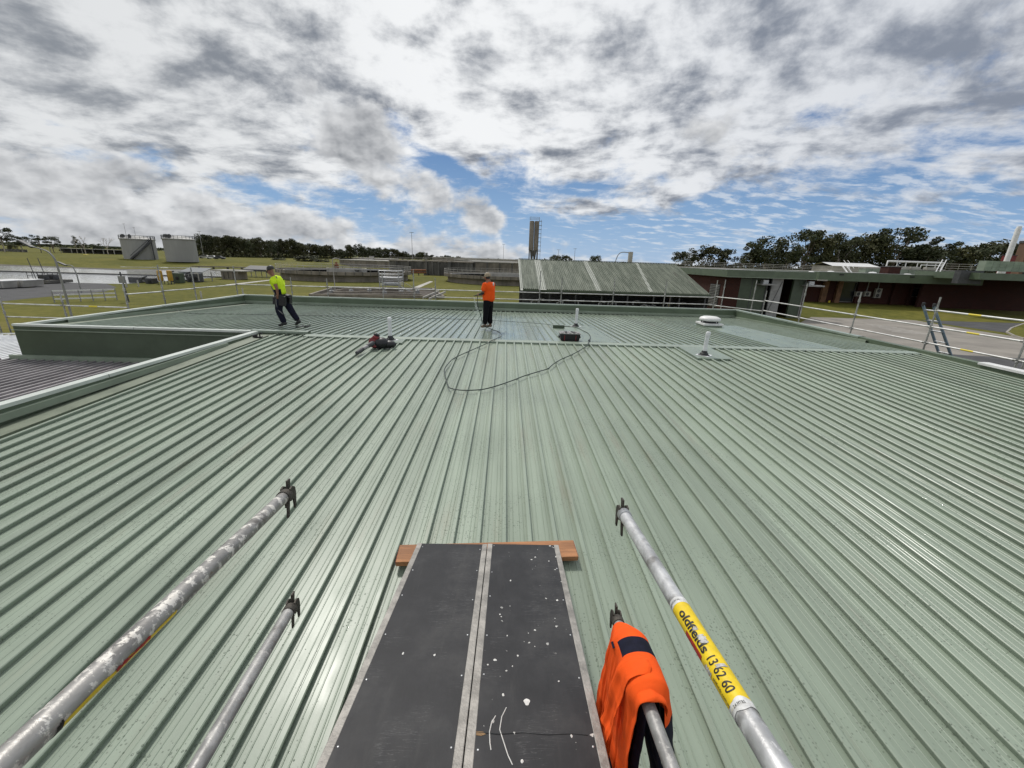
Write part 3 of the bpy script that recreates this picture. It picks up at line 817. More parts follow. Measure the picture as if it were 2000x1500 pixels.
M['tubeA'] = flake_mat('flaking_galvanised_tube', (0.27, 0.262, 0.25), (0.62, 0.60, 0.56), 0.135)
M['tubeB'] = flake_mat('dull_galvanised_tube', (0.33, 0.325, 0.315), (0.48, 0.47, 0.45), 0.06)
M['tubeC'] = flake_mat('clean_aluminium_tube', (0.52, 0.525, 0.53), (0.66, 0.66, 0.66), 0.04)
M['wedge'] = pm('dark_cast_wedge', (0.070, 0.062, 0.052), 0.6, 0.5, 0.4, 30, 0.3, 120)
M['sticker'] = pm('scuffed_yellow_sticker', (0.78, 0.56, 0.012), 0.42, 0, 0.10, 40)
M['stickerwhite'] = pm('scuffed_white_sticker', (0.62, 0.62, 0.61), 0.5, 0, 0.2, 60)
M['stickerred'] = pm('red_sticker', (0.36, 0.022, 0.016), 0.45, 0, 0.2, 40)
M['ink'] = pm('black_print', (0.012, 0.011, 0.010), 0.5, 0, 0.2, 60)
M['torn'] = pm('torn_sticker_backing', (0.46, 0.45, 0.44), 0.7, 0, 0.35, 90, 0.3, 200)
TR = 0.0242
class Rail:
    def __init__(s, a, b, back, mat, label, lift=0.0):
        s.a, s.b = Vector(a), Vector(b)
        s.d = (s.b - s.a).normalized()
        far, near = s.a, s.a + s.d * ((s.a.y - back) / -s.d.y)
        s.t = thing('guard_rail_tube', label, 'guard rail', near, 'guard rail tubes beside the gangway')
        mb = MB(); n = 14
        mb.tube([far + (near - far) * i / n for i in range(n + 1)], TR, 28, True); s.body = mb.build('tube', mat, s.t, smooth=40)
        d = -s.d                                        # pointing out past the far end
        up = Vector((0, 0, 1)); up = (up - d * up.dot(d)).normalized(); sd = d.cross(up)
        mb = MB(); mb.tube([far - d * 0.03, far - d * 0.028, far + d * 0.006, far + d * 0.012], [TR + .0012, TR + .004, TR + .004, TR + .001], 20)
        hd = mb.build('socket', M['wedge'] if mat != M['tubeC'] else M['steel'], s.t, smooth=40)
        # pressed head: two cheeks closing to a lip, with the captive wedge through them
        mb = MB()
        for q in (-1, 1):
            prof = [(0.000, 0.026), (0.022, 0.032), (0.048, 0.020), (0.057, -0.008), (0.053, -0.068), (0.040, -0.073), (0.030, -0.024), (0.000, -0.027)]
            o0 = sd * (q * 0.014); th = sd * (q * 0.007)
            A_ = [far + d * (x + 0.004) + up * z + o0 for x, z in prof]; B_ = [p + th for p in A_]
            m = len(prof)
            mb.add(A_ + B_, [tuple(range(m)) if q < 0 else tuple(range(m - 1, -1, -1)), tuple(range(2 * m - 1, m - 1, -1)) if q < 0 else tuple(range(m, 2 * m))] + [(i, (i + 1) % m, m + (i + 1) % m, m + i) for i in range(m)])
        mb.build('claw', M['wedge'], s.t)
        mb = MB(); p = far + d * 0.030
        mb.loft([[p + d * (x * w) + sd * (y * 0.004) + up * z + d * (z * 0.12) for x, y in ((-1, -1), (1, -1), (1, 1), (-1, 1))] for z, w in ((-0.104, 0.008), (-0.04, 0.011), (0.042, 0.015), (0.056, 0.017))])
        mb.build('wedge', M['wedge'], s.t, bevel=0.0015)
        # direction facing the viewer's side for print
        s.n0 = None
    def frame(s, off):
        c = s.a + s.d * off
        v = (CAM - c); v = (v - s.d * v.dot(s.d)).normalized()
        e = s.d.cross(v)
        if e.dot(_R) < 0: e = -e
        return c, v, e
    def pt(s, off, phi, r):
        if s.n0 is None: _, s.n0, s.e = s.frame(0.6)
        return s.a + s.d * off + (s.n0 * math.cos(phi) + s.e * math.sin(phi)) * r
    def off_at(s, x, y):
        # distance along the tube whose image is nearest a picture height
        best = min((abs(_proj_y(s.a + s.d * q * 0.002) - y), q * 0.002) for q in range(0, 700)); return best[1]
    def patch(s, o0, o1, p0, p1, r, mat, name, parent=None, jag=0.0, seed=1):
        mb = MB(); rr = random.Random(seed); no, np_ = 14, max(4, int(abs(p1 - p0) / 0.2))
        rows = []
        for i in range(no + 1):
            o = o0 + (o1 - o0) * i / no
            e0 = p0 + rr.uniform(-jag, jag); e1 = p1 + rr.uniform(-jag, jag)
            jo = rr.uniform(-jag, jag) * 0.02 if i in (0, no) else 0
            rows.append([s.pt(o + jo * math.sin(7 * k), e0 + (e1 - e0) * k / np_, r) for k in range(np_ + 1)])
        mb.loft(rows, caps=False, closed=False)
        return mb.build(name, mat, parent or s.t, smooth=60)
    def text(s, body, o0, height, phi0, r, mat, bold=0.0, length=None, name='lettering', around=False, parent=None):
        cu = bpy.data.curves.new('txt', 'FONT'); cu.body = body; cu.size = 1.0; cu.offset = bold; cu.resolution_u = 4
        ob = bpy.data.objects.new('txt', cu); COL.objects.link(ob)
        dg = bpy.context.evaluated_depsgraph_get(); me = bpy.data.meshes.new_from_object(ob.evaluated_get(dg))
        bm = bmesh.new(); bm.from_mesh(me)
        x0 = min(v.co.x for v in bm.verts); x1 = max(v.co.x for v in bm.verts)
        for axis_, lo, hi, st in (((0, 1, 0), -0.3, 1.0, 0.08),) if not around else (((1, 0, 0), x0, x1, 0.15),):
            q = lo
            while q < hi:
                bmesh.ops.bisect_plane(bm, geom=bm.verts[:] + bm.edges[:] + bm.faces[:], plane_co=Vector(axis_) * q, plane_no=axis_); q += st
        ky = height; kx = height if length is None else length / (x1 - x0)
        for v in bm.verts:
            if around: p = s.pt(o0 - v.co.y * ky, phi0 + (v.co.x - (x0 + x1) / 2) * kx / TR, r)
            else: p = s.pt(o0 + (v.co.x - x0) * kx, phi0 + (v.co.y - 0.33) * ky / TR, r)
            v.co = p
        base = world_loc(parent or s.t)
        for v in bm.verts: v.co -= base
        m2 = bpy.data.meshes.new(name); bm.to_mesh(m2); bm.free(); m2.materials.append(mat)
        bpy.data.objects.remove(ob); bpy.data.curves.remove(cu); bpy.data.meshes.remove(me)
        o = bpy.data.objects.new(name, m2); COL.objects.link(o); o.parent = parent or s.t
        return o
def _proj_y(p):
    d = Vector(p) - CAM; return 750 - FPX * d.dot(_U) / d.dot(_F)

rLU = Rail((-0.901, 1.5, 4.624), (-0.763, 0.456, 4.822), -0.9, M['tubeA'], 'flaking galvanised guard rail tube with worn yellow sticker, upper left of the gangway')
rLL = Rail((-0.957, 1.5, 4.021), (-0.867, 0.821, 4.150), -0.9, M['tubeB'], 'dull grey guard rail tube, lower one left of the gangway')
rRU = Rail((0.539, 1.5, 4.563), (0.503, 0.477, 4.758), -0.9, M['tubeC'], 'bright guard rail tube with yellow printed sticker, upper right of the gangway')
rRL = Rail((0.574, 1.5, 3.979), (0.557, 0.847, 4.103), -0.9, M['tubeB'], 'guard rail tube under the orange jumper, lower right of the gangway')

o0, o1 = rRU.off_at(0, 1186), rRU.off_at(0, 1392)
L = o1 - o0
st = rRU.patch(o0, o1, -2.7, 2.7, TR + 0.0007, M['sticker'], 'sticker')
rRU.patch(o0 - 0.012, o0 + 0.012, -2.9, 2.9, TR + 0.0010, M['stickerwhite'], 'white_band', st)
rRU.patch(o1 - 0.012, o1 + 0.012, -2.9, 2.9, TR + 0.0010, M['stickerwhite'], 'white_band', st, 0.3)
ta, tb_, tc_, td_ = (rRU.off_at(0, q) for q in (1206, 1288, 1298, 1368))
rRU.text('oldfields', ta, 0.030, -0.08, TR + 0.0014, M['ink'], 0.028, tb_ - ta, parent=st)
rRU.text('13 62 60', tc_, 0.031, -0.02, TR + 0.0014, M['ink'], 0.012, td_ - tc_, parent=st)
rRU.text('oldfields.com.au', tc_ + (td_ - tc_) * 0.45, 0.010, -0.86, TR + 0.0014, M['ink'], 0.0, (td_ - tc_) * 0.75, parent=st)
rRU.patch(ta + (tb_ - ta) * 0.40, tb_, -1.35, -0.72, TR + 0.0012, M['stickerred'], 'red_strip', st)
rRU.text('HORIZONTAL', o0 + 0.003, 0.0085, -0.35, TR + 0.0014, M['ink'], 0.01, 0.036, around=True, parent=st)
rRU.text('2.4 MTRS', o1 + 0.003, 0.0095, 0.0, TR + 0.0014, M['ink'], 0.0, 0.026, around=True, parent=st)
rRU.patch(ta + (tb_ - ta) * 0.66, ta + (tb_ - ta) * 0.84, -0.05, 0.55, TR + 0.0018, M['torn'], 'torn_patch', st, 0.16, 3)
rRU.patch(ta + (tb_ - ta) * 0.46, ta + (tb_ - ta) * 0.53, -0.02, 0.35, TR + 0.0018, M['torn'], 'torn_patch', st, 0.14, 5)
rRU.patch(tc_ + (td_ - tc_) * 0.26, tc_ + (td_ - tc_) * 0.37, 0.05, 0.95, TR + 0.0018, M['torn'], 'torn_patch', st, 0.18, 7)
rRU.patch(tc_ + 0.005, tc_ + 0.035, -1.2, -0.75, TR + 0.0018, M['torn'], 'torn_patch', st, 0.16, 9)
# remains of a sticker on the underside of the upper left tube
p0, p1 = rLU.off_at(0, 1190), rLU.off_at(0, 1412)
sl = rLU.patch(p0, p1, 0.85, 2.2, TR + 0.0007, M['sticker'], 'worn_sticker', None, 0.10, 11)
rLU.patch(p0 + (p1 - p0) * 0.30, p0 + (p1 - p0) * 0.62, 0.80, 1.15, TR + 0.0011, M['stickerred'], 'red_strip', sl, 0.08, 12)
rLU.patch(p1 - 0.002, p1 + 0.012, 0.7, 2.2, TR + 0.0010, M['ink'], 'worn_print', sl, 0.15, 13)

# jumper thrown over the lower right rail: a cloth grid settled over the tube by a small relaxation
import numpy as np
def drape(rail, s0, s1, Lu, Lr, Ll, Nu, Nv, seed, waves=3.0, r=TR + 0.006, steps=230, spread=0.0, bulge=0.0, shift=0.0, b0=0.25, b1=0.85, lean=0.0, gl=0.0, gr_=0.0, bend=0.22, rest=False):
    """cloth of Lu (along the tube) by Ll + Lr (left and right of it), settled over a tube that is thicker where cloth is bunched"""
    A = np.array(rail.a); d = np.array(rail.d); h = np.array((1.0, 0, 0)); h -= d * h.dot(d); h /= np.linalg.norm(h)
    upv = np.cross(h, d); upv = upv if upv[2] > 0 else -upv
    rs = np.random.RandomState(seed)
    def bump(al):
        u = np.clip((al - s0) / (s1 - s0), 0, 1)
        return np.clip((u / b0), 0, 1) ** 0.8 * np.clip((1.0 - u) / (1 - b1), 0, 1) ** 0.7
    def core(al):
        k = bump(al); return r + bulge * k, shift * k
    ui = np.linspace(0, 1, Nu); q = np.linspace(-Ll, Lr, Nv)
    X = np.zeros((Nu, Nv, 3))
    for i, u in enumerate(ui):
        for j, v in enumerate(q):
            s = s0 + (s1 - s0) * u + spread * abs(v) * (u - 0.5) + lean * max(0.0, -v)
            R, o = core(s0 + (s1 - s0) * u)
            z = 0.004 + 0.030 * (0.5 + 0.5 * math.sin(2 * math.pi * waves * u + 1.2 * math.sin(3 * v + seed))) * min(1, max(0, abs(v) - .05) / 0.15)
            a = max(-1.4, min(1.4, v / R))
            X[i, j] = A + d * s + h * (o + R * math.sin(a) + (v - a * R) * 0.14) + upv * (R * math.cos(a) + z) + np.array((0, 0, -0.985 * abs(v - a * R)))
    X += rs.normal(0, 0.0012, X.shape)
    pin = np.abs(q) < 0.6 * (Ll + Lr) / (Nv - 1)
    X0_ = X[:, pin].copy()
    P = X.copy(); du = Lu / (Nu - 1); dv = (Ll + Lr) / (Nv - 1)
    g = np.zeros(X.shape); g[..., 2] = -9.8; g[..., 0] = np.where(q < 0, -gl, gr_)[None, :] * np.clip(np.abs(q) / .15, 0, 1)[None, :]; dt = 1 / 60
    def con(a, b, L, k):
        D = X[b] - X[a]; l = np.linalg.norm(D, axis=-1, keepdims=True) + 1e-9
        c = D * (0.5 * k * (l - L) / l); X[a] += c; X[b] -= c
    sl = slice
    for st in range(steps):
        vel = (X - P) * 0.95; P = X.copy(); X = X + vel + g * dt * dt
        for it in range(7):
            for o in (0, 1):
                n = (Nu - o) // 2 * 2; con((sl(o, o + n, 2),), (sl(o + 1, o + n, 2),), du, 0.95)
                n = (Nv - o) // 2 * 2; con((sl(None), sl(o, o + n, 2)), (sl(None), sl(o + 1, o + n, 2)), dv, 1.0)
            for o in (0, 1):
                con((sl(0, Nu - 1), sl(o, Nv - 1, 2)), (sl(1, Nu), sl(o + 1, Nv, 2)), math.hypot(du, dv), 0.25)
                con((sl(1, Nu), sl(o, Nv - 1, 2)), (sl(0, Nu - 1), sl(o + 1, Nv, 2)), math.hypot(du, dv), 0.25)
            for o in (0, 1, 2, 3):
                a = np.arange(o, Nu - 2, 4); con((a,), (a + 2,), 2 * du * 0.98, bend)
                b = np.arange(o, Nv - 2, 4); con((sl(None), b), (sl(None), b + 2), 2 * dv * 0.985, bend * .7)
            W = X - A; al = W @ d; R, o = core(al)
            C0 = A + al[..., None] * d + h * o[..., None]; rad = X - C0; l = np.linalg.norm(rad, axis=-1)
            hit = l < R
            X[hit] = (C0 + rad / (l[..., None] + 1e-9) * R[..., None])[hit]
            P[hit] = X[hit]
            X[:, pin] = X0_
            low = X[..., 2] < (ZN + SN * X[..., 1] + 0.06); X[..., 2] = np.where(low, ZN + SN * X[..., 1] + 0.06, X[..., 2])
            pl = (X[..., 2] < 3.318 + SL * (X[..., 1] - 2.85) + 0.01) & (X[..., 0] < 0.515)
            if rest: X[..., 2] = np.where(pl, np.minimum(3.330 + SL * (X[..., 1] - 2.85), X[..., 2] + 0.006), X[..., 2])
            else: X[..., 0] = np.where(pl, np.minimum(0.515, X[..., 0] + 0.004), X[..., 0])
            P[pl] = X[pl]
    # small wrinkles
    for i in range(Nu):
        for j in range(Nv):
            p = Vector(X[i, j]); w = mnoise.noise(Vector((p.x * 26, p.y * 9 + seed, p.z * 9))) * .011 + mnoise.noise(Vector((p.x * 60, p.y * 26, p.z * 30))) * .005
            X[i, j] += np.array((-.8, -.2, .55)) * w * min(1.0, .35 + abs(q[j]) / .10)
    return X, ui, q
def cloth_object(name, X, fmat, mats, parent, thick=0.0022):
    Nu, Nv = X.shape[:2]; mb = MB()
    mb.add([tuple(p) for p in X.reshape(-1, 3)], [])
    for i in range(Nu - 1):
        for j in range(Nv - 1):
            mb.f.append((i * Nv + j, (i + 1) * Nv + j, (i + 1) * Nv + j + 1, i * Nv + j + 1)); mb.mi.append(fmat(i, j))
    o = mb.build(name, mats, parent); o.data.polygons.foreach_set('use_smooth', [True] * len(o.data.polygons))
    md = o.modifiers.new('thick', 'SOLIDIFY'); md.thickness = thick; md.offset = 0
    ss = o.modifiers.new('sub', 'SUBSURF'); ss.levels = 1; ss.render_levels = 1
    return o
s0, s1 = rRL.off_at(0, 1228), rRL.off_at(0, 1390)
jm = thing('hanging_jumper', 'orange and navy hi-vis jumper hanging over the lower right guard rail tube', 'jumper', tuple(rRL.a + rRL.d * (s0 + s1) / 2))
SLn = s1 - s0
X, ui, q = drape(rRL, s0, s1, SLn * 1.30, 0.50, 0.68, 56, 88, 3, 2.4, r=TR + 0.007, spread=0.45, bulge=0.048, shift=0.016, lean=0.10, gl=1.25, gr_=1.8, bend=0.06)
def body_col(i, j):
    u, v = ui[i], q[j]
    if v > 0.17 and u > 0.22: return 1
    if v > -0.045 and 0.36 < u < 0.56: return 1
    if u > 0.66 and v > 0.10: return 1
    if v < -0.36 and u > 0.55: return 1
    return 0
cloth_object('body', X, body_col, [M['orange'], M['navy']], jm)
X4, u4, q4 = drape(rRL, s1 - 0.24, s1 - 0.012, 0.30, 0.56, 0.60, 26, 76, 5, 1.6, r=TR + 0.003, spread=0.25, bulge=0.004, shift=0.004, gl=0.2, gr_=2.6, bend=.08)
cloth_object('navy_panel', X4, lambda i, j: 0, [M['navy']], jm)
# sleeves: one turned over the tube where it comes out, one looped beside it
X2, u2, q2 = drape(rRL, s1 - 0.100, s1 + 0.010, 0.150, 0.105, 0.44, 20, 50, 8, 1.2, r=TR + 0.020, spread=-0.55, bulge=0.012, shift=0.006, b0=.3, b1=.9, gl=0.6, bend=.10)
cloth_object('sleeve', X2, lambda i, j: 0, [M['orange'], M['navy']], jm, 0.003)
X3, u3, q3 = drape(rRL, s1 - 0.165, s1 - 0.075, 0.14, 0.020, 0.28, 20, 32, 12, 1.4, r=TR + 0.052, spread=-0.30, bulge=0.012, shift=0.020, b0=.3, b1=.7, gl=1.3, bend=.10)
cloth_object('sleeve', X3, lambda i, j: 0, [M['orange'], M['navy']], jm, 0.003)
# label stitched at the pocket edge
lb = X[int(.36 * 55), 46]; mb = MB(); mb.box(Vector(lb) + V(-.004, 0, .006), (.010, .030, .003), Matrix.Rotation(-.6, 3, 'Y')); mb.build('stitched_label', M['navy'], jm)

# ------------------------------------------------------------------ things on the roof
def skin_mesh(verts, edges, sub=2, root=None):
    names = list(verts); idx = {n: i for i, n in enumerate(names)}
    me = bpy.data.meshes.new('tmp'); me.from_pydata([verts[n][0] for n in names], [(idx[a], idx[b]) for a, b in edges], [])
    ob = bpy.data.objects.new('tmp', me); COL.objects.link(ob)
    ob.modifiers.new('skin', 'SKIN').use_smooth_shade = True
    for i, n in enumerate(names):
        r = verts[n][1]; sv = me.skin_vertices[0].data[i]
        sv.radius = r if isinstance(r, tuple) else (r, r); sv.use_root = (n == (root or names[0]))
    s = ob.modifiers.new('sub', 'SUBSURF'); s.levels = sub; s.render_levels = sub
    dg = bpy.context.evaluated_depsgraph_get(); out = bpy.data.meshes.new_from_object(ob.evaluated_get(dg))
    bpy.data.objects.remove(ob); bpy.data.meshes.remove(me)
    out.polygons.foreach_set('use_smooth', [True] * len(out.polygons))
    return out
def chain(E, *names):
    for a, b in zip(names[:-1], names[1:]): E.append((a, b))
def hand(Vt, E, wrist, name, p, fwd, side, curl):
    """palm and five bent fingers from a wrist; fwd along the hand, side towards the thumb, curl towards the palm"""
    p, fwd, side, curl = Vector(p), Vector(fwd).normalized(), Vector(side).normalized(), Vector(curl).normalized()
    Vt[name] = (p + fwd * 0.055, (0.040, 0.018)); chain(E, wrist, name)
    for k, (off, ln) in enumerate(((0.030, .075), (0.010, .085), (-0.010, .080), (-0.030, .062))):
        a = p + fwd * 0.095 + side * off; b = a + fwd * ln * .45 + curl * .012; c = b + fwd * ln * .30 + curl * ln * .55
        for q, (pt, r) in enumerate(((a, .0105), (b, .0095), (c, .008))): Vt[f'{name}f{k}{q}'] = (pt, r)
        chain(E, name, f'{name}f{k}0', f'{name}f{k}1', f'{name}f{k}2')
    a = p + fwd * 0.03 + side * 0.045; b = a + fwd * .035 + side * .022 + curl * .01; c = b + fwd * .028 + curl * .02
    for q, (pt, r) in enumerate(((a, .013), (b, .011), (c, .009))): Vt[f'{name}t{q}'] = (pt, r)
    chain(E, name, f'{name}t0', f'{name}t1', f'{name}t2')
def part_mesh(name, me, mat, parent):
    me.materials.clear(); me.materials.append(mat); me.name = name
    o = bpy.data.objects.new(name, me); COL.objects.link(o); o.parent = parent; return o

M['blackcloth'] = pm('black_cloth', (0.008, 0.008, 0.010), 0.9, 0, 0.3, 20, spec=0.15)
# ---- worker in yellow, walking to the left with head bent
def worker_yellow():
    base = Vector((-6.80, 12.72, zf(12.72) + 0.046))
    t = thing('person', 'person in yellow hi-vis shirt, dark trousers and tool belt walking with head bent', 'person', base)
    v, e = {}, []
    v['pelvis'] = ((-.05, 0, .95), (.145, .115)); v['spine'] = ((-.075, 0, 1.12), (.14, .11)); v['chest'] = ((-.11, 0, 1.33), (.165, .125)); v['neckb'] = ((-.185, 0, 1.49), .075)
    v['neck'] = ((-.225, 0, 1.555), .058); v['jaw'] = ((-.285, 0, 1.615), (.066, .085)); v['skull'] = ((-.275, 0, 1.69), (.080, .096)); v['crown'] = ((-.255, 0, 1.755), (.055, .065)); v['nose'] = ((-.385, 0, 1.625), .017)
    chain(e, 'pelvis', 'spine', 'chest', 'neckb', 'neck', 'jaw', 'skull', 'crown'); chain(e, 'jaw', 'nose')
    for n, s in (('l', -1), ('r', 1)):
        v[n + 'sh'] = ((-.135, .175 * s, 1.44), .066)
        v[n + 'el'] = ((-.015 - .04 * (s > 0), .245 * s, 1.17), .046); v[n + 'wr'] = ((-.035 - .15 * (s > 0), .205 * s, .985), .032)
        chain(e, 'chest', n + 'sh', n + 'el', n + 'wr')
        hand(v, e, n + 'wr', n + 'ha', v[n + 'wr'][0], (-.25, -.05 * s, -1), (-1, 0, .1), (0, -s, 0))
        v[n + 'hip'] = ((-.045, .095 * s, .90), .098); chain(e, 'pelvis', n + 'hip')
    v['lkn'] = ((-.125, -.105, .49), .066); v['lan'] = ((.005, -.10, .10), .045); v['lto'] = ((-.16, -.115, .04), .036); chain(e, 'lhip', 'lkn', 'lan', 'lto')
    v['rkn'] = ((.135, .105, .50), .066); v['ran'] = ((.345, .10, .15), .045); v['rto'] = ((.225, .10, .045), .036); chain(e, 'rhip', 'rkn', 'ran', 'rto')
    part_mesh('body', skin_mesh(v, e), M['skin'], t)
    # shirt with short sleeves: yellow above, navy below
    v, e = {}, []
    v['waist'] = ((-.055, 0, .93), (.21, .175)); v['belly'] = ((-.07, 0, 1.06), (.20, .175)); v['mid'] = ((-.085, 0, 1.20), (.20, .175)); v['chest'] = ((-.112, 0, 1.35), (.215, .17)); v['yoke'] = ((-.165, 0, 1.47), (.125, .105)); v['collar'] = ((-.20, 0, 1.515), .078)
    chain(e, 'waist', 'belly', 'mid', 'chest', 'yoke', 'collar')
    for n, s in (('l', -1), ('r', 1)):
        v[n + 's'] = ((-.13, .195 * s, 1.43), .088); v[n + 'c'] = ((-.06, .235 * s, 1.27), .078); chain(e, 'chest', n + 's', n + 'c')
    sh = part_mesh('shirt', skin_mesh(v, e, 2), M['hiyellow'], t)
    sh.data.materials.append(M['navy'])
    for p in sh.data.polygons:
        c = p.center
        if c.z < 1.13 and c.x < 0.03 and abs(c.y) < 0.21: p.material_index = 1
    v, e = {}, []
    v['w'] = ((-.05, 0, .97), (.175, .14)); v['c'] = ((-.045, 0, .86), (.17, .145)); chain(e, 'w', 'c')
    for n, pts in (('l', ((-.06, -.10, .80, .13), (-.125, -.11, .50, .105), (-.05, -.105, .26, .092), (.0, -.10, .10, .098))), ('r', ((.0, .10, .80, .13), (.135, .105, .50, .105), (.235, .10, .31, .092), (.335, .10, .15, .098)))):
        pr = 'c'
        for k, (x, y, z, r) in enumerate(pts): v[f'{n}{k}'] = ((x, y, z), r); e.append((pr, f'{n}{k}')); pr = f'{n}{k}'
    part_mesh('trousers', skin_mesh(v, e, 2), M['navy'], t)
    for nm, pts in (('l', ((.06, -.10, .065, .06), (.0, -.10, .13, .075), (-.10, -.11, .055, .05), (-.19, -.115, .042, .040))), ('r', ((.40, .10, .12, .058), (.345, .10, .16, .075), (.275, .10, .07, .048), (.20, .10, .042, .040)))):
        vv = {f'{nm}{k}': ((x, y, z), r) for k, (x, y, z, r) in enumerate(pts)}; ee = []; chain(ee, *vv)
        part_mesh('boot', skin_mesh(vv, ee, 2), M['rubber'], t)
    mb = MB(); R = Matrix.Rotation(math.radians(-28), 3, 'Y')
    mb.lathe((-.262, 0, 1.735), [(.108, -.045), (.107, .0), (.092, .045), (.055, .075), (.012, .086)], 16, R)
    cr = [Vector((-.262, 0, 1.735)) + R @ Vector((-.085 - .10 * math.cos(a), .085 * math.sin(a), -.04 - .02 * math.cos(a))) for a in [(-.5 + i / 8) * math.pi for i in range(9)]]
    mb.add(cr + [p + R @ Vector((0, 0, .008)) for p in cr], [tuple(range(8, -1, -1)), tuple(range(9, 18))] + [(i, i + 1, 10 + i, 9 + i) for i in range(8)])
    for p_ in range(len(mb.v)): mb.v[p_] = tuple(Vector(mb.v[p_]) + base)
    mb.build('cap', M['rubber'], t, smooth=50)
    for s in (-1, 1):
        mb = MB(); mb.sphere(base + V(-.262, .095 * s, 1.645), .022, .012, .032, 8, 6); mb.build('ear', M['skin'], t, smooth=60)
    mb = MB(); mb.lathe(base + V(-.05, 0, .955), [(.186, -.03), (.19, 0), (.186, .03)], 20); mb.build('tool_belt', M['rubber'], t, smooth=50)
    for (x, y, z, sx, sy, sz) in ((.07, -.185, .80, .20, .09, .30), (.12, .10, .82, .14, .16, .26), (-.16, -.17, .80, .12, .08, .24), (.17, -.02, .93, .14, .18, .09)):
        mb = MB(); mb.box(base + V(x, y, z), (sx, sy, sz), Matrix.Rotation(.12, 3, 'Y')); mb.build('pouch', M['black'], t, bevel=.02)
    for pts in (((-.24, -.10, 1.50), (-.25, -.13, 1.36), (-.20, -.17, 1.16), (-.12, -.19, .98)), ((-.06, -.12, 1.52), (-.02, -.14, 1.36), (.0, -.15, 1.15)), ((-.235, -.13, 1.34), (-.30, -.02, 1.33)), ((-.10, -.19, .96), (-.12, -.20, .72), (-.09, -.19, .52), (.02, -.17, .40))):
        mb = MB(); mb.tube([base + V(*p) for p in pts], .016, 6); mb.build('harness_strap', M['strap'], t, smooth=60)
    return t
worker_yellow()

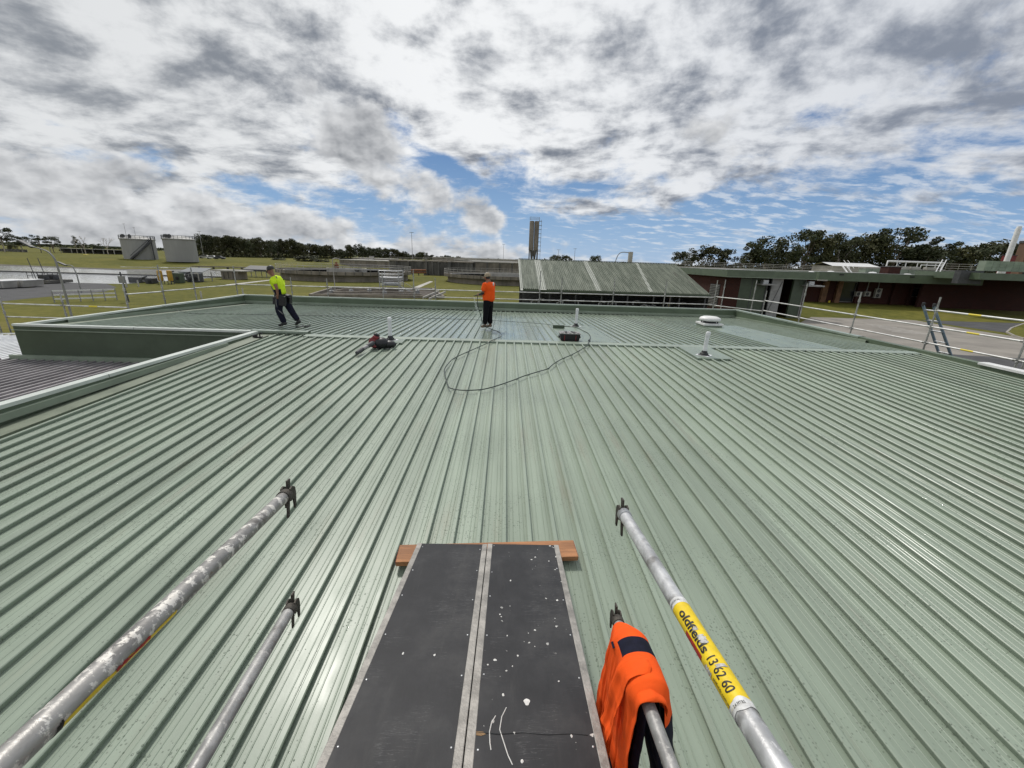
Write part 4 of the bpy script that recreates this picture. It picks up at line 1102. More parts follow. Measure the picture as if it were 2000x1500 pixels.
# ---- worker in orange, back half turned, washing the roof with a hose
def worker_orange():
    base = Vector((-0.55, 13.66, zf(13.66) + 0.046))
    t = thing('person', 'person in orange hi-vis shirt and black trousers spraying water from a hose', 'person', base)
    # faces left and away; a = forward, b = the person's left
    a = Vector((-.80, .60, 0)); b = Vector((-.60, -.80, 0))
    W = lambda f, l, z: tuple(a * f + b * l + Vector((0, 0, z)))
    v, e = {}, []
    v['pelvis'] = (W(0, 0, .97), (.14, .12)); v['spine'] = (W(-.01, 0, 1.14), (.135, .11)); v['chest'] = (W(-.01, 0, 1.36), (.16, .12)); v['neckb'] = (W(.01, 0, 1.51), .075)
    v['neck'] = (W(.03, 0, 1.58), .056); v['jaw'] = (W(.075, 0, 1.635), (.066, .085)); v['skull'] = (W(.06, 0, 1.705), (.078, .095)); v['crown'] = (W(.045, 0, 1.77), (.055, .062)); v['nose'] = (W(.175, 0, 1.645), .016)
    chain(e, 'pelvis', 'spine', 'chest', 'neckb', 'neck', 'jaw', 'skull', 'crown'); chain(e, 'jaw', 'nose')
    for n, s in (('l', 1), ('r', -1)):
        v[n + 'sh'] = (W(0, .185 * s, 1.45), .066)
        v[n + 'el'] = (W(.05, .24 * s, 1.17), .046); v[n + 'wr'] = (W(.27, .19 * s - .02, 1.10), .032)
        chain(e, 'chest', n + 'sh', n + 'el', n + 'wr'); hand(v, e, n + 'wr', n + 'ha', v[n + 'wr'][0], W(1, -.35 * s, -.15), (0, 0, 1), W(0, -s, -.4))
        v[n + 'hip'] = (W(0, .095 * s, .93), .098); v[n + 'kn'] = (W(.02, .10 * s, .50), .064); v[n + 'an'] = (W(-.02 + .06 * (s > 0), .10 * s, .10), .044); v[n + 'to'] = (W(.12 + .06 * (s > 0), .12 * s, .04), .036)
        chain(e, 'pelvis', n + 'hip', n + 'kn', n + 'an', n + 'to')
    part_mesh('body', skin_mesh(v, e), M['skin'], t)
    v, e = {}, []
    v['hem'] = (W(-.01, 0, .86), (.235, .20)); v['belly'] = (W(-.01, 0, 1.06), (.22, .19)); v['mid'] = (W(-.01, 0, 1.22), (.215, .18)); v['chest'] = (W(-.01, 0, 1.38), (.215, .17)); v['yoke'] = (W(0, 0, 1.48), (.13, .105)); v['collar'] = (W(.01, 0, 1.53), .078)
    chain(e, 'hem', 'belly', 'mid', 'chest', 'yoke', 'collar')
    for n, s in (('l', 1), ('r', -1)):
        v[n + 's'] = (W(0, .205 * s, 1.44), .092); v[n + 'c'] = (W(.03, .245 * s, 1.22), .086); chain(e, 'chest', n + 's', n + 'c')
    part_mesh('shirt', skin_mesh(v, e, 2), M['orange'], t)
    for n, s in (('l', 1), ('r', -1)):
        vv = {'a': (W(.035, .243 * s, 1.22), .060), 'b': (W(.055, .24 * s, 1.165), .056), 'c': (W(.17, .215 * s - .01, 1.13), .046), 'd': (W(.25, .193 * s - .02, 1.105), .042)}; ee = []; chain(ee, *vv)
        part_mesh('undersleeve', skin_mesh(vv, ee, 2), M['rubber'], t)
    v, e = {}, []
    v['w'] = (W(0, 0, 1.0), (.165, .135)); v['c'] = (W(0, 0, .88), (.17, .14)); chain(e, 'w', 'c')
    for n, s in (('l', 1), ('r', -1)):
        pr = 'c'
        for k, (f, l, z, r) in enumerate(((.0, .10, .82, .12), (.02, .10, .50, .10), (.0 + .05 * (s > 0), .10, .28, .09), (-.015 + .055 * (s > 0), .10, .12, .09))): v[f'{n}{k}'] = (W(f, l * s, z), r); e.append((pr, f'{n}{k}')); pr = f'{n}{k}'
    part_mesh('trousers', skin_mesh(v, e, 2), M['blackcloth'], t)
    for n, s in (('l', 1), ('r', -1)):
        k = .06 * (s > 0)
        vv = {'h': (W(-.075 + k, .10 * s, .06), .050), 'a': (W(-.02 + k, .10 * s, .10), .062), 'm': (W(.07 + k, .11 * s, .06), .052), 't': (W(.16 + k, .12 * s, .045), .042)}; ee = []; chain(ee, *vv)
        part_mesh('boot', skin_mesh(vv, ee, 2), M['boot'], t)
    mb = MB(); R = Matrix((a, b, Vector((0, 0, 1)))).transposed() @ Matrix.Rotation(math.radians(12), 3, 'Y'); cc = base + Vector(W(.05, 0, 1.735))
    mb.lathe(cc, [(.106, -.05), (.106, .0), (.092, .045), (.055, .075), (.012, .086)], 16, R)
    cr = [cc + R @ Vector((.085 + .10 * math.cos(q), .085 * math.sin(q), -.04 - .02 * math.cos(q))) for q in [(-.5 + i / 8) * math.pi for i in range(9)]]
    mb.add(cr + [p + R @ Vector((0, 0, .008)) for p in cr], [tuple(range(9)), tuple(range(17, 8, -1))] + [(i, 9 + i, 10 + i, i + 1) for i in range(8)])
    mb.build('cap', M['cap'], t, smooth=50)
    mb = MB(); mb.sphere(base + Vector(W(.045, 0, 1.665)), .088, .088, .075, 12, 8); mb.build('hair', M['rubber'], t, smooth=60)
    for s in (-1, 1):
        mb = MB(); mb.sphere(base + Vector(W(.055, .098 * s, 1.655)), .02, .014, .032, 8, 6); mb.build('ear', M['skin'], t, smooth=60)
    mb = MB(); mb.sphere(base + Vector(W(-.135, -.08, 1.46)), .03, .05, .06, 8, 6); mb.build('shoulder_print', M['white'], t, smooth=60)
    return base, W
wbase, WO = worker_orange()

# ---- hose
def smooth_path(pts, n=6):
    pts = [Vector(p) for p in pts]; out = []
    for i in range(len(pts) - 1):
        p0, p1, p2, p3 = pts[max(i - 1, 0)], pts[i], pts[i + 1], pts[min(i + 2, len(pts) - 1)]
        for k in range(n):
            t = k / n; t2, t3 = t * t, t * t * t
            out.append(0.5 * ((2 * p1) + (p2 - p0) * t + (2 * p0 - 5 * p1 + 4 * p2 - p3) * t2 + (3 * p1 - p0 - 3 * p2 + p3) * t3))
    out.append(pts[-1]); return out
def near_pt(x, y, dz=0.057):
    d = ray(x, y); return CAM + d * ((ZN + dz - CZ) / (d.z - SN * d.y))
def far_pt(x, y, dz=0.057):
    d = ray(x, y); return CAM + d * ((ZR + SF * YR + dz - CZ) / (d.z + SF * d.y))
hz = lambda p: Vector((p.x, p.y, (zn(p.y) if p.y < YR else zf(p.y)) + 0.062 + 0.004 * math.sin(p.x * 9 + p.y * 4)))
lefthand = wbase + Vector(WO(.36, .13, 1.09))
hp = [lefthand + Vector((-.04, .02, -.02)), lefthand, wbase + Vector(WO(.30, .20, 0.80)), wbase + Vector(WO(.10, .27, 0.45)), wbase + Vector(WO(.0, .25, .15))]
run = [far_pt(x, y) for x, y in ((963, 644.5), (975.5, 649), (979, 654.5), (975.5, 660))] + [near_pt(x, y) for x, y in ((954, 670), (931, 680), (905, 691), (884, 702), (870, 718), (868, 728), (872, 744), (876, 756), (884, 760), (905, 763), (940, 761), (968, 755), (1000, 744), (1025, 734), (1050, 727), (1070, 720), (1082, 711), (1098, 701), (1117, 693), (1134, 684), (1147, 675))] + \
    [far_pt(x, y) for x, y in ((1150.5, 667), (1153, 658), (1148, 651), (1138, 645.5), (1129, 641), (1116, 638), (1100, 637.5))]
hp += [hz(p) for p in run]
path = smooth_path(hp, 6)
for p in path:
    m = (zn(p.y) if p.y < YR else zf(p.y)) + 0.058
    if p.z < m: p.z = m
    if abs(p.y - YR) < 0.35: p.z = max(p.z, ZR + 0.075)
ho = thing('garden_hose', 'dark hose looping over the ridge from the orange worker to the vent pipe', 'hose', path[len(path) // 2])
mb = MB(); mb.tube(path, 0.011, 8); mb.build('hose_line', M['hose'], ho, smooth=60)
c = far_pt(1150.5, 666); mb = MB(); mb.tube([hz(c) - V(0.02, .07, -.02), hz(c) + V(.03, .07, .02)], 0.026, 10); mb.build('coupling', M['black'], ho, smooth=50)
mb = MB(); mb.tube([lefthand + Vector((-.14, .08, -.05)), lefthand + Vector((-.05, .03, -.02)), lefthand + Vector((.02, 0, 0))], [.012, .018, .016], 8); mb.build('nozzle', M['black'], ho, smooth=50)
# falling water
mb = MB(); rr = random.Random(5); src = lefthand + Vector((-.14, .08, -.06)); dst = far_pt(935, 625, 0.02)
for k in range(240):
    u = rr.random() ** 0.8; p = src.lerp(dst, u) + Vector((0, 0, .28 * u * (1 - u))); s = .012 + .09 * u * u
    p += Vector((rr.gauss(0, s), rr.gauss(0, s), rr.gauss(0, s * .6)))
    d = (dst - src).normalized() * rr.uniform(.015, .05); mb.tube([p, p + d], rr.uniform(.0025, .006), 4)
M['spray'] = pm('water_drops', (0.80, 0.84, 0.86), 0.12, 0, 0.05, 5)
tag(mb.build('water_spray', M['spray'], loc=tuple(dst)), 'thin jet of water falling from the hose in front of the orange worker', 'water', kind='stuff')

# ---- safety line across the far roof
lp = [atX(317, 597, -13.2)] + [far_pt(x, y, 0.055) for x, y in ((350, 607), (372, 612), (430, 613), (500, 614), (600, 616), (700, 618.5), (800, 621), (880, 623), (960, 626), (1020, 629.5), (1065, 633), (1084, 636))]
mb = MB(); mb.tube(smooth_path(lp, 5), 0.008, 6)
tag(mb.build('safety_line', M['hose'], loc=tuple(lp[0])), 'thin green safety line lying across the far roof slope', 'rope')

# ---- vent pipes
def vent_pipe(x, y, label, h=0.60, lean=0.0, zfun=zn):
    z = zfun(y) + 0.05
    t = thing('vent_pipe', label, 'vent pipe', (x, y, z), 'white plastic vent pipes on the roof')
    R = Matrix.Rotation(lean, 3, 'Y')
    mb = MB(); mb.lathe((x, y, z), [(.052, .03), (.052, h - .10), (.058, h - .10), (.058, h - .03), (.052, h - .012), (.040, h)], 18, R); mb.build('pipe', M['pvc'], t, smooth=35)
    mb = MB(); mb.lathe((x, y, z), [(.145, .0), (.145, .008), (.105, .022), (.098, .05), (.075, .065), (.068, .10), (.054, .115)], 18, R); mb.build('rubber_boot', M['rubber'], t, smooth=35)
    mb = MB(); mb.box((x, y, z + .001), (.32, .32, .008), Matrix.Rotation(.78, 3, 'Z')); mb.build('flange', M['pvc'], t)
    return t
vent_pipe(-3.04, 10.76, 'white vent pipe behind the red leaf blower, leftmost of three')
vent_pipe(5.13, 10.06, 'white vent pipe with black rubber boot nearest the viewer, right of the roof', lean=.03)
vent_pipe(2.65, 14.96, 'white vent pipe behind the tool crate on the far roof slope', 0.66, .02, zf)

# ---- mushroom ventilator
x, y = 8.36, 16.4; z = zf(y)
t = thing('roof_ventilator', 'white mushroom roof ventilator on a square base on the far slope', 'ventilator', (x, y, z))
mb = MB(); mb.bbox(x - .36, x + .36, y - .36, y + .36, z + .02, z + .12); mb.build('curb', M['flash'], t, bevel=.006)
mb = MB(); mb.bbox(x - .39, x + .39, y - .39, y + .39, z + .12, z + .20); mb.build('base_tray', M['white'], t, bevel=.01)
mb = MB(); mb.lathe((x, y, z), [(.25, .20), (.25, .34)], 20); mb.build('throat', M['rubber'], t, smooth=40)
for k in range(4):
    a = math.pi / 4 + k * math.pi / 2; mb = MB(); mb.bbox(x + .31 * math.cos(a) - .02, x + .31 * math.cos(a) + .02, y + .31 * math.sin(a) - .02, y + .31 * math.sin(a) + .02, z + .2, z + .34); mb.build('bracket', M['darkgrey'], t)
mb = MB(); mb.lathe((x, y, z), [(.385, .29), (.405, .315), (.405, .36), (.37, .405), (.27, .445), (.11, .458), (.01, .46)], 28); mb.build('hood', M['white'], t, smooth=50)

# ---- leaf blower lying by the first vent pipe
p = near_pt(738, 679, 0.05)
t = thing('leaf_blower', 'red and black petrol leaf blower lying on the ribs by the left vent pipe', 'leaf blower', p)
q = lambda x, y, z: p + Vector((x, y, z)) * .76
mb = MB(); mb.sphere(q(.08, .10, .13), .20, .17, .15, 14, 9); mb.build('motor_housing', M['black'], t, smooth=50)
mb = MB(); mb.sphere(q(.30, .16, .09), .20, .13, .10, 12, 8); mb.build('backpack_pad', M['black'], t, smooth=50)
mb = MB(); mb.lathe(q(-.10, .02, .17), [(.02, -.06), (.13, -.055), (.145, 0), (.13, .055), (.05, .07)], 18, Matrix.Rotation(1.2, 3, 'X') @ Matrix.Rotation(.3, 3, 'Y')); mb.build('fan_housing', M['red'], t, smooth=40)
mb = MB(); mb.box(q(-.06, .06, .31), (.16, .14, .10), Matrix.Rotation(.4, 3, 'Y')); mb.build('fuel_tank', M['red'], t, bevel=.03)
mb = MB(); mb.tube([q(-.10, .1, .30), q(-.12, .08, .40), q(-.03, .06, .43), q(.06, .08, .36)], .02, 8); mb.build('handle', M['black'], t, smooth=50)
mb = MB(); mb.sphere(q(-.06, .08, .40), .06, .05, .05, 10, 7); mb.build('air_filter', M['black'], t, smooth=50)
mb = MB(); mb.tube([q(-.12, -.04, .16), q(-.20, -.20, .12), q(-.24, -.30, .10)], [.062, .055, .050], 12); mb.build('elbow_tube', M['darkgrey'], t, smooth=40)
mb = MB(); mb.tube([q(-.23, -.28, .10), q(-.30, -.55, .06)], [.046, .044], 12); mb.build('blower_tube', M['grey'], t, smooth=40)
mb = MB(); mb.tube([q(-.30, -.54, .06), q(-.33, -.72, .035), q(-.36, -.92, .02)], [.047, .052, .040], 12); mb.build('nozzle', M['darkgrey'], t, smooth=40)

# ---- tool crate, steel channel, clamp and strap
p = (far_pt(1092, 664, 0.05) + far_pt(1131, 665, 0.05)) / 2
t = thing('tool_crate', 'black and red plastic tool crate standing by the ridge', 'crate', p)
mb = MB(); mb.loft([[p + V(sx * w, sy * d, z) for sx, sy in ((-1, -1), (1, -1), (1, 1), (-1, 1))] for w, d, z in ((.24, .13, 0), (.26, .15, .02), (.28, .17, .20), (.29, .18, .205))], True); mb.build('tub', M['black'], t)
for sx in (-.16, .16):
    mb = MB(); mb.box(p + V(sx, -.166, .09), (.02, .012, .15)); mb.build('red_latch', M['red'], t)
for sx in (-.30, .30):
    mb = MB(); mb.box(p + V(sx, 0, .10), (.035, .10, .06)); mb.build('side_handle', M['rubber'], t, bevel=.01)
mb = MB(); mb.box(p + V(0, 0, .213), (.60, .37, .014)); mb.build('rim', M['grey'], t)
for k in range(5):
    mb = MB(); mb.box(p + V(-.2 + .1 * k, 0.02 * (k % 2), .222), (.06, .30, .03), Matrix.Rotation(.12 * (k - 2), 3, 'Z')); mb.build('tool', M['rubber'] if k % 2 else M['grey'], t)
p = (far_pt(1081, 641, 0.05) + far_pt(1101, 641, 0.05)) / 2
mb = MB(); prof = [(-.05, .10), (-.05, 0), (.05, 0), (.05, .10)]
mb.loft([[p + V(-.20, a, b) for a, b in prof], [p + V(.20, a, b) for a, b in prof]], caps=False, closed=False)
o = mb.build('steel_channel', M['wallgreen'], loc=tuple(p)); sd_ = o.modifiers.new('s', 'SOLIDIFY'); sd_.thickness = .004
tag(o, 'short green steel channel offcut lying on the far roof by the vent pipe', 'steel channel')
p = far_pt(594, 636.5, 0.05)
mb = MB(); mb.tube(smooth_path([far_pt(578, 637, .06), far_pt(586, 638.5, .055), far_pt(592, 636, .06), far_pt(597, 638, .055), far_pt(606, 635.5, .06)], 4), [.02] * 17, 6)
tag(mb.build('webbing_strap', M['black'], loc=tuple(p)), 'black webbing strap lying on the roof behind the yellow worker', 'strap')
p = Vector((-6.55, 10.75, zn(10.75) + 0.02))
t = thing('roof_anchor', 'small black anchor clamp beside the left parapet near the ridge', 'anchor', p)
mb = MB(); mb.box(p + V(0, 0, .01), (.22, .10, .02)); mb.build('plate', M['black'], t)
mb = MB(); mb.tube([p + V(.06, 0, .02), p + V(.06, 0, .10), p + V(.10, 0, .13), p + V(.13, 0, .08)], .018, 8); mb.build('eye', M['black'], t, smooth=50)
mb = MB(); mb.tube([p + V(-.12, 0, .03), p + V(-.02, .02, .05)], .03, 8); mb.build('bolt', M['black'], t, smooth=50)

# ------------------------------------------------------------------ scaffold round the roof
def standard(x, y, z0, z1, label, group, lean=(0, 0)):
    t = thing('scaffold_standard', label, 'scaffold post', (x, y, z0), group)
    mb = MB(); mb.tube([(x, y, z0), (x + lean[0], y + lean[1], z1)], 0.024, 10); mb.build('tube', M['post'], t, smooth=50)
    z = 3.08
    while z < z1 - 0.05:
        if z > z0:
            mb = MB(); mb.lathe((x, y, z), [(.026, -.05), (.040, -.045), (.040, -.02), (.030, 0), (.040, .02), (.040, .045), (.026, .05)], 10); mb.build('star_joint', M['post'], t, smooth=50)
        z += 0.5
    return t
def ledger(a, b, label, group, band=None):
    a, b = Vector(a), Vector(b)
    t = thing('scaffold_rail', label, 'scaffold rail', (a + b) / 2, group)
    mb = MB(); mb.tube([a, b], 0.0242, 10); mb.build('tube', M['rail'], t, smooth=50)
    d = (b - a).normalized()
    for p, s in ((a, 1), (b, -1)):
        mb = MB(); mb.tube([p - d * s * .01, p + d * s * .06], 0.032, 8); mb.build('wedge_head', M['post'], t, smooth=50)
    if band:
        c = a.lerp(b, band); mb = MB(); mb.tube([c - d * .16, c + d * .16], 0.0256, 10); mb.build('yellow_band', M['safety'], t, smooth=50)
    return t
ordn = ['first', 'second', 'third', 'fourth', 'fifth', 'sixth', 'seventh', 'eighth', 'ninth', 'tenth', 'eleventh', 'twelfth']
# right side, just outside the parapet
XS = 12.9; gr = 'scaffold posts along the right side of the roof'; gl = 'scaffold rails along the right side of the roof'
ry = [20.25, 17.6, 14.8, 12.03, 9.70, 7.1]
rt = [4.55, 5.05, 4.88, 4.95, 4.75, 4.9]
nm = ['short post by the green doors', 'tall post before the open brick doorway', 'post standing before the grass verge', 'post against the blue ladder', 'nearest post at the right edge of the picture', 'post beyond the right edge']
for k, (y, z) in enumerate(zip(ry, rt)):
    standard(XS, y, 0.0, z, f'scaffold post right of the roof, the {nm[k]}', gr)
nm2 = ['by the green doors', 'before the brick doorway', 'before the pale apron', 'from the blue ladder rightwards', 'leaving the picture on the right']
for k in range(5):
    for z, w in ((4.07, 'middle'), (3.59, 'lower')):
        ledger((XS, ry[k] - .03, z), (XS, ry[k + 1] + .03, z), f'{w} scaffold rail right of the roof {nm2[k]}', gl, 0.5 if k >= 3 else None)
ledger((XS, 12.0, 4.56), (XS, 9.73, 4.56), 'upper pale scaffold rail with yellow band starting at the blue ladder', gl, 0.45)
standard(13.9, 10.3, 0.0, 4.35, 'dark thin scaffold post behind the rails near the right edge', gr)
# return at the far right corner
standard(XS + .1, 21.4, 0, 5.0, 'scaffold post at the far right corner of the roof before the green doors', gr)
ledger((XS, 20.3, 4.02), (11.6, 22.5, 4.02), 'short slanting scaffold rail across the far right corner, upper one', gl)
ledger((XS, 20.3, 3.55), (11.6, 22.5, 3.55), 'short slanting scaffold rail across the far right corner, lower one', gl)
# far side
YS = 22.3; gf = 'scaffold posts behind the far parapet'; gfr = 'scaffold rails behind the far parapet'
fx = [(-14.3, 4.85), (-11.4, 4.35), (-9.5, 4.35), (-6.55, 4.75), (-4.9, 4.95), (-3.75, 4.55), (1.86, 5.1), (3.03, 4.78), (5.86, 4.85), (8.67, 4.9), (11.42, 4.92), (11.85, 4.95)]
wh = ['at the far left corner', 'behind the yellow worker', 'right of the yellow worker', 'before the clarifier ladder', 'before the round clarifier', 'beside the sludge pit', 'before the shed roof end', 'before the shed left part', 'before the shed middle', 'before the shed right part', 'left of a pair before the brick wall', 'right of a pair before the brick wall']
for (x, z), w in zip(fx, wh): standard(x, YS, 0, z, f'scaffold post behind the far parapet {w}', gf)
cx = [-14.3, -11.4, -9.5, -6.55, -4.9, -3.75, 1.86, 3.03, 5.86, 8.67, 11.42]
w2 = ['at the far left corner', 'behind the yellow worker', 'right of the yellow worker', 'before the clarifier ladder', 'before the round clarifier', 'left of the orange worker', 'across the shed end', 'across the shed left part', 'across the shed middle', 'across the shed right part']
for k in range(10):
    ledger((cx[k] + .03, YS, 3.90 + .01 * k), (cx[k + 1] - .03, YS, 3.91 + .01 * k), f'upper scaffold rail behind the far parapet {w2[k]}', gfr)
    if k >= 5: ledger((cx[k] + .03, YS, 3.50 + .012 * k), (cx[k + 1] - .03, YS, 3.51 + .012 * k), f'lower scaffold rail behind the far parapet {w2[k]}', gfr)
# left side
gL = 'scaffold posts left of the roof'; gLr = 'scaffold rails left of the roof'
for (y, z, w) in ((15.75, 4.3, 'nearest one at the sunlit parapet edge'), (17.5, 4.95, 'before the yellow tanks'), (19.3, 4.85, 'before the pump shelter')):
    standard(-14.3, y, 0, z, f'scaffold post left of the roof, {w}', gL)
for y0, y1, w in ((15.78, 17.47, 'nearest length'), (17.53, 19.27, 'before the yellow tanks'), (19.33, 22.27, 'before the pump shelter')):
    ledger((-14.3, y0, 3.90), (-14.3, y1, 3.88), f'scaffold rail left of the roof, {w}', gLr)
standard(-16.76, 15.8, 0, 3.85, 'scaffold post standing on the grass at the left before the white barrier', gL)
standard(-19.05, 15.8, 0, 3.9, 'scaffold post at the left edge of the picture', gL)
ledger((-19.0, 15.8, 3.42), (-16.8, 15.8, 3.41), 'upper pale scaffold rail at the left edge over the grass', gLr)
ledger((-16.72, 15.8, 3.41), (-14.33, 15.8, 3.40), 'pale scaffold rail over the grass before the white barrier', gLr, .45)
ledger((-19.0, 15.8, 2.92), (-16.8, 15.8, 2.92), 'lower pale scaffold rail at the left edge over the grass', gLr)
ledger((-20.0, 13.4, 2.62), (-14.2, 14.2, 2.72), 'low scaffold rail above the white roof at the left edge', gLr)
standard(-18.3, 14.9, 0, 3.0, 'short scaffold post above the white roof at the left edge', gL)

# ---- blue ladder leaning on the right scaffold
def ladder_between(fl, fr, tl, tr, n, label, mat, w=.05, name='ladder', cat='ladder', group=None):
    fl, fr, tl, tr = map(Vector, (fl, fr, tl, tr))
    t = thing(name, label, cat, (fl + fr) / 2, group)
    for a, b in ((fl, tl), (fr, tr)):
        mb = MB(); mb.bar(a, b, .03, w * 1.6, up=(fr - fl)); mb.build('stile', mat, t, bevel=.004)
    for k in range(n):
        u = (k + .6) / n; mb = MB(); mb.tube([fl.lerp(tl, u), fr.lerp(tr, u)], .022, 8); mb.build('rung', M['steel'], t, smooth=50)
    return t
tl, tr = atX(1803, 597, 13.25), atX(1823, 598, 13.25)
fl, fr = onz(1862, 735, 0), onz(1895, 738, 0)
tl = Vector((13.25, tl.y + .02, tl.z)); tr = Vector((13.25, tl.y - .42, tl.z))
fl = Vector((14.35, 10.35, 0.02)); fr = Vector((14.35, 9.93, 0.02))
tl = atX(1803, 597, 13.3); tr = atX(1824, 599, 13.3)
ml, mr = atX(1832, 685, 13.65), atX(1856, 690, 13.65)
def ext(p, q):
    d = (q - p); return p + d * ((0.02 - p.z) / d.z)
lt = ladder_between(ext(tl, ml), ext(tr, mr), tl, tr, 15, 'blue grey extension ladder leaning against the scaffold on the right', M['blue'])
for p in (tl, tr):
    mb = MB(); mb.box(p + V(0, 0, .04), (.07, .07, .12)); mb.build('rubber_tip', M['rubber'], lt, bevel=.015)

# ------------------------------------------------------------------ background structures
def nth(n): return f"{n}{'th' if 10 <= n % 100 <= 20 else {1: 'st', 2: 'nd', 3: 'rd'}.get(n % 10, 'th')}"
# ---- open shed with weathered roof
EL, ER = onz(1018, 567, 3.0), onz(1370, 573, 3.0)
ye = (EL.y + ER.y) / 2; x0, x1 = EL.x, ER.x
yr_ = ye + 9.5
zr_ = atY(1013, 506, yr_).z
M['stripsheet'] = pm('faded_translucent_strip', (0.36, 0.375, 0.33), .6, 0, .15, 1.2)
sd = thing('open_shed', 'long open shed with weathered pale green ribbed roof beyond the far parapet', 'shed', ((x0 + x1) / 2, ye + 4, 0))
n = 24; w = (x1 - x0) / n
def shed_sheet():
    prof = []
    for k in range(4):
        c = (k + .5) * w / 4
        prof += [(k * w / 4, 0), (c - .05, 0), (c - .03, .075), (c + .03, .075), (c + .05, 0)]
    prof += [(w, 0)]
    me = bpy.data.meshes.new('shed_sheet'); m = len(prof)
    vs = [(x, y, z + h) for y, z in ((0, 3.0), (yr_ - ye, zr_)) for x, h in prof]
    me.from_pydata(vs, [], [(i, i + 1, m + i + 1, m + i) for i in range(m - 1)]); me.materials.append(M['shedroof']); me.update(); return me
ms = shed_sheet()
for k in range(n): link('roof_sheet', ms, sd, (x0 + k * w - sd.location.x, ye - sd.location.y, 0.001 * (k % 2)))
slope = (zr_ - 3.0) / (yr_ - ye)
def onroof(x, y):   # picture point on the shed roof plane
    d = ray(x, y); t = (3.0 - slope * ye + 0.06 - CZ) / (d.z - slope * d.y); return CAM + d * t
for a, b, wd in (((1049, 508), (1060, 566), .36), ((1143, 510), (1170, 568), .26), ((1243, 513), (1272, 570), .16), ((1014, 506.5), (1019, 567), .12)):
    p, q_ = onroof(*a), onroof(*b); mb = MB(); mb.quad(p + V(-wd, 0, 0), q_ + V(-wd, 0, 0), q_ + V(wd, 0, 0), p + V(wd, 0, 0)); mb.build('roof_strip', M['stripsheet'], sd)
mb = MB(); mb.bar((x0, yr_, zr_ + .07), (x1, yr_, zr_ + .07), .35, .04); mb.build('ridge_cap', M['shedroof'], sd)
mb = MB(); mb.bbox(x0, x1, ye - .10, ye - .02, 2.82, 3.02); mb.build('gutter', M['wallgreen'], sd)
for k in range(8):
    x = x0 + .3 + (x1 - x0 - .6) * k / 7
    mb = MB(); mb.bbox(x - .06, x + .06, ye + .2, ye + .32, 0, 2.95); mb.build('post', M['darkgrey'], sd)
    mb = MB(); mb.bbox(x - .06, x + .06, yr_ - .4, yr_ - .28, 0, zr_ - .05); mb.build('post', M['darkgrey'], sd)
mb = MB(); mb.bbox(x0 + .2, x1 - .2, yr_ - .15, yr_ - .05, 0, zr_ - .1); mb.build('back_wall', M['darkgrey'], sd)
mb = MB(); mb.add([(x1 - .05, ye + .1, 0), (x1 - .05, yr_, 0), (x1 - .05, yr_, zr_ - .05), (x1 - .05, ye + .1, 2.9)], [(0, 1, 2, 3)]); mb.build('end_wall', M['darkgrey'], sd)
rr = random.Random(21)
for k in range(22):     # pumps and pipework standing under the shed
    x = x0 + 1.5 + (x1 - x0 - 3) * k / 21 + rr.uniform(-.3, .3); y = ye + rr.uniform(1.0, 4.5); h = rr.uniform(.5, 1.6); ww = rr.uniform(.4, .9)
    t = thing('pump_unit', f'dark machine in the shade under the open shed, {nth(k + 1)} from its left end', 'machine', (x, y, 0), 'machines standing under the open shed')
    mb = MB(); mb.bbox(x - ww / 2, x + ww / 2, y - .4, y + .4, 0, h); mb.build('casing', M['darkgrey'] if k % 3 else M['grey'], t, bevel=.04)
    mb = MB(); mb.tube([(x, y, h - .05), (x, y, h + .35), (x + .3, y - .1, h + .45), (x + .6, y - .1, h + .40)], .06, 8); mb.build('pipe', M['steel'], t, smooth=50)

# ---- brick building on the right, front block
ZA = 46
P0, P1 = dep(1419, 541, ZA), dep(1592, 547, ZA)
ztop, zbot = dep(1419, 526.5, ZA).z, P0.z
yf = P0.y; xa, xb = P0.x, P1.x
br = thing('brick_building', 'brick building with deep green fascia, tall doors and roof vents on the right', 'building', ((xa + xb) / 2, yf + 8, 0))
mb = MB(); mb.bbox(xa, xb + .2, yf, yf + 18, zbot, ztop); mb.build('fascia', M['parapet'], br)
mb = MB(); mb.bbox(xa + .3, xb - .1, yf + .3, yf + 17.7, ztop, ztop + .03); mb.build('roof', M['grey'], br)
mb = MB(); mb.bbox(xa - .02, xb + .22, yf - .03, yf - .005, zbot, zbot + .06); mb.build('fascia_trim', M['flash'], br)
wy = yf + 0.9
wx = lambda px, py=580: atY(px, py, wy).x
zz = lambda px, py: atY(px, py, wy).z
def front(a, b, z0, z1, name, mat, dy=0.0, th=.3, parent=br):
    mb = MB(); mb.bbox(a, b, wy + dy, wy + dy + th, z0, z1); return mb.build(name, M[mat], parent)
H = zbot - .01
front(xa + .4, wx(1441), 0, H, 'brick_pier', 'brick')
d1 = front(wx(1441), wx(1492), 0, H, 'tall_door', 'wallgreen', .06)
front(wx(1464), wx(1465.5), 0.05, H - .05, 'door_joint', 'darkgrey', .04, .03, d1)
gd = front(wx(1492), wx(1495), 0, H, 'jamb', 'darkgrey', .0)
lf = front(wx(1500), wx(1521), 0, H, 'grey_door_leaf', 'grey', -.25, .08)
mb = MB(); mb.bar((wx(1502), wy - .26, .8), (wx(1519), wy - .26, H - .3), .09, .03); mb.build('brace', M['darkgrey'], br)
mb = MB(); mb.bar((wx(1502), wy - .26, .7), (wx(1519), wy - .26, .72), .09, .03); mb.build('brace', M['darkgrey'], br)
front(wx(1521), wx(1545), 0, H, 'dark_doorway', 'black', 2.0, .1)
front(wx(1545), wx(1566), 0, H, 'tall_door', 'wallgreen', .05)
front(wx(1566), wx(1571), 0, H, 'jamb', 'grey', 0)
front(wx(1571), xb - .1, 0, H, 'brick_pier', 'brick', -.1)
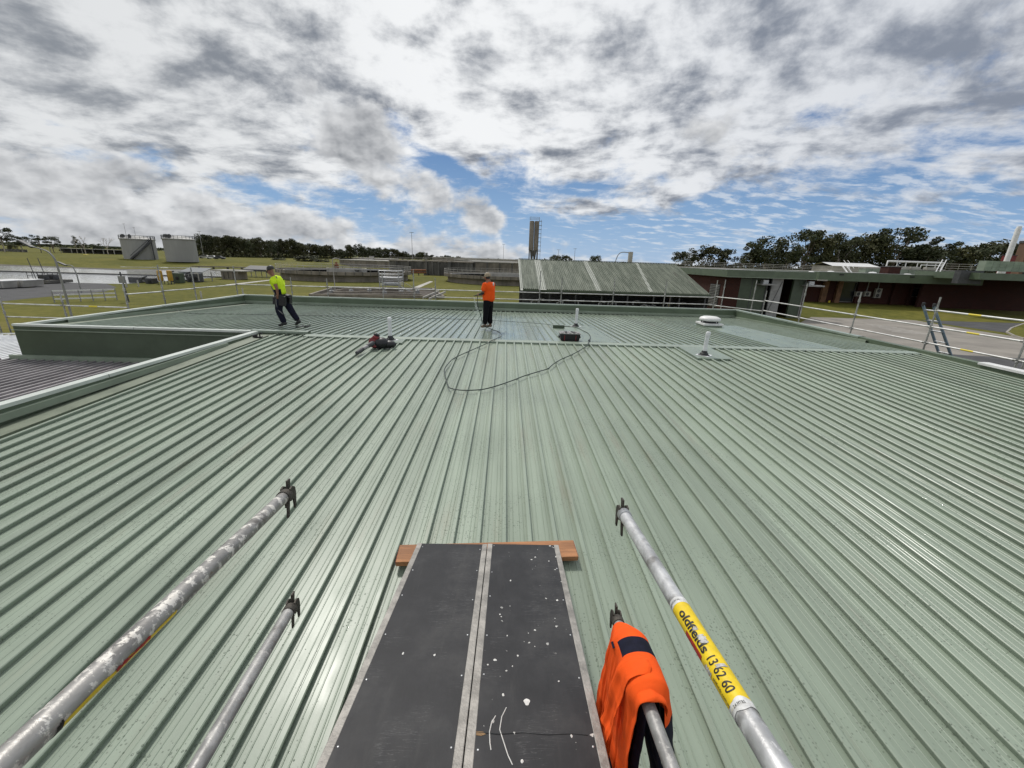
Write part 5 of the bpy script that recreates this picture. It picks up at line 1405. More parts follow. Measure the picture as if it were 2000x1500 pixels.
for a, b in ((1473, 1502), (1561, 1592)):
    mb = MB(); mb.bbox(wx(a), wx(b), wy - 1.1, wy - .02, H - .75, H - .60); aw = mb.build('door_awning', M['grey'], br)
    mb = MB(); mb.bbox(wx(a) + .3, wx(a) + .9, wy - .7, wy - .1, H - .6, H - .2); mb.build('lamp_box', M['steel'], aw)
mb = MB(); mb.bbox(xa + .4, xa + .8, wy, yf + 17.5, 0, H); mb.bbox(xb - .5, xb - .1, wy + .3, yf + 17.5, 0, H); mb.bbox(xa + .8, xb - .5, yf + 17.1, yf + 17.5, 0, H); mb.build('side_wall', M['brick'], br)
ya, yb = atX(1405, 570, xa + .39).y, atX(1386, 570, xa + .39).y
mb = MB(); mb.bbox(xa + .36, xa + .395, ya, yb, .9, 3.6); lv = mb.build('louvre_frame', M['darkgrey'], br)
for k in range(14):
    mb = MB(); mb.box((xa + .33, (ya + yb) / 2, 1.0 + .19 * k), (.09, yb - ya - .1, .02), Matrix.Rotation(.7, 3, 'Y')); mb.build('louvre_blade', M['grey'], lv)

# right wing, set back behind a grass bank
ZB = 60
Q0, Q1 = dep(1597, 547.5, ZB), dep(1927, 559, ZB)
zt2, zb2 = dep(1760, 536.0, ZB).z, dep(1760, 552.8, ZB).z
yw = Q0.y
wg = thing('brick_wing', 'long low brick wing with deep shadow under a green fascia on the right', 'building', ((Q0.x + Q1.x) / 2, yw + 6, gz((Q0.x + Q1.x) / 2, yw + 2)))
mb = MB(); mb.bbox(Q0.x, Q1.x, yw, yw + 20, zb2, zt2); mb.build('fascia', M['parapet'], wg)
mb = MB(); mb.bbox(Q0.x + .3, Q1.x - .3, yw + .3, yw + 19.6, zt2, zt2 + .03); mb.build('roof', M['grey'], wg)
mb = MB(); mb.bbox(Q0.x - .1, Q0.x + 1.4, yw - .12, yw - .02, zb2 - .05, zb2 + .12); mb.build('fascia_end', M['pale'], wg)
for px in (1644, 1785, 1903):
    p = dep(px, 541 + (px - 1644) * .03, ZB - .2); mb = MB(); mb.bbox(p.x - .3, p.x + .3, yw - .06, yw - .003, zt2 - .40, zt2 - .22); mb.build('scupper', M['black'], wg)
w2y = yw + 4.2
X2 = lambda px: atY(px, 575, w2y).x
ZG = 0.0
mb = MB(); mb.bbox(Q0.x + .2, Q1.x - .2, w2y, w2y + .3, ZG, zb2 - .02); mb.build('wall', M['brick'], wg)
for a, b, m_ in ((1601, 1611, 'tan'), (1629, 1638, 'tan'), (1668, 1674, 'brick'), (1738, 1742, 'brick'), (1772, 1776, 'brick')):
    if m_ == 'tan' and 'tan' not in M:
        M['tan'] = pm('tan_brick', (0.20, 0.11, 0.06), 0.9, 0, 0.3, 1.5)
    mb = MB(); mb.bbox(X2(a), X2(b), w2y - .45, w2y - .005, ZG, zb2 - .02); mb.build('pilaster', M[m_], wg)
for a, b, y0, y1 in ((1640, 1668, 550, 590), (1776, 1800, 562, 580)):
    z0, z1 = atY((a + b) / 2, y1, w2y).z, min(zb2 - .1, atY((a + b) / 2, y0, w2y).z)
    mb = MB(); mb.bbox(X2(a), X2(b), w2y - .04, w2y - .006, z0, z1); wn = mb.build('window', M['grey'], wg)
    mb = MB(); mb.bbox(X2(a) + .08, X2(b) - .08, w2y - .06, w2y - .042, z0 + .08, z1 - .08); mb.build('pane', M['glass'], wn)
for px in (1805, 1866, 1903):
    mb = MB(); p = atY(px, 590, w2y - .1); mb.tube([(p.x, w2y - .1, .5), (p.x, w2y - .1, zb2 - .05)], .05, 8); mb.build('downpipe', M['grey'], wg, smooth=50)
def aircon(px, py, hpx, fans, label):
    c = atY(px, py, w2y - .45); s = .42 if fans < 3 else .6
    h = .36 * max(1, fans)
    t = thing('air_conditioner', label, 'air conditioner', (c.x, c.y, c.z - h), 'air conditioners on the brick wing')
    mb = MB(); mb.bbox(c.x - .48, c.x + .48, c.y - .2, c.y + .2, c.z - h, c.z + h); mb.build('casing', M['pale'], t, bevel=.03)
    for k in range(fans):
        zc = c.z - h + (k + .5) * 2 * h / fans
        mb = MB(); mb.lathe((c.x - .08, c.y - .205, zc), [(.27, 0), (.27, .015), (.10, .015)], 16, Matrix.Rotation(math.pi / 2, 3, 'X')); fg = mb.build('fan_grille', M['rubber'], t, smooth=40)
        for q in range(3):
            mb = MB(); mb.box((c.x - .08, c.y - .228, zc), (.5, .01, .015), Matrix.Rotation(q * math.pi / 3, 3, 'Y')); mb.build('grille_bar', M['grey'], fg)
    for sx in (-.4, .4):
        mb = MB(); mb.bar((c.x + sx, c.y - .18, c.z - h - .03), (c.x + sx, w2y, c.z - h - .03), .05, .05); mb.build('bracket', M['grey'], t)
    mb = MB(); mb.bbox(c.x + .1, c.x + .24, w2y - .12, w2y - .01, c.z + h, zb2 - .03); mb.build('pipe_cover', M['grey'], t)
aircon(1676, 574, 12, 1, 'single-fan air conditioner on the brick wing, leftmost of the row')
aircon(1693, 574, 12, 1, 'single-fan air conditioner on the brick wing, middle of the row')
aircon(1714, 572.5, 18, 2, 'tall twin-fan air conditioner on the brick wing')
c = atY(1857, 580, w2y - .5); t = thing('wall_cabinet', 'pale green equipment cabinet against the brick wing near the grass', 'cabinet', (c.x, c.y, gz(c.x, c.y)))
mb = MB(); mb.bbox(c.x - .65, c.x + .65, c.y - .3, c.y + .3, gz(c.x, c.y), c.z + .75); mb.build('casing', M['pale'], t, bevel=.03)
for k in range(6):
    mb = MB(); mb.box((c.x + .2, c.y - .31, c.z - .5 + .2 * k), (.7, .03, .05)); mb.build('louvre', M['grey'], t)

def roof_vent(px, py, D, r, label):
    p = dep(px, py, D)
    t = thing('roof_vent', label, 'roof vent', p - V(0, 0, r * .9), 'white vents on the brick building roofs')
    mb = MB(); mb.lathe(p - V(0, 0, r * .9), [(r * .45, 0), (r * .45, r * .6)], 12); mb.build('neck', M['grey'], t, smooth=50)
    mb = MB(); mb.lathe(p - V(0, 0, r * .9), [(r, r * .5), (r * 1.02, r * .65), (r * .7, r * .85), (r * .1, r * .92)], 14); mb.build('hood', M['white'], t, smooth=50)
for px, py, D, r, w_ in ((1585, 529.5, 50, .30, 'small and nearest the tall doors'), (1623, 529, 66, .50, 'left of the white roof stair'), (1642, 533, 63, .40, 'at the foot of the white roof stair'), (1705, 531, 66, .55, 'before the pale green upper wall'), (1773, 534.5, 66, .55, 'right of the brick chimney box'), (1718, 534.5, 63, .3, 'low one between two larger hoods')):
    roof_vent(px, py, D, r, f'white mushroom vent on the brick building roof, {w_}')

# walkway rails behind the brick roofs
def railing(pts, h, label, name='walkway_railing', cat='railing', group=None, r=.03, step=2.2, mat='pale', rails=3):
    pts = [Vector(p) for p in pts]
    t = thing(name, label, cat, pts[0], group)
    for a, b in zip(pts[:-1], pts[1:]):
        for k in range(rails):
            z = h * (1 - k / rails); mb = MB(); mb.tube([a + V(0, 0, z), b + V(0, 0, z)], r, 6); mb.build('rail', M[mat], t, smooth=50)
        m = max(1, int((b - a).length / step))
        for k in range(m + 1):
            p = a.lerp(b, k / m); mb = MB(); mb.tube([p, p + V(0, 0, h)], r, 6); mb.build('post', M[mat], t, smooth=50)
    return t
gw = 'walkways behind the brick buildings'
wk = thing('raised_walkway', 'pale raised concrete walkway running behind the brick building roofs', 'walkway', dep(1330, 520, 95), gw)
a, b = dep(1318, 522.0, 95), dep(1700, 532.5, 95); a.z = b.z = (a.z + b.z) / 2
mb = MB(); mb.bar(a, b, 1.2, .35); mb.build('deck', M['pale'], wk)
for k in range(12):
    p = a.lerp(b, (k + .5) / 12); mb = MB(); mb.bbox(p.x - .2, p.x + .2, p.y - .2, p.y + .2, 0, p.z - .15); mb.build('pier', M['concrete'], wk)
railing([a + V(0, 0, .18), b + V(0, 0, .18)], 1.05, 'pale railing along the raised walkway behind the brick roofs', group=gw)
a2, b2 = dep(1845, 528, 80), dep(1920, 530.5, 80); b2.z = a2.z
railing([a2, b2], 1.25, 'pale railing on the upper roof at the right below the trees', group=gw)
a3, b3 = dep(1690, 531.5, 72), dep(1908, 538.5, 72)
up = thing('upper_roof_block', 'pale green upper roof block standing behind the brick wing roof', 'building', ((a3.x + b3.x) / 2, a3.y + 5, 0))
z0, z1 = a3.z - .6, dep(1800, 527.5, 72).z
mb = MB(); mb.bbox(a3.x, b3.x, a3.y, a3.y + 1.5, 0, z1); mb.build('wall', M['flash'], up)
mb = MB(); mb.bbox(a3.x - .1, b3.x + .1, a3.y - .06, a3.y + 1.6, z1, z1 + .12); mb.build('coping', M['pale'], up)
for k in range(9):
    x = a3.x + (b3.x - a3.x) * (k + .5) / 9; mb = MB(); mb.bbox(x - .02, x + .02, a3.y - .03, a3.y - .004, z0 - .3, z1); mb.build('joint_strip', M['wallgreen'], up)
p = dep(1745, 536, 66); t = thing('chimney_box', 'dark red brick chimney box on the brick wing roof', 'chimney', p)
mb = MB(); mb.bbox(p.x - 1.0, p.x + 1.0, p.y, p.y + 1.6, p.z - .2, p.z + 1.15); mb.build('shaft', M['brick'], t)
mb = MB(); mb.bbox(p.x - 1.08, p.x + 1.08, p.y - .08, p.y + 1.68, p.z + 1.15, p.z + 1.25); mb.build('cap', M['darkgrey'], t)
# white stair, pipe gantry and ladder
s0_, s1_ = dep(1661, 535, 66), dep(1649, 519, 70)
t = thing('white_stair', 'short white stair slanting up to the walkway on the brick roof', 'stair', s0_)
for dx in (-.35, .35):
    mb = MB(); mb.bar(s0_ + V(dx, 0, 0), s1_ + V(dx, 0, 0), .08, .2); mb.build('stringer', M['white'], t)
    mb = MB(); mb.tube([s0_ + V(dx, 0, .9), s1_ + V(dx, 0, .9)], .03, 6); mb.build('handrail', M['white'], t)
for k in range(6):
    p = s0_.lerp(s1_, (k + .5) / 6); mb = MB(); mb.box(p, (.7, .25, .03)); mb.build('tread', M['pale'], t)
g0, g1 = dep(1734, 510, 76), dep(1843, 510.5, 76); g1.z = g0.z; zg = z1 + .12
t = thing('pipe_gantry', 'white overhead pipe gantry with hanging frames on the upper roof', 'gantry', (g0.x, g0.y, zg))
mb = MB(); mb.tube([(g0.x, g0.y, zg), g0, g1, (g1.x, g1.y, zg)], .16, 8); mb.build('main_pipe', M['white'], t, smooth=50)
for u in (.18, .34, .55, .72, .88):
    p = g0.lerp(g1, u); mb = MB(); mb.tube([p, (p.x, p.y, zg)], .07, 6); mb.build('hanger', M['white'], t, smooth=50)
mb = MB(); q0, q1 = g0.lerp(g1, .62) - V(0, 0, .5), g1 - V(0, 0, .5); mb.tube([q0 - V(0, 0, .7), q0, q1], .09, 8); mb.build('branch_pipe', M['white'], t, smooth=50)
for u in (.1, .3, .5, .8):
    p = g0.lerp(g1, u); mb = MB(); mb.bbox(p.x - .9, p.x + .9, p.y - .5, p.y + .5, zg, zg + .45); mb.build('hatch', M['pale'], t, bevel=.08)
l0, l1 = dep(1827, 539.5, 67), dep(1845, 507, 71)
ladder_between(l0 + V(-.35, 0, 0), l0 + V(.35, 0, 0), l1 + V(-.35, 0, 0), l1 + V(.35, 0, 0), 8, 'white fixed ladder leaning up to the gantry on the right', M['white'], .08, 'fixed_ladder')

# ---- tiled building at the right edge
p0, p1 = dep(1921, 528.5, 58), dep(2120, 534, 58)
t = thing('tiled_building', 'building with pale green tiled upper wall and dark recess at the right edge', 'building', ((p0.x + p1.x) / 2, p0.y + 6, 0))
ztt = dep(1921, 509, 58).z; zmid = dep(1925, 529, 58).z
mb = MB(); mb.bbox(p0.x, p1.x, p0.y, p0.y + 1.0, zmid, ztt - .01); uw = mb.build('upper_wall', M['flash'], t)
tl_w = 1.0; rows = 3; th_ = (ztt - zmid) / rows
me_t = bpy.data.meshes.new('tile'); b_ = MB(); b_.bbox(0.02, tl_w - .02, -.05, -.003, .02, th_ - .02); me_t.from_pydata(b_.v, [], b_.f); me_t.materials.append(pm('pale_green_tile', (0.235, 0.29, 0.21), 0.5, 0, 0.2, 1.2, objvar=.12))
for r_ in range(rows):
    for k in range(int((p1.x - p0.x) / tl_w)):
        link('tile', me_t, uw, (p0.x + k * tl_w - t.location.x, p0.y - t.location.y, zmid + r_ * th_ - t.location.z))
f0 = dep(1893, 532, 54); f1z = dep(1893, 545.5, 54).z
mb = MB(); mb.bbox(f0.x + 1.6, p1.x, f0.y, f0.y + 9, f1z, f0.z); mb.build('lower_fascia', M['parapet'], t)
mb = MB(); mb.bbox(f0.x + .2, f0.x + 3.4, f0.y + 1.2, f0.y + 2, f1z - .6, dep(1905, 528.5, 54).z); mb.build('dark_return', M['darkgrey'], t)
mb = MB(); mb.bbox(f0.x + 2.5, p1.x, f0.y + 8.0, f0.y + 8.4, 0, f1z); mb.build('recessed_wall', M['brick'], t)
p = dep(1966, 510, 75); tp = dep(1984, 444, 75)
t = thing('white_stack', 'tall thin white vent stack behind the tiled building at the right', 'stack', (p.x, p.y, 0))
p2 = Vector((p.x, p.y, tp.z)); mb = MB(); mb.tube([(p.x, p.y, 0), (p.x, p.y, p2.z - .4), (p.x, p.y, p2.z)], [.42, .39, .28], 14); mb.build('shaft', M['white'], t, smooth=50)
mb = MB(); mb.tube([(p.x - .9, p.y, 5.2), (p.x - .7, p.y, 6.6), (p.x - .3, p.y, 7.4)], .2, 8); mb.build('breech_pipe', M['white'], t, smooth=50)
p = dep(1984, 508, 97); t = thing('brown_tower', 'brown rendered tower with vertical slot behind the tiled building at the right edge', 'tower', (p.x + 4, p.y, 0))
M['brownrender'] = pm('brown_render', (0.175, 0.105, 0.07), 0.9, 0, 0.15, .6)
zt_ = dep(1990, 467, 92).z; mb = MB(); mb.bbox(p.x + .6, p.x + 9, p.y - 1, p.y + 1, 0, zt_ - .5); mb.build('shaft', M['brownrender'], t)
mb = MB(); mb.bbox(p.x + .5, p.x + 9.1, p.y - 1.1, p.y + 1.1, zt_ - .5, zt_); mb.build('cap', M['darkgrey'], t)
mb = MB(); mb.bbox(p.x + 1.6, p.x + 2.1, p.y - 1.03, p.y - 1.004, 5, zt_ - 2.0); mb.build('slot', M['black'], t)
p = dep(1974, 505, 88); t = thing('red_block', 'small dark red block between the white stack and brown tower', 'building', (p.x, p.y, 0)); mb = MB(); mb.bbox(p.x - .9, p.x + 1.2, p.y, p.y + 1, 0, dep(1972, 497, 84).z); mb.build('wall', M['red'], t); mb = MB(); mb.bbox(p.x - 1., p.x + 1.3, p.y - .1, p.y + 1.1, dep(1972, 497, 84).z, dep(1972, 496, 84).z); mb.build('roof', M['darkgrey'], t)
# sign frame on the grass at the right edge
p = onz(1965, 596, .3); t = thing('sign_frame', 'white notice on a pipe frame before the dark recess at the right edge', 'sign', p)
pa, pb = p, p + V(4.2, 0, 0); zt_ = dep(1975, 570, (p - CAM).dot(_F)).z
mb = MB(); mb.tube([pa, (pa.x, pa.y, zt_), (pb.x, pb.y, zt_), pb], .06, 8); mb.build('frame', M['steel'], t, smooth=50)
q_ = atY(1990, 580, p.y); mb = MB(); mb.bbox(q_.x - .55, q_.x + .55, p.y - .08, p.y - .02, q_.z - .4, q_.z + .4); mb.build('notice', M['white'], t)
for k in range(3):
    mb = MB(); mb.bbox(q_.x - .4, q_.x + .4 - .1 * k, p.y - .095, p.y - .082, q_.z + .18 - .18 * k, q_.z + .24 - .18 * k); mb.build('print_line', M['ink'], t)
# yellow bollard pipe and white bollards on the verge
p = onz(1618, 595, .4); t = thing('yellow_pipe', 'yellow painted pipe with upright stub on the grass by the brick wing', 'pipe', p)
mb = MB(); mb.tube([p + V(-2.6, .4, .12), p + V(.6, 0, .12)], .09, 8); mb.build('run', M['safety'], t, smooth=50)
mb = MB(); mb.tube([p, p + V(0, 0, .65)], .13, 8); mb.build('stub', M['safety'], t, smooth=50)
for px, py, w_ in ((1790, 602, 'on the kerb corner of the grass verge'), (1750, 592, 'by the brick wing wall'),):
    p = onz(px, py, .2); mb = MB(); mb.lathe(p, [(.07, 0), (.07, .95), (.03, 1.0)], 10)
    tag(mb.build('marker_post', M['pale'], loc=tuple(p), smooth=50), f'thin pale marker post {w_}', 'marker post', 'marker posts on the grass at the right')

# ---- silo
D = 125
p = dep(1041, 500, D); zb_ = dep(1041, 489, D).z; zt_ = dep(1041, 433.5, D).z; rs = 9.0 / FPX * D
t = thing('silo', 'tall grey twin-barrel silo on legs with caged ladder behind the shed', 'silo', (p.x, p.y, 0))
for s in (-1, 1):
    mb = MB(); mb.lathe((p.x + s * rs * .52, p.y, 0), [(rs * .5, zb_), (rs * .5, zt_ - .2), (rs * .42, zt_)], 16); mb.build('barrel', M['concrete'], t, smooth=40)
    mb = MB(); mb.lathe((p.x + s * rs * .30, p.y, 0), [(.15, zb_ - 3.6), (rs * .44, zb_ + .01)], 12); mb.build('hopper', M['concdark'], t, smooth=40)
    for yy in (-.9, .9):
        mb = MB(); mb.tube([(p.x + s * rs * .85, p.y + yy, 0), (p.x + s * rs * .85, p.y + yy, zb_ + .3)], .12, 6); mb.build('leg', M['concdark'], t)
for s in (-.35, .35):
    mb = MB(); mb.tube([(p.x + rs * 1.25 + s, p.y, 0), (p.x + rs * 1.25 + s, p.y, zt_ + .4)], .05, 6); mb.build('ladder_stile', M['grey'], t)
for k in range(9):
    z = zb_ - 1 + k * (zt_ - zb_ + 1) / 8; mb = MB(); mb.lathe((p.x + rs * 1.25, p.y, z), [(.5, -.04), (.5, .04)], 10); mb.build('cage_hoop', M['grey'], t)
railing([(p.x - rs, p.y - 1, zt_), (p.x + rs, p.y - 1, zt_)], 1.0, 'thin railing round the silo top', group=None, mat='grey', r=.05)
mb = MB(); mb.bbox(p.x + rs * .6, p.x + rs * 1.6, p.y - .6, p.y + .6, zb_ - .25, zb_ - .1); mb.build('landing', M['grey'], t)

# ---- round clarifiers
def clarifier(c, R, h, label, skirt=True):
    t = thing('round_clarifier', label, 'clarifier', (c[0], c[1], 0), 'round concrete clarifier tanks')
    mb = MB(); mb.lathe((c[0], c[1], 0), [(R - .9, 0), (R - .9, h - .75), (R - .85, h - .75), (R, h - .70), (R, h), (R - .3, h), (R - .3, h - .55), (R - .32, h - .55)], 72); mb.build('wall', M['concrete'], t, smooth=30)
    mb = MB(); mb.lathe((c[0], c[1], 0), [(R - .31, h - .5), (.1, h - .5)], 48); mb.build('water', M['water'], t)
    mb = MB(); mb.lathe((c[0], c[1], 0), [(R - 1.6, h - .55), (R - 1.6, h - .15), (R - 1.75, h - .15), (R - 1.75, h - .55)], 64); mb.build('weir', M['pale'], t, smooth=30)
    mb = MB(); mb.lathe((c[0], c[1], 0), [(R * .30, h - .6), (R * .30, h + .35), (R * .28, h + .35), (R * .28, h - .6)], 40); mb.build('inner_skirt', M['pale'], t, smooth=30)
    for k in range(56):
        a = 2 * math.pi * k / 56; ca, sa = math.cos(a), math.sin(a); p = V(c[0] + (R + .02) * ca, c[1] + (R + .02) * sa, h - .35)
        mb = MB(); mb.box(p, (.06, .14, .72), Matrix.Rotation(a, 3, 'Z')); mb.build('panel_rib', M['concdark'], t)
    for z in (.55, 1.05):
        mb = MB(); mb.tube([(c[0] + (R - .1) * math.cos(2 * math.pi * k / 56), c[1] + (R - .1) * math.sin(2 * math.pi * k / 56), h + z) for k in range(57)], .03, 5); mb.build('rim_rail', M['pale'], t)
    for k in range(56):
        a = 2 * math.pi * k / 56; p = V(c[0] + (R - .1) * math.cos(a), c[1] + (R - .1) * math.sin(a), h); mb = MB(); mb.tube([p, p + V(0, 0, 1.05)], .03, 5); mb.build('rim_post', M['pale'], t)
    return t
c1 = (-38.3, 101.9)
ct = clarifier(c1, 15.1, 2.1, 'large round concrete clarifier tank behind the yellow worker')
clarifier((-0.6, 108), 15.1, 2.0, 'round concrete clarifier tank half hidden behind the shed')
bd = thing('clarifier_bridge', 'steel bridge with railings and motor crossing the left clarifier', 'bridge', (c1[0], c1[1], 2.1))
ba, bb = V(c1[0] - 2, c1[1] - 2, 2.35), V(c1[0] + 14.5, c1[1] - 4.6, 2.35)
mb = MB(); mb.bar(ba, bb, 1.2, .3); mb.build('deck', M['grey'], bd)
for s in (-.55, .55):
    for z in (.55, 1.05):
        mb = MB(); mb.tube([ba + V(0, s, z), bb + V(0, s, z)], .035, 6); mb.build('rail', M['darkgrey'], bd)
    for k in range(9):
        p = ba.lerp(bb, k / 8) + V(0, s, 0); mb = MB(); mb.tube([p, p + V(0, 0, 1.05)], .035, 6); mb.build('post', M['darkgrey'], bd)
mb = MB(); mb.lathe(ba + V(.4, 0, .2), [(.5, 0), (.5, .7), (.25, .9), (.25, 1.3)], 14); mb.build('drive_motor', M['rust'], bd, smooth=40)
rr = random.Random(3)
ring = [(c1[0] + 15.0 * math.cos(a), c1[1] + 15.0 * math.sin(a), 2.1) for a in [math.radians(-60 + 9 * k) for k in range(9)]]
railing(ring, 1.0, 'thin railing on the right rim of the left clarifier', r=.03, mat='grey', rails=2)

# ---- access tower between the clarifiers
p = onz(766, 571); zt_ = dep(766, 541, (p - CAM).dot(_F)).z
t = thing('access_tower', 'grey steel access tower with platforms beside the left clarifier', 'platform', p)
W_ = 1.5
for sx in (-1, 1):
    for sy in (-1, 1):
        mb = MB(); mb.tube([p + V(sx * W_, sy * W_, 0), p + V(sx * W_, sy * W_, zt_ + 1.0)], .06, 6); mb.build('column', M['steel'], t)
for z in (1.2, zt_ * .62, zt_):
    mb = MB(); mb.bbox(p.x - W_, p.x + W_, p.y - W_, p.y + W_, z - .06, z); mb.build('platform', M['steel'], t)
    for hz_ in (.5, 1.0):
        mb = MB(); mb.tube([p + V(-W_, -W_, z + hz_), p + V(W_, -W_, z + hz_), p + V(W_, W_, z + hz_), p + V(-W_, W_, z + hz_), p + V(-W_, -W_, z + hz_)], .035, 6); mb.build('rail', M['steel'], t)
mb = MB(); mb.bar(p + V(W_, -W_, 1.2), p + V(W_ + 2.4, -W_, 0), .06, .15); mb.bar(p + V(W_, -W_, 2.1), p + V(W_ + 2.4, -W_, .9), .05, .05); mb.build('stair', M['steel'], t)

# ---- sludge pit with low walls and pipes
a, b, c, d = onz(606, 580), onz(866, 583), onz(845, 567), onz(655, 564)
t = thing('sludge_pit', 'sunken brown concrete pit with pipes behind the far parapet', 'pit', (a + c) / 2)
mb = MB(); mb.add([q + V(0, 0, .02) for q in (a, b, c, d)], [(0, 1, 2, 3)]); mb.build('floor', pm('brown_sludge', (0.055, 0.043, 0.032), .9, 0, .35, .5), t)
for u, v in ((a, b), (b, c), (c, d), (d, a)):
    mb = MB(); mb.bar(u + V(0, 0, .2), v + V(0, 0, .2), .35, .4); mb.build('kerb_wall', M['concrete'], t)
for k in range(5):
    u = a.lerp(d, (k + .5) / 5); v = b.lerp(c, (k + .5) / 5); mb = MB(); mb.tube([u + V(2, 0, .35), v - V(3 + k, 0, -.35)], .10, 8); mb.build('pipe', M['concrete'], t, smooth=50)
for k in range(6):
    u = a.lerp(b, (k + .7) / 7); v = d.lerp(c, (k + .7) / 7); m_ = u.lerp(v, .3 + .1 * (k % 3)); mb = MB(); mb.lathe(m_ + V(0, 0, .02), [(.35, 0), (.35, .5), (.12, .6), (.12, .9)], 10); mb.build('valve', M['grey'], t, smooth=40)
for px in ((826, 582, 858, 568), (838, 584, 870, 570)):
    u, v = onz(px[0], px[1], .5), onz(px[2], px[3], .5); mb = MB(); mb.bar(u, v, .15, .25); mb.build('stair_wall', M['pale'], t)

# ---- concrete process tanks in the middle distance
def ctank(px0, px1, pyt, pyb, D, depth, label, mat='concrete', fins=0, rail=True):
    A, B = dep(px0, pyb, D), dep(px1, pyb, D); zt = dep((px0 + px1) / 2, pyt, D).z
    y0 = min(A.y, B.y)
    t = thing('process_tank', label, 'concrete tank', ((A.x + B.x) / 2, y0, 0), 'concrete process tanks in the middle distance')
    mb = MB(); mb.bbox(A.x, B.x, y0, y0 + depth, 0, zt); mb.build('wall', M[mat], t)
    mb = MB(); mb.bbox(A.x - .25, B.x + .25, y0 - .25, y0 + depth, zt, zt + .35); mb.build('rim', M['pale'] if mat == 'concrete' else M['concrete'], t)
    for k in range(fins):
        x = A.x + (B.x - A.x) * (k + .5) / fins; mb = MB(); mb.bbox(x - .25, x + .25, y0 - .7, y0 - .005, 0, zt - .02); mb.build('buttress', M['concdark'], t)
    if rail:
        for z in (.5, 1.0):
            mb = MB(); mb.tube([(A.x, y0 + .2, zt + .35 + z), (B.x, y0 + .2, zt + .35 + z)], .04, 5); mb.build('rail', M['pale'], t)
        for k in range(int((B.x - A.x) / 3) + 1):
            mb = MB(); mb.tube([(A.x + 3 * k, y0 + .2, zt + .35), (A.x + 3 * k, y0 + .2, zt + 1.35)], .04, 5); mb.build('rail_post', M['pale'], t)
    return t
ctank(762, 835, 510.5, 527, 150, 20, 'concrete tank left of the stepped process tanks', 'concdark', 3)
ctank(828, 875, 511.5, 541, 132, 14, 'concrete tank with stair and railings before the process tanks', 'concdark', 4)
ctank(872, 920, 513, 537, 140, 20, 'dark concrete tank with buttresses between clarifiers', 'concdark', 3)
ctank(915, 1012, 513, 534, 150, 26, 'wide concrete tank behind the right clarifier', 'concrete', 4)
ctank(888, 1014, 510.5, 517, 175, 20, 'long pale tank edge behind the process tanks', 'concrete', 0)
ctank(664, 770, 509.5, 514, 190, 30, 'long low concrete tank on the grass before the woods', 'concrete', 0, False)
ctank(690, 760, 505.5, 510, 215, 20, 'low concrete tank with small hut behind the grass', 'concrete', 0, False)
ctank(845, 1010, 505.5, 510, 230, 20, 'far pale tank wall near the horizon', 'concrete', 0, False)
p = dep(726, 507, 214); t = thing('small_hut', 'small pale hut on the far concrete tank', 'hut', p); mb = MB(); mb.bbox(p.x - .9, p.x + .9, p.y - 1, p.y + 1, p.z - .4, p.z + 1.6); mb.build('wall', M['pale'], t); mb = MB(); mb.bbox(p.x - 1.1, p.x + 1.1, p.y - 1.2, p.y + 1.2, p.z + 1.6, p.z + 1.75); mb.build('roof', M['grey'], t)
a, b = onz(803, 538), onz(832, 538); t = thing('rusty_pipe_run', 'rust orange horizontal pipe run between the clarifiers', 'pipe', (a + b) / 2)
zr__ = dep(815, 528, (a - CAM).dot(_F)).z
for k in range(2):
    mb = MB(); mb.tube([(a.x, a.y, zr__ - k * .7), (b.x, b.y, zr__ - k * .7)], .3, 8); mb.build('pipe', M['rust'], t, smooth=50)
for u in (.1, .5, .9):
    p = a.lerp(b, u); mb = MB(); mb.bbox(p.x - .15, p.x + .15, p.y - .15, p.y + .15, 0, zr__); mb.build('trestle', M['concdark'], t)

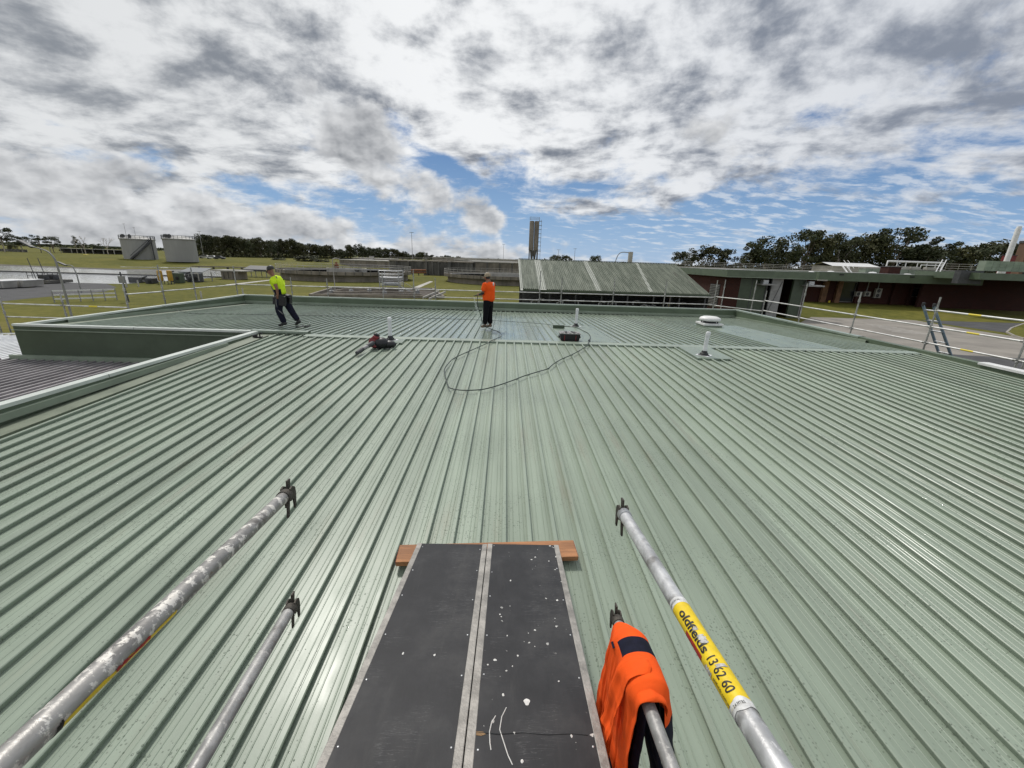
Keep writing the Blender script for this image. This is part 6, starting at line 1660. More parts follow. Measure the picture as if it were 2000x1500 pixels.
# ---- digester tanks on the left
def digester(px0, px1, pyt, pyb, label, stair):
    c = onz((px0 + px1) / 2, pyb, 1.6); D = (c - CAM).dot(_F); A, B = dep(px0, pyb, D), dep(px1, pyb, D); R = (B - A).length / 2 * .80
    D = D; zt = dep((px0 + px1) / 2, pyt, D).z
    vd = Vector((c.x, c.y, 0)).normalized(); c = c + vd * R
    t = thing('digester_tank', label, 'tank', (c.x, c.y, 1.5), 'pale grey digester tanks beyond the pond')
    mb = MB(); mb.lathe((c.x, c.y, 0), [(R, 1.2), (R, zt - .3), (R + .25, zt - .3), (R + .25, zt), (R * .6, zt + .8), (.2, zt + 1.1)], 48); mb.build('shell', M['tankpaint'], t, smooth=30)
    for k in range(26):
        a = 2 * math.pi * k / 26; q = V(c.x + (R + .1) * math.cos(a), c.y + (R + .1) * math.sin(a), zt)
        mb = MB(); mb.tube([q, q + V(0, 0, 1.1)], .06, 5); mb.build('rail_post', M['darkgrey'], t)
    for z in (.55, 1.1):
        mb = MB(); mb.tube([(c.x + (R + .1) * math.cos(2 * math.pi * k / 40), c.y + (R + .1) * math.sin(2 * math.pi * k / 40), zt + z) for k in range(41)], .06, 5); mb.build('top_rail', M['darkgrey'], t)
    for k in range(4):
        a = rnd.uniform(3.6, 5.6); q = V(c.x + R * .8 * math.cos(a), c.y + R * .8 * math.sin(a), zt + .2); mb = MB(); mb.lathe(q, [(.5, 0), (.5, .9), (.2, 1.3)], 8); mb.build('valve_box', M['darkgrey'], t)
    if stair:
        base = math.atan2(-vd.y, -vd.x); pts = []
        for k in range(13):
            a = base - .55 + 1.3 * k / 12; pts.append(V(c.x + (R + .5) * math.cos(a), c.y + (R + .5) * math.sin(a), 1.6 + (zt - 2.0) * k / 12))
        for p_, q_ in zip(pts[:-1], pts[1:]):
            mb = MB(); mb.bar(p_, q_, .9, .5); mb.build('stair_flight', M['darkgrey'], t)
        mb = MB(); mb.tube([q + V(0, 0, 1.2) for q in pts], .08, 5); mb.build('handrail', M['darkgrey'], t)
        e = pts[-1]; mb = MB(); mb.tube([(e.x, e.y, 1.4), (e.x, e.y, zt + .5)], .2, 6); mb.build('riser_pipe', M['darkgrey'], t)
    return t
digester(244, 310, 467, 506.5, 'pale grey digester tank with dark spiral stair, left one beyond the pond', True)
digester(325, 390, 467, 509.5, 'pale grey digester tank with plain side, right one beyond the pond', False)

# ---- lamp posts, masts
def lamp(base, bend, tip, label, r=.07, head=(.9, .35, .14)):
    base = Vector(base); Y = base.y; b_ = atY(*bend, Y); tp_ = atY(*tip, Y)
    t = thing('street_lamp', label, 'street lamp', base, 'curved lamp posts on the left')
    pts = [base, Vector((base.x, Y, b_.z * .6)), Vector((base.x, Y, b_.z - .6)), b_ + V(-.25, 0, .15), b_.lerp(tp_, .35) + V(0, 0, .28), b_.lerp(tp_, .7) + V(0, 0, .18), tp_]
    mb = MB(); mb.tube(smooth_path(pts, 4), [r * (1 - .45 * i / 24) for i in range(25)], 8); mb.build('pole', M['grey'], t, smooth=50)
    d = (tp_ - b_).normalized(); mb = MB(); mb.bar(tp_ - d * .1, tp_ + d * head[0], head[1], head[2]); mb.build('lamp_head', M['darkgrey'], t, bevel=.04)
    return t
lamp(onz(141, 621), (113, 508), (62, 482), 'tall lamp post with long curved arm rising over the grass at the left', .08, (.9, .34, .13))
lamp(onz(159.5, 572), (149, 527), (128, 518), 'smaller lamp post with curved arm by the gravel yard', .07)
p = onz(655, 571); t = thing('street_lamp', 'pale hooked lamp post before the left clarifier', 'street lamp', p); zt_ = atY(652, 505, p.y).z
mb = MB(); mb.tube(smooth_path([p, p + V(0, 0, zt_ * .5), p + V(0, 0, zt_ - .4), p + V(.25, 0, zt_), p + V(.7, 0, zt_ + .05)], 4), .07, 8); mb.build('pole', M['pale'], t, smooth=50); mb = MB(); mb.box(p + V(.85, 0, zt_ + .05), (.5, .2, .1)); mb.build('lamp_head', M['pale'], t)
for px, pyb, pyt, D, w_ in ((249, 470, 438, 260, 'behind the left digester tank'), (267, 470, 445, 260, 'just right of the first behind the left digester tank'), (399, 508, 453, 190, 'right of the right digester tank'), (806, 512, 455, 160, 'before the woods above the process tanks'), (983, 506, 478, 260, 'left of the silo near the horizon'), (1090, 505, 488, 200, 'right of the silo, shorter'), (1122, 505, 486, 200, 'right of the silo, taller'), (760, 512, 504, 150, 'low by the long concrete tank')):
    p = dep(px, pyb, D); tp_ = dep(px, pyt, D); t = thing('light_mast', f'thin dark light mast {w_}', 'mast', (p.x, p.y, 0), 'thin light masts near the horizon')
    mb = MB(); mb.tube([(p.x, p.y, 0), (p.x, p.y, tp_.z)], [.14, .07], 6); mb.build('pole', M['grey'], t)
    mb = MB(); mb.box((p.x, p.y, tp_.z), (1.6, .2, .15)); mb.build('cross_arm', M['grey'], t)
p = dep(1230, 512, 90); zt_ = dep(1230, 492, 90).z; t = thing('goose_neck_pipe', 'pale box with curved goose neck pipe above the shed ridge', 'pipe', (p.x, p.y, 0))
mb = MB(); mb.bbox(p.x - .4, p.x + .4, p.y - .4, p.y + .4, 0, zt_); mb.build('box', M['pale'], t); q = dep(1202, 506, 90)
mb = MB(); mb.tube(smooth_path([(q.x, q.y, 0), (q.x, q.y, 5.4), (q.x + .9, q.y, zt_ - .3), (p.x, p.y, zt_ - .25)], 5), .09, 8); mb.build('pipe', M['grey'], t, smooth=50)

# ---- pond equipment on the left
def divider(): 
    a, b = onz(-60, 529), onz(445, 542.5)
    t = thing('pond_divider', 'long dark dividing wall across the pond', 'wall', (a + b) / 2)
    mb = MB(); mb.bar(a + V(0, 0, .09), b + V(0, 0, .09), .5, .16); mb.build('wall', M['darkgrey'], t); mb = MB(); mb.bar(a + V(0, 0, .20), b + V(0, 0, .20), .6, .06); mb.build('cap', M['concdark'], t)
divider()
for px, w_ in ((316, 'left'), (335, 'right')):
    p = onz(px, 555); D = (p - CAM).dot(_F); zt_ = dep(px, 527.5, D).z; zb_ = dep(px, 549, D).z
    t = thing('yellow_tank', f'upright yellow plastic tank on legs by the pond, {w_} one of the pair', 'tank', p, 'pair of yellow tanks by the pond')
    R = .36; mb = MB(); mb.lathe((p.x, p.y, 0), [(R * .7, zb_), (R, zb_ + .15), (R, zt_ - .25), (R * .9, zt_ - .05), (R * .3, zt_)], 18); mb.build('drum', M['yellow'], t, smooth=40)
    mb = MB(); mb.lathe((p.x, p.y, 0), [(R * 1.06, zt_ - .35), (R * 1.06, zt_ - .25)], 18); mb.build('band', M['yellow'], t)
    for a in (.7, 2.3, 3.9, 5.5):
        mb = MB(); mb.tube([(p.x + .4 * math.cos(a), p.y + .4 * math.sin(a), 0), (p.x + .4 * math.cos(a), p.y + .4 * math.sin(a), zb_ + .1)], .05, 6); mb.build('leg', M['darkgrey'], t)
def skid(px, py, w, h, label, mat='darkgrey', cat='pump', pipes=True):
    p = onz(px, py); t = thing('pump_skid', label, cat, p, 'pumps and boxes by the pond')
    mb = MB(); mb.bbox(p.x - w / 2, p.x + w / 2, p.y - .6, p.y + .6, 0.03, h); mb.build('casing', M[mat], t, bevel=.06)
    if pipes:
        mb = MB(); mb.tube(smooth_path([p + V(-w / 2, -.4, .3), p + V(-w / 2 - .5, -.4, .35), p + V(-w / 2 - .6, -.4, h * .9), p + V(-w / 2 + .2, -.3, h + .25)], 4), .12, 8); mb.build('pipe', M['darkgrey'], t, smooth=50)
        mb = MB(); mb.lathe(p + V(w * .2, -.65, h * .5), [(.28, 0), (.28, .08), (.08, .1)], 12, Matrix.Rotation(math.pi / 2, 3, 'X')); mb.build('hand_wheel', M['black'], t)
    return t
skid(297, 554, 1.1, .9, 'dark pump left of the yellow tanks')
skid(351, 553, 1.2, 1.7, 'dark green tank cabinet right of the yellow tanks', 'wallgreen', 'cabinet')
skid(269, 552, 1.9, .9, 'dark low cabinet at the pond edge', 'darkgrey', 'cabinet', False)
skid(385, 551, 1.6, 1.5, 'dark pump with pale panel under the grey shelter')
skid(375, 551, .8, 1.0, 'small dark pump left under the grey shelter')
p = onz(393, 551); mb = MB(); mb.bbox(p.x - .35, p.x + .35, p.y - .9, p.y - .8, .3, 1.7); tag(mb.build('control_panel', M['pale'], loc=tuple(p)), 'pale control panel standing before the pump shelter', 'panel')
def shelter(pxs, py0, py1, pyb, label, mat):
    a, b = onz(pxs[0], pyb), onz(pxs[1], pyb); D = (a - CAM).dot(_F); zt = dep(pxs[0], py0, D).z; zl = dep(pxs[0], py1, D).z
    t = thing('pump_shelter', label, 'shelter', (a + b) / 2, 'small open shelters by the pond')
    mb = MB(); mb.loft([[(a.x, a.y - .3, zl), (a.x, a.y + 2.6, zt), (a.x, a.y + 2.6, zt + .06), (a.x, a.y - .3, zl + .06)], [(b.x, a.y - .3, zl), (b.x, a.y + 2.6, zt), (b.x, a.y + 2.6, zt + .06), (b.x, a.y - .3, zl + .06)]]); mb.build('roof', M[mat], t)
    mb = MB(); mb.bbox(a.x, b.x, a.y - .36, a.y - .3, zl - .35, zl + .08); mb.build('fascia', M[mat], t)
    for u in (.04, .5, .96):
        x = a.x + (b.x - a.x) * u
        for y in (a.y, a.y + 2.3):
            mb = MB(); mb.bbox(x - .06, x + .06, y - .06, y + .06, 0, zl); mb.build('post', M['grey'], t)
    return t
M['bluegrey'] = pm('blue_grey_sheet', (0.13, 0.145, 0.155), 0.6, 0, 0.12, 1)
shelter((355, 419), 523, 531, 549, 'blue-grey roofed open shelter over pumps by the pond', 'bluegrey')
shelter((478, 542), 519, 526, 541, 'dark roofed open shelter left of the round clarifier', 'darkgrey')
p = onz(450, 546); D = (p - CAM).dot(_F); t = thing('concrete_chamber', 'grey concrete inlet chamber between the two shelters', 'concrete tank', p)
mb = MB(); mb.bbox(p.x - 1.7, p.x + 1.7, p.y, p.y + 3, 0, dep(450, 530, D).z); mb.build('wall', M['concrete'], t); mb = MB(); mb.bbox(p.x - 3.2, p.x + 3.0, p.y - .2, p.y + 3.2, dep(450, 530, D).z, dep(450, 527.5, D).z); mb.build('slab', M['pale'], t)
for k in range(3):
    mb = MB(); mb.bbox(p.x - 1.2 + .9 * k, p.x - 1.1 + .9 * k, p.y - .1, p.y - .005, .2, 1.6); mb.build('rib', M['concdark'], t)
t = thing('inlet_channel', 'long low concrete channel with posts beyond the shelters', 'channel', onz(430, 527)); a, b = onz(375, 524.5), onz(640, 530.5)
mb = MB(); mb.bar(a + V(0, 0, .7), b + V(0, 0, .7), .8, .3); mb.build('beam', M['concrete'], t)
for k in range(10):
    p = a.lerp(b, (k + .5) / 10); mb = MB(); mb.bbox(p.x - .2, p.x + .2, p.y - .2, p.y + .2, 0, .6); mb.build('pier', M['concdark'], t)
# barrier on the grass
a, b = onz(107, 591), onz(229, 586)
t = thing('white_barrier', 'long three-rail white barrier standing on the grass at the left', 'barrier', (a + b) / 2)
for z in (.35, .75, 1.15):
    mb = MB(); mb.bar(a + V(0, 0, z), b + V(0, 0, z), .04, .14); mb.build('rail', M['white'], t)
for k in range(6):
    p = a.lerp(b, k / 5); mb = MB(); mb.bar(p, p + V(0, 0, 1.2), .07, .07); mb.build('post', M['grey'], t)
p = onz(252, 590); zt_ = atY(233, 531, p.y).z
t = thing('meter_post', 'dark post with grey meter box beside the scaffold on the left', 'post', p); mb = MB(); mb.tube([p, (p.x - .2, p.y, zt_)], .07, 6); mb.build('post', M['darkgrey'], t); q = atY(238, 546, p.y); mb = MB(); mb.box(q, (.55, .25, .7)); mb.build('meter_box', M['grey'], t)
for px, py, h_, w_ in ((248, 561, 1.0, 'right of the meter post'), (271, 560, .9, 'before the pond edge'), (394, 583, .8, 'on the grass right of the pumps'), (475, 575, .8, 'beside the scaffold near the far left corner')):
    p = onz(px, py); mb = MB(); mb.lathe(p, [(.09, 0), (.09, h_), (.05, h_ + .05)], 8); tag(mb.build('pipe_stub', M['pale'], loc=tuple(p), smooth=50), f'short pale pipe stub standing {w_}', 'pipe', 'pale pipe stubs on the grass')
# skips and aerators at the yard edge
def skip(px, py, w, label):
    p = onz(px, py); t = thing('skip_bin', label, 'skip bin', p, 'white skip bins at the gravel yard')
    mb = MB(); mb.loft([[p + V(sx * ww, sy * .8, z) for sx, sy in ((-1, -1), (1, -1), (1, 1), (-1, 1))] for ww, z in ((w * .42, .1), (w * .5, .95))]); mb.build('tub', M['pale'], t)
    for k in range(4):
        mb = MB(); mb.box(p + V(-w * .36 + w * .24 * k, -.82, .52), (.08, .05, .8)); mb.build('rib', M['grey'], t)
    mb = MB(); mb.box(p + V(0, 0, .97), (w * 1.04, 1.7, .08)); mb.build('rim', M['white'], t)
skip(38, 561, 3.2, 'long white skip bin at the gravel yard edge'); skip(65, 560, 1.6, 'short white skip bin at the gravel yard edge'); skip(4, 563, 2.6, 'white skip bin cut by the left edge of the picture')
for px, py, w_ in ((78, 554, 'left'), (98, 553, 'right')):
    p = onz(px, py); t = thing('floating_aerator', f'dark pump raft with railings at the pond edge, {w_} one', 'aerator', p, 'pump rafts at the pond edge')
    mb = MB(); mb.bbox(p.x - 1.5, p.x + 1.5, p.y, p.y + 2, .1, .5); mb.build('raft', M['concdark'], t)
    mb = MB(); mb.bbox(p.x - .5, p.x + .4, p.y + .4, p.y + 1.2, .5, 1.3); mb.build('motor', M['darkgrey'], t, bevel=.1)
    for z in (.6, 1.1):
        mb = MB(); mb.tube([p + V(-1.5, 0, .5 + z), p + V(1.5, 0, .5 + z)], .04, 5); mb.build('rail', M['darkgrey'], t)
    for k in range(5):
        mb = MB(); mb.tube([p + V(-1.5 + .75 * k, 0, .5), p + V(-1.5 + .75 * k, 0, 1.65)], .04, 5); mb.build('post', M['darkgrey'], t)
    mb = MB(); mb.tube([p + V(-.9, .5, .5), p + V(-1.3, .5, 3.6)], .05, 5); mb.build('davit', M['darkgrey'], t)

# ---- vehicles and carport far left
def car(px, py, D, L_, label, mat, rot=0.0):
    p = dep(px, py, D); p.z = max(p.z, 0); R = Matrix.Rotation(rot, 3, 'Z')
    t = thing('parked_car', label, 'car', p, 'cars parked beyond the pond')
    pt = lambda x, y, z: p + R @ Vector((x, y, z))
    prof = [(-.5, .30), (-.5, .75), (-.36, .85), (-.24, 1.35), (.12, 1.42), (.26, .95), (.48, .82), (.5, .35)]
    mb = MB(); mb.loft([[pt(x * L_, s, z) for x, z in prof] for s in (-.85, .85)]); mb.build('body', M[mat], t, bevel=.06)
    mb = MB(); mb.loft([[pt(x * L_, s, z) for x, z in ((-.33, .9), (-.23, 1.28), (.10, 1.33), (.22, .95))] for s in (-.87, .87)]); mb.build('window', M['glass'], t)
    for x in (-.31, .31):
        for s in (-.82, .82):
            mb = MB(); mb.lathe(pt(x * L_, s, .33), [(.33, -.1), (.33, .1)], 14, R @ Matrix.Rotation(math.pi / 2, 3, 'X')); mb.build('wheel', M['rubber'], t)
    for s in (-.6, .6):
        mb = MB(); mb.box(pt(L_ * .5, s, .68), (.06, .3, .14)); mb.build('headlight', M['pvc'], t)
    return t
DV = 195
car(60, 503, DV, 5.0, 'white utility car parked before the trees, leftmost', 'white'); car(72, 502.5, DV + 4, 4.6, 'white car parked between a utility and the red trailer', 'white', .2); car(96, 503, DV, 3.6, 'small white car beside the red trailer', 'white', .1)
car(48, 496, DV + 25, 4.6, 'grey car parked behind the white cars under the trees', 'grey'); car(402, 505, 170, 4.8, 'pale car parked right of the digester tanks', 'pale', .3); car(416, 506, 170, 4.6, 'white car parked by the thin light mast right of the digesters', 'white', .2); car(429, 506.5, 168, 4.2, 'small dark car parked farthest right of the digesters', 'darkgrey', .2)
p = dep(130, 507, DV - 5); t = thing('red_trailer', 'long dark red trailer parked at the edge of the bank', 'trailer', p)
mb = MB(); mb.bbox(p.x - 6.4, p.x + 6.0, p.y - 1.2, p.y + 1.2, p.z + .6, p.z + 2.1); mb.build('bed', M['red'], t, bevel=.1)
for k in range(4):
    mb = MB(); mb.lathe(p + V(-5 + 3.3 * k, -1.1, .45), [(.45, -.15), (.45, .15)], 12, Matrix.Rotation(math.pi / 2, 3, 'X')); mb.build('wheel', M['rubber'], t)
mb = MB(); mb.bbox(p.x - 6.3, p.x + 5.9, p.y - 1.26, p.y - 1.21, p.z + 1.3, p.z + 1.42); mb.build('stripe', M['pale'], t)
p = dep(172, 508, DV - 5); t = thing('yellow_loader', 'small yellow loader parked at the end of the red trailer', 'loader', p)
mb = MB(); mb.bbox(p.x - 1.6, p.x + 1.2, p.y - .9, p.y + .9, p.z + .6, p.z + 1.7); mb.build('body', M['safety'], t, bevel=.15); mb = MB(); mb.bbox(p.x - 1.0, p.x + .1, p.y - .8, p.y + .8, p.z + 1.7, p.z + 2.5); mb.build('cab', M['safety'], t, bevel=.1)
mb = MB(); mb.bar(p + V(1.0, 0, 1.2), p + V(2.3, 0, .6), .9, .3); mb.build('bucket_arm', M['safety'], t)
for x in (-.9, .8):
    mb = MB(); mb.lathe(p + V(x, -.9, .5), [(.5, -.2), (.5, .2)], 12, Matrix.Rotation(math.pi / 2, 3, 'X')); mb.build('wheel', M['rubber'], t)
p = dep(160, 505, 220); t = thing('carport', 'long low open carport roof on posts before the left trees', 'carport', p); zt_ = dep(160, 486, 220).z
A, B = dep(100, 500, 220), dep(222, 505, 220)
mb = MB(); mb.bbox(A.x, B.x, A.y, A.y + 7, zt_ - .15, zt_ + .1); mb.build('roof', M['grey'], t)
for k in range(7):
    x = A.x + (B.x - A.x) * k / 6; mb = MB(); mb.bbox(x - .12, x + .12, A.y + .2, A.y + .45, .5, zt_ - .15); mb.build('post', M['pale'], t)
mb = MB(); mb.bbox(A.x, B.x, A.y + 6.5, A.y + 6.8, .5, zt_ - .2); mb.build('back_wall', M['concdark'], t)
a, b = dep(-10, 505, 205), dep(58, 506, 205); t = thing('site_fence', 'long dark fence in front of the trees at the left edge', 'fence', (a.x, a.y, 1)); mb = MB(); mb.bar((a.x, a.y, 2.0), (b.x, b.y, 2.0), .1, 1.8); mb.build('panel', M['concdark'], t)
for k in range(8):
    q = a.lerp(b, k / 7); mb = MB(); mb.tube([(q.x, q.y, 1), (q.x, q.y, 3.1)], .08, 5); mb.build('post', M['grey'], t)
# far white roofed shed under the right-hand trees
p = dep(1672, 516, 115); t = thing('white_shed', 'white gabled shed roof among the trees beyond the brick building', 'shed', (p.x, p.y, 0)); zt_ = dep(1672, 513.5, 115).z
mb = MB(); mb.bbox(p.x - 6.5, p.x + 6.5, p.y, p.y + 8, 0, zt_ - 1.0); mb.build('wall', M['pale'], t)
mb = MB(); mb.loft([[(x, p.y - .5, zt_ - 1.0), (x, p.y + 4, zt_), (x, p.y + 8.5, zt_ - 1.0)] for x in (p.x - 7, p.x + 7)], caps=False, closed=False); mb.build('roof', M['white'], t)

# ------------------------------------------------------------------ trees
def crown_mesh(name, seed, H, R, clumps, leaves, size, low=.35, flat=.75, mat='leaf'):
    """leaf clumps spread over an uneven crown; base of the tree at the origin"""
    rr = random.Random(seed); vs, fs = [], []
    cl = []
    for k in range(clumps):
        u = rr.random(); a = rr.uniform(0, 2 * math.pi)
        z = H * (low + (1 - low) * (0.10 + .84 * u))
        prof = math.sin(math.pi * min(1, max(.10, (z / H - low * .75) / (1.06 - low * .75)))) ** .6
        d = R * prof * math.sqrt(rr.uniform(.05, 1.0))
        cl.append((d * math.cos(a), d * math.sin(a), z, R * rr.uniform(.20, .40)))
    per = leaves // clumps
    for cx_, cy_, cz_, cr in cl:
        for q in range(per):
            while True:
                x, y, z = rr.uniform(-1, 1), rr.uniform(-1, 1), rr.uniform(-1, 1)
                d2 = x * x + y * y + z * z
                if .12 < d2 < 1: break
            p = Vector((cx_ + x * cr, cy_ + y * cr, cz_ + z * cr * flat))
            n_ = Vector((rr.gauss(0, 1), rr.gauss(0, 1), rr.gauss(0, 1) + .5)).normalized()
            u_ = n_.orthogonal().normalized(); w_ = n_.cross(u_); s = size * rr.uniform(.6, 1.3); l = s * rr.uniform(.5, 1.0)
            b = len(vs); vs += [p - u_ * s, p + w_ * l, p + u_ * s, p - w_ * l]; fs.append((b, b + 1, b + 2, b + 3))
    me = bpy.data.meshes.new(name); me.from_pydata(vs, [], fs); me.materials.append(M[mat]); me.update()
    mb = MB(); rt_ = max(.16, H * .018)
    th = H * (low + .15)
    mb.tube([(0, 0, -1), (rr.uniform(-.2, .2), rr.uniform(-.2, .2), th * .5), (rr.uniform(-.5, .5), rr.uniform(-.5, .5), th)], [rt_ * 1.3, rt_, rt_ * .75], 7)
    for c in rr.sample(cl, min(len(cl), 9)):
        z0 = H * rr.uniform(low * .6, low + .1)
        mb.tube([(0, 0, z0), (c[0] * .45, c[1] * .45, (z0 + c[2]) / 2 + .3), c[:3]], [rt_ * .6, rt_ * .4, rt_ * .15], 5)
    tm_ = bpy.data.meshes.new(name + '_trunk'); tm_.from_pydata(mb.v, [], mb.f); tm_.materials.append(M['palebark' if seed % 2 else 'bark']); tm_.update()
    return me, tm_
def tree(loc, meshes, s, label, group, rz=0.0, sx=1.0):
    t = thing('tree', label, 'tree', loc, group); t.rotation_euler = (0, 0, rz); t.scale = (s * sx, s * sx, s)
    link('crown', meshes[0], t); link('trunk', meshes[1], t); return t
# unit-ish trees 10 m high, several habits
TD = [crown_mesh(f'dense_crown', 100 + k, 10, 3.9, 34, 3000, .24, .22, .8, 'leaf' if k % 2 else 'leaf2') for k in range(4)]
TG = [crown_mesh(f'gum_crown', 200 + k, 10, 3.6, 22, 3400, .17, .42, .62, 'leaf') for k in range(5)]
TO = [crown_mesh(f'open_crown', 300 + k, 10, 3.2, 12, 1300, .17, .50, .55, 'leaf') for k in range(3)]
rr = random.Random(77)
# woods across the middle, tops following the photograph's skyline
sky_pts = [(385, 463), (420, 462), (455, 462), (490, 466), (530, 470), (560, 469), (600, 474), (640, 481), (675, 484), (700, 479), (730, 483), (755, 484), (790, 490), (810, 492), (840, 497), (870, 500), (900, 503)]
def sky_y(x):
    for (a, ya_), (b, yb_) in zip(sky_pts[:-1], sky_pts[1:]):
        if a <= x <= b: return ya_ + (yb_ - ya_) * (x - a) / (b - a)
    return sky_pts[-1][1]
cnt = [1, 1]
def nth(n): return f"{n}{'th' if 10 <= n % 100 <= 20 else {1: 'st', 2: 'nd', 3: 'rd'}.get(n % 10, 'th')}"
words_ = ['beside the right digester tank', 'behind the pale parked cars', 'above the grass left of the low tank', 'above the yellow worker', 'left of the hooked lamp post', 'above the hooked lamp post', 'above the left clarifier', 'above the small hut', 'left of the tall thin mast', 'right of the tall thin mast', 'near the low end of the woods', 'at the low end of the woods']
x = 384
while x < 905:
    for row in (0, 1):
        D = (235 + (x - 385) * .42) * (1.0 if row == 0 else 1.22) + rr.uniform(-8, 8)
        px = x + rr.uniform(-6, 6) + row * 8
        top = sky_y(px) + rr.uniform(-2.5, 5) + row * 1.0
        g = dep(px, 500, D); z0 = 0.8; h = dep(px, top, D).z - z0
        if h < 2: continue
        w_ = words_[min(len(words_) - 1, int((x - 384) / 520 * len(words_)))]
        tree((g.x, g.y, z0), TD[rr.randrange(4)], h / 10 / .97, f'dark tree in the {"front" if row == 0 else "back"} row of the woods, {nth(cnt[row])} from the digester end', 'trees of the woods across the middle', rr.uniform(0, 6.28), rr.uniform(.9, 1.25) * (1.15 if h < 12 else .8))
        cnt[row] += 1
    x += 13
# understorey so the woods read closed to the ground
mb = MB()
for k in range(7000):
    px = rr.uniform(386, 880); D = (228 + (px - 385) * .42) + rr.uniform(0, 30); g = dep(px, 500, D); z = abs(rr.gauss(0, 1)) * 2.6 * max(.25, (905 - px) / 520) + .6
    n_ = Vector((rr.gauss(0, 1), rr.gauss(0, 1), rr.gauss(0, 1))).normalized(); u_ = n_.orthogonal().normalized() * .8; w_ = n_.cross(u_)
    p = V(g.x, g.y, z); mb.add([p - u_, p + w_, p + u_, p - w_], [(0, 1, 2, 3)])
tag(mb.build('understorey', M['leaf2'], loc=(-150, 300, 0)), 'dark understorey shrubs along the foot of the woods', 'shrubs', kind='stuff')
# scattered gums at the left
for px, top, D, s_, kind, w_ in ((12, 443, 190, 1.0, TG, 'tall, at the left edge of the picture'), (-14, 452, 185, 1.0, TG, 'cut by the left edge of the picture'), (47, 461, 200, 1.25, TG, 'behind the long curved lamp arm'), (83, 459, 205, 1.0, TO, 'with open crown above the white cars'), (108, 464, 210, 1.1, TG, 'above the left end of the red trailer'), (153, 462, 215, .6, TO, 'small, above the carport'), (165, 474, 230, 1.3, TO, 'low and spreading behind the carport'), (195, 477, 240, 1.2, TD, 'rounded, behind the right end of the carport'), (28, 478, 215, 1.6, TD, 'dark and low behind the parked cars'), (128, 482, 250, 1.8, TD, 'low, behind the carport middle')):
    g = dep(px, 500, D); z0 = 1.0; h = dep(px, top, D).z - z0
    tree((g.x, g.y, z0), kind[rr.randrange(len(kind))], h / 10 / .97, f'gum tree {w_}', 'gum trees scattered at the left', rr.uniform(0, 6.28), s_)
# bare tree by the digester
def bare_tree(px, top, D, label, seed):
    g = dep(px, 500, D); h = dep(px, top, D).z - 1; q = random.Random(seed); t = thing('bare_tree', label, 'tree', (g.x, g.y, 1), 'leafless trees left of the digesters'); mb = MB()
    def grow(p, d, l, r, n):
        e = p + d * l; mb.tube([p, (p + e) / 2 + V(q.uniform(-.1, .1) * l, 0, 0), e], [r, r * .85, r * .6], 5)
        if n: 
            for _ in range(3): grow(e, (d + V(q.uniform(-.7, .7), q.uniform(-.7, .7), q.uniform(-.1, .4))).normalized(), l * q.uniform(.55, .75), r * .55, n - 1)
    grow(V(g.x, g.y, 1), V(0, 0, 1), h * .38, .22, 4); mb.build('branches', M['palebark'], t); return t
bare_tree(213, 459, 205, 'bare leafless tree just left of the digester tanks', 4); bare_tree(169, 461, 210, 'thin bare tree above the carport', 9)
# right-hand gums behind the brick building
for k, (px, top, D, sx, kind, w_) in enumerate(((1338, 490, 150, 1.2, TG, 'thin crowned, first beyond the shed end'), (1352, 487, 155, 1.0, TO, 'pale and open, beside the first'), (1386, 484, 150, 1.35, TD, 'rounded, second clump beyond the shed end'), (1418, 488, 150, 1.1, TG, 'small, in the gap before the tall clump'), (1447, 492, 150, 1.2, TO, 'low and open, in the gap before the tall clump'), (1468, 474, 140, 1.0, TG, 'leaning, at the left of the tall clump'), (1499, 466, 138, 1.25, TD, 'tall and dense, left of the main clump'), (1537, 478, 145, 1.0, TO, 'open, between the two tall clumps'), (1572, 452, 130, 1.15, TG, 'tallest and broad, main clump'), (1600, 466, 132, 1.1, TD, 'behind the right side of the tallest'), (1638, 459, 132, 1.0, TG, 'flat topped, right of the tallest'), (1664, 470, 134, 1.3, TD, 'dense, above the white shed'), (1702, 463, 136, 1.1, TD, 'dense, left of the spreading one'), (1742, 452, 134, 1.35, TG, 'spreading with layered crown'), (1776, 478, 136, 1.4, TD, 'low, between the spreading ones'), (1822, 468, 140, 1.2, TG, 'with pale trunk above the pipe gantry'), (1800, 482, 132, 1.5, TD, 'low and dense behind the gantry'), (1858, 487, 150, 1.3, TD, 'low and dense right of the gantry'), (1882, 475, 150, 1.1, TG, 'thin, above the railing'), (1915, 484, 160, 1.5, TD, 'low and broad, left of the white stack'), (1945, 477, 165, 1.5, TD, 'behind the white stack'), (1962, 480, 170, 1.3, TG, 'beyond the brown tower'), (1625, 490, 150, 1.8, TD, 'low, filling behind the tall clumps'), (1520, 492, 155, 1.8, TD, 'low, filling left of the tall clumps'))):
    g = dep(px, 510, D); h = dep(px, top, D).z
    tree((g.x, g.y, 0), kind[rr.randrange(len(kind))], h / 10 / .97, f'gum tree {w_} behind the brick building', 'gum trees behind the brick building', rr.uniform(0, 6.28), sx * .85)
mb = MB()
for k in range(5200):
    px = rr.uniform(1335, 1960); D = rr.uniform(138, 175); g = dep(px, 510, D); z = abs(rr.gauss(0, 1)) * 3.2 + .5
    n_ = Vector((rr.gauss(0, 1), rr.gauss(0, 1), rr.gauss(0, 1))).normalized(); u_ = n_.orthogonal().normalized() * .42; w_ = n_.cross(u_)
    p = V(g.x, g.y, z); mb.add([p - u_, p + w_, p + u_, p - w_], [(0, 1, 2, 3)])
tag(mb.build('understorey', M['leaf'], loc=(90, 130, 0)), 'dark understorey below the gum trees behind the brick building', 'shrubs', kind='stuff')
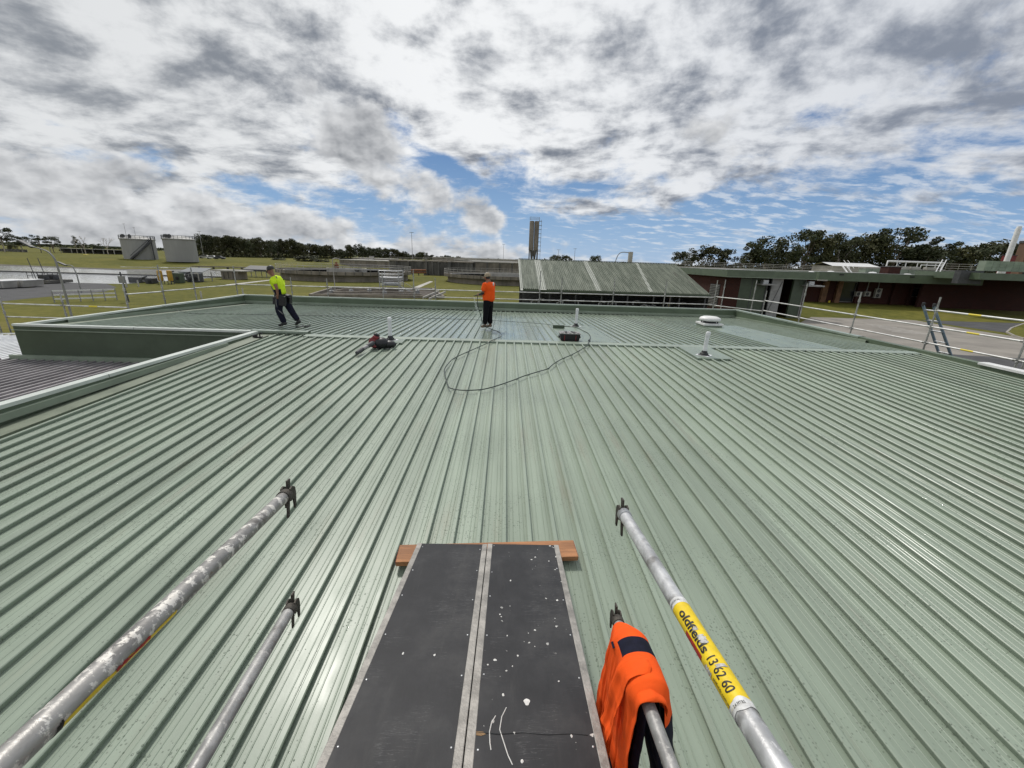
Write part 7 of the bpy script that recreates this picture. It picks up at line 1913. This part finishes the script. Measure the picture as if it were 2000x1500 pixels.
# far-off wood that reads as one strip along the horizon
mb = MB()
for k in range(9000):
    px = rr.uniform(-60, 2060); D = rr.uniform(650, 900); g = dep(px, 500, D)
    hh = 6 + 5 * mnoise.noise(Vector((px * .02, 0, 0))) + 3 * mnoise.noise(Vector((px * .09, 3, 0)))
    z = rr.uniform(0, 1) ** .7 * max(2, hh)
    n_ = Vector((rr.gauss(0, 1), rr.gauss(0, 1), rr.gauss(0, 1))).normalized(); u_ = n_.orthogonal().normalized() * 1.7; w_ = n_.cross(u_)
    p = V(g.x, g.y, z); mb.add([p - u_, p + w_, p + u_, p - w_], [(0, 1, 2, 3)])
tag(mb.build('far_woods', M['leaf'], loc=(0, 800, 0)), 'low dark strip of far woods along the horizon', 'woods', kind='stuff')
for px, top, w_ in ((1085, 499, 'left of two above the shed ridge'), (1105, 500, 'between two thin masts above the shed ridge'), (1163, 498.5, 'rounded, right of the masts above the shed ridge')):
    D = 300; g = dep(px, 510, D); h = dep(px, top, D).z
    tree((g.x, g.y, 0), TD[rr.randrange(4)], h / 10 / .97, f'small far dark tree {w_}', 'far small trees above the shed ridge', 0, 1.2)
# low hills
mb = MB(); hp_ = []
for k in range(41):
    a = math.radians(-70 + 140 * k / 40); R = 3200
    h = 9 + 8 * mnoise.noise(Vector((k * .23, 1.7, 0)))
    hp_.append((R * math.sin(a), R * math.cos(a), max(4, h)))
mb.loft([[(x, y, -5), (x, y, z)] for x, y, z in hp_], caps=False, closed=False)
mb.loft([[(x, y, z), (x * 1.3, y * 1.3, -5)] for x, y, z in hp_], caps=False, closed=False)
structure(mb.build('far_hills', pm('hazy_hill_forest', (0.045, 0.06, 0.06), .95, 0, .2, .01)))
# shrubs on the far grass
for px, py, w_, lab in ((600, 515, 2.6, 'low green shrub on the grass bank left of the low tank'), (630, 516, 1.6, 'small green shrub on the grass bank near the low tank'), (545, 512, 1.5, 'small shrub before the woods')):
    g = onz(px, py, .6); t = thing('shrub', lab, 'shrub', g, 'shrubs on the far grass bank'); t.scale = (w_ * .6, w_ * .6, w_ * .16); link('foliage', TD[1][0], t)
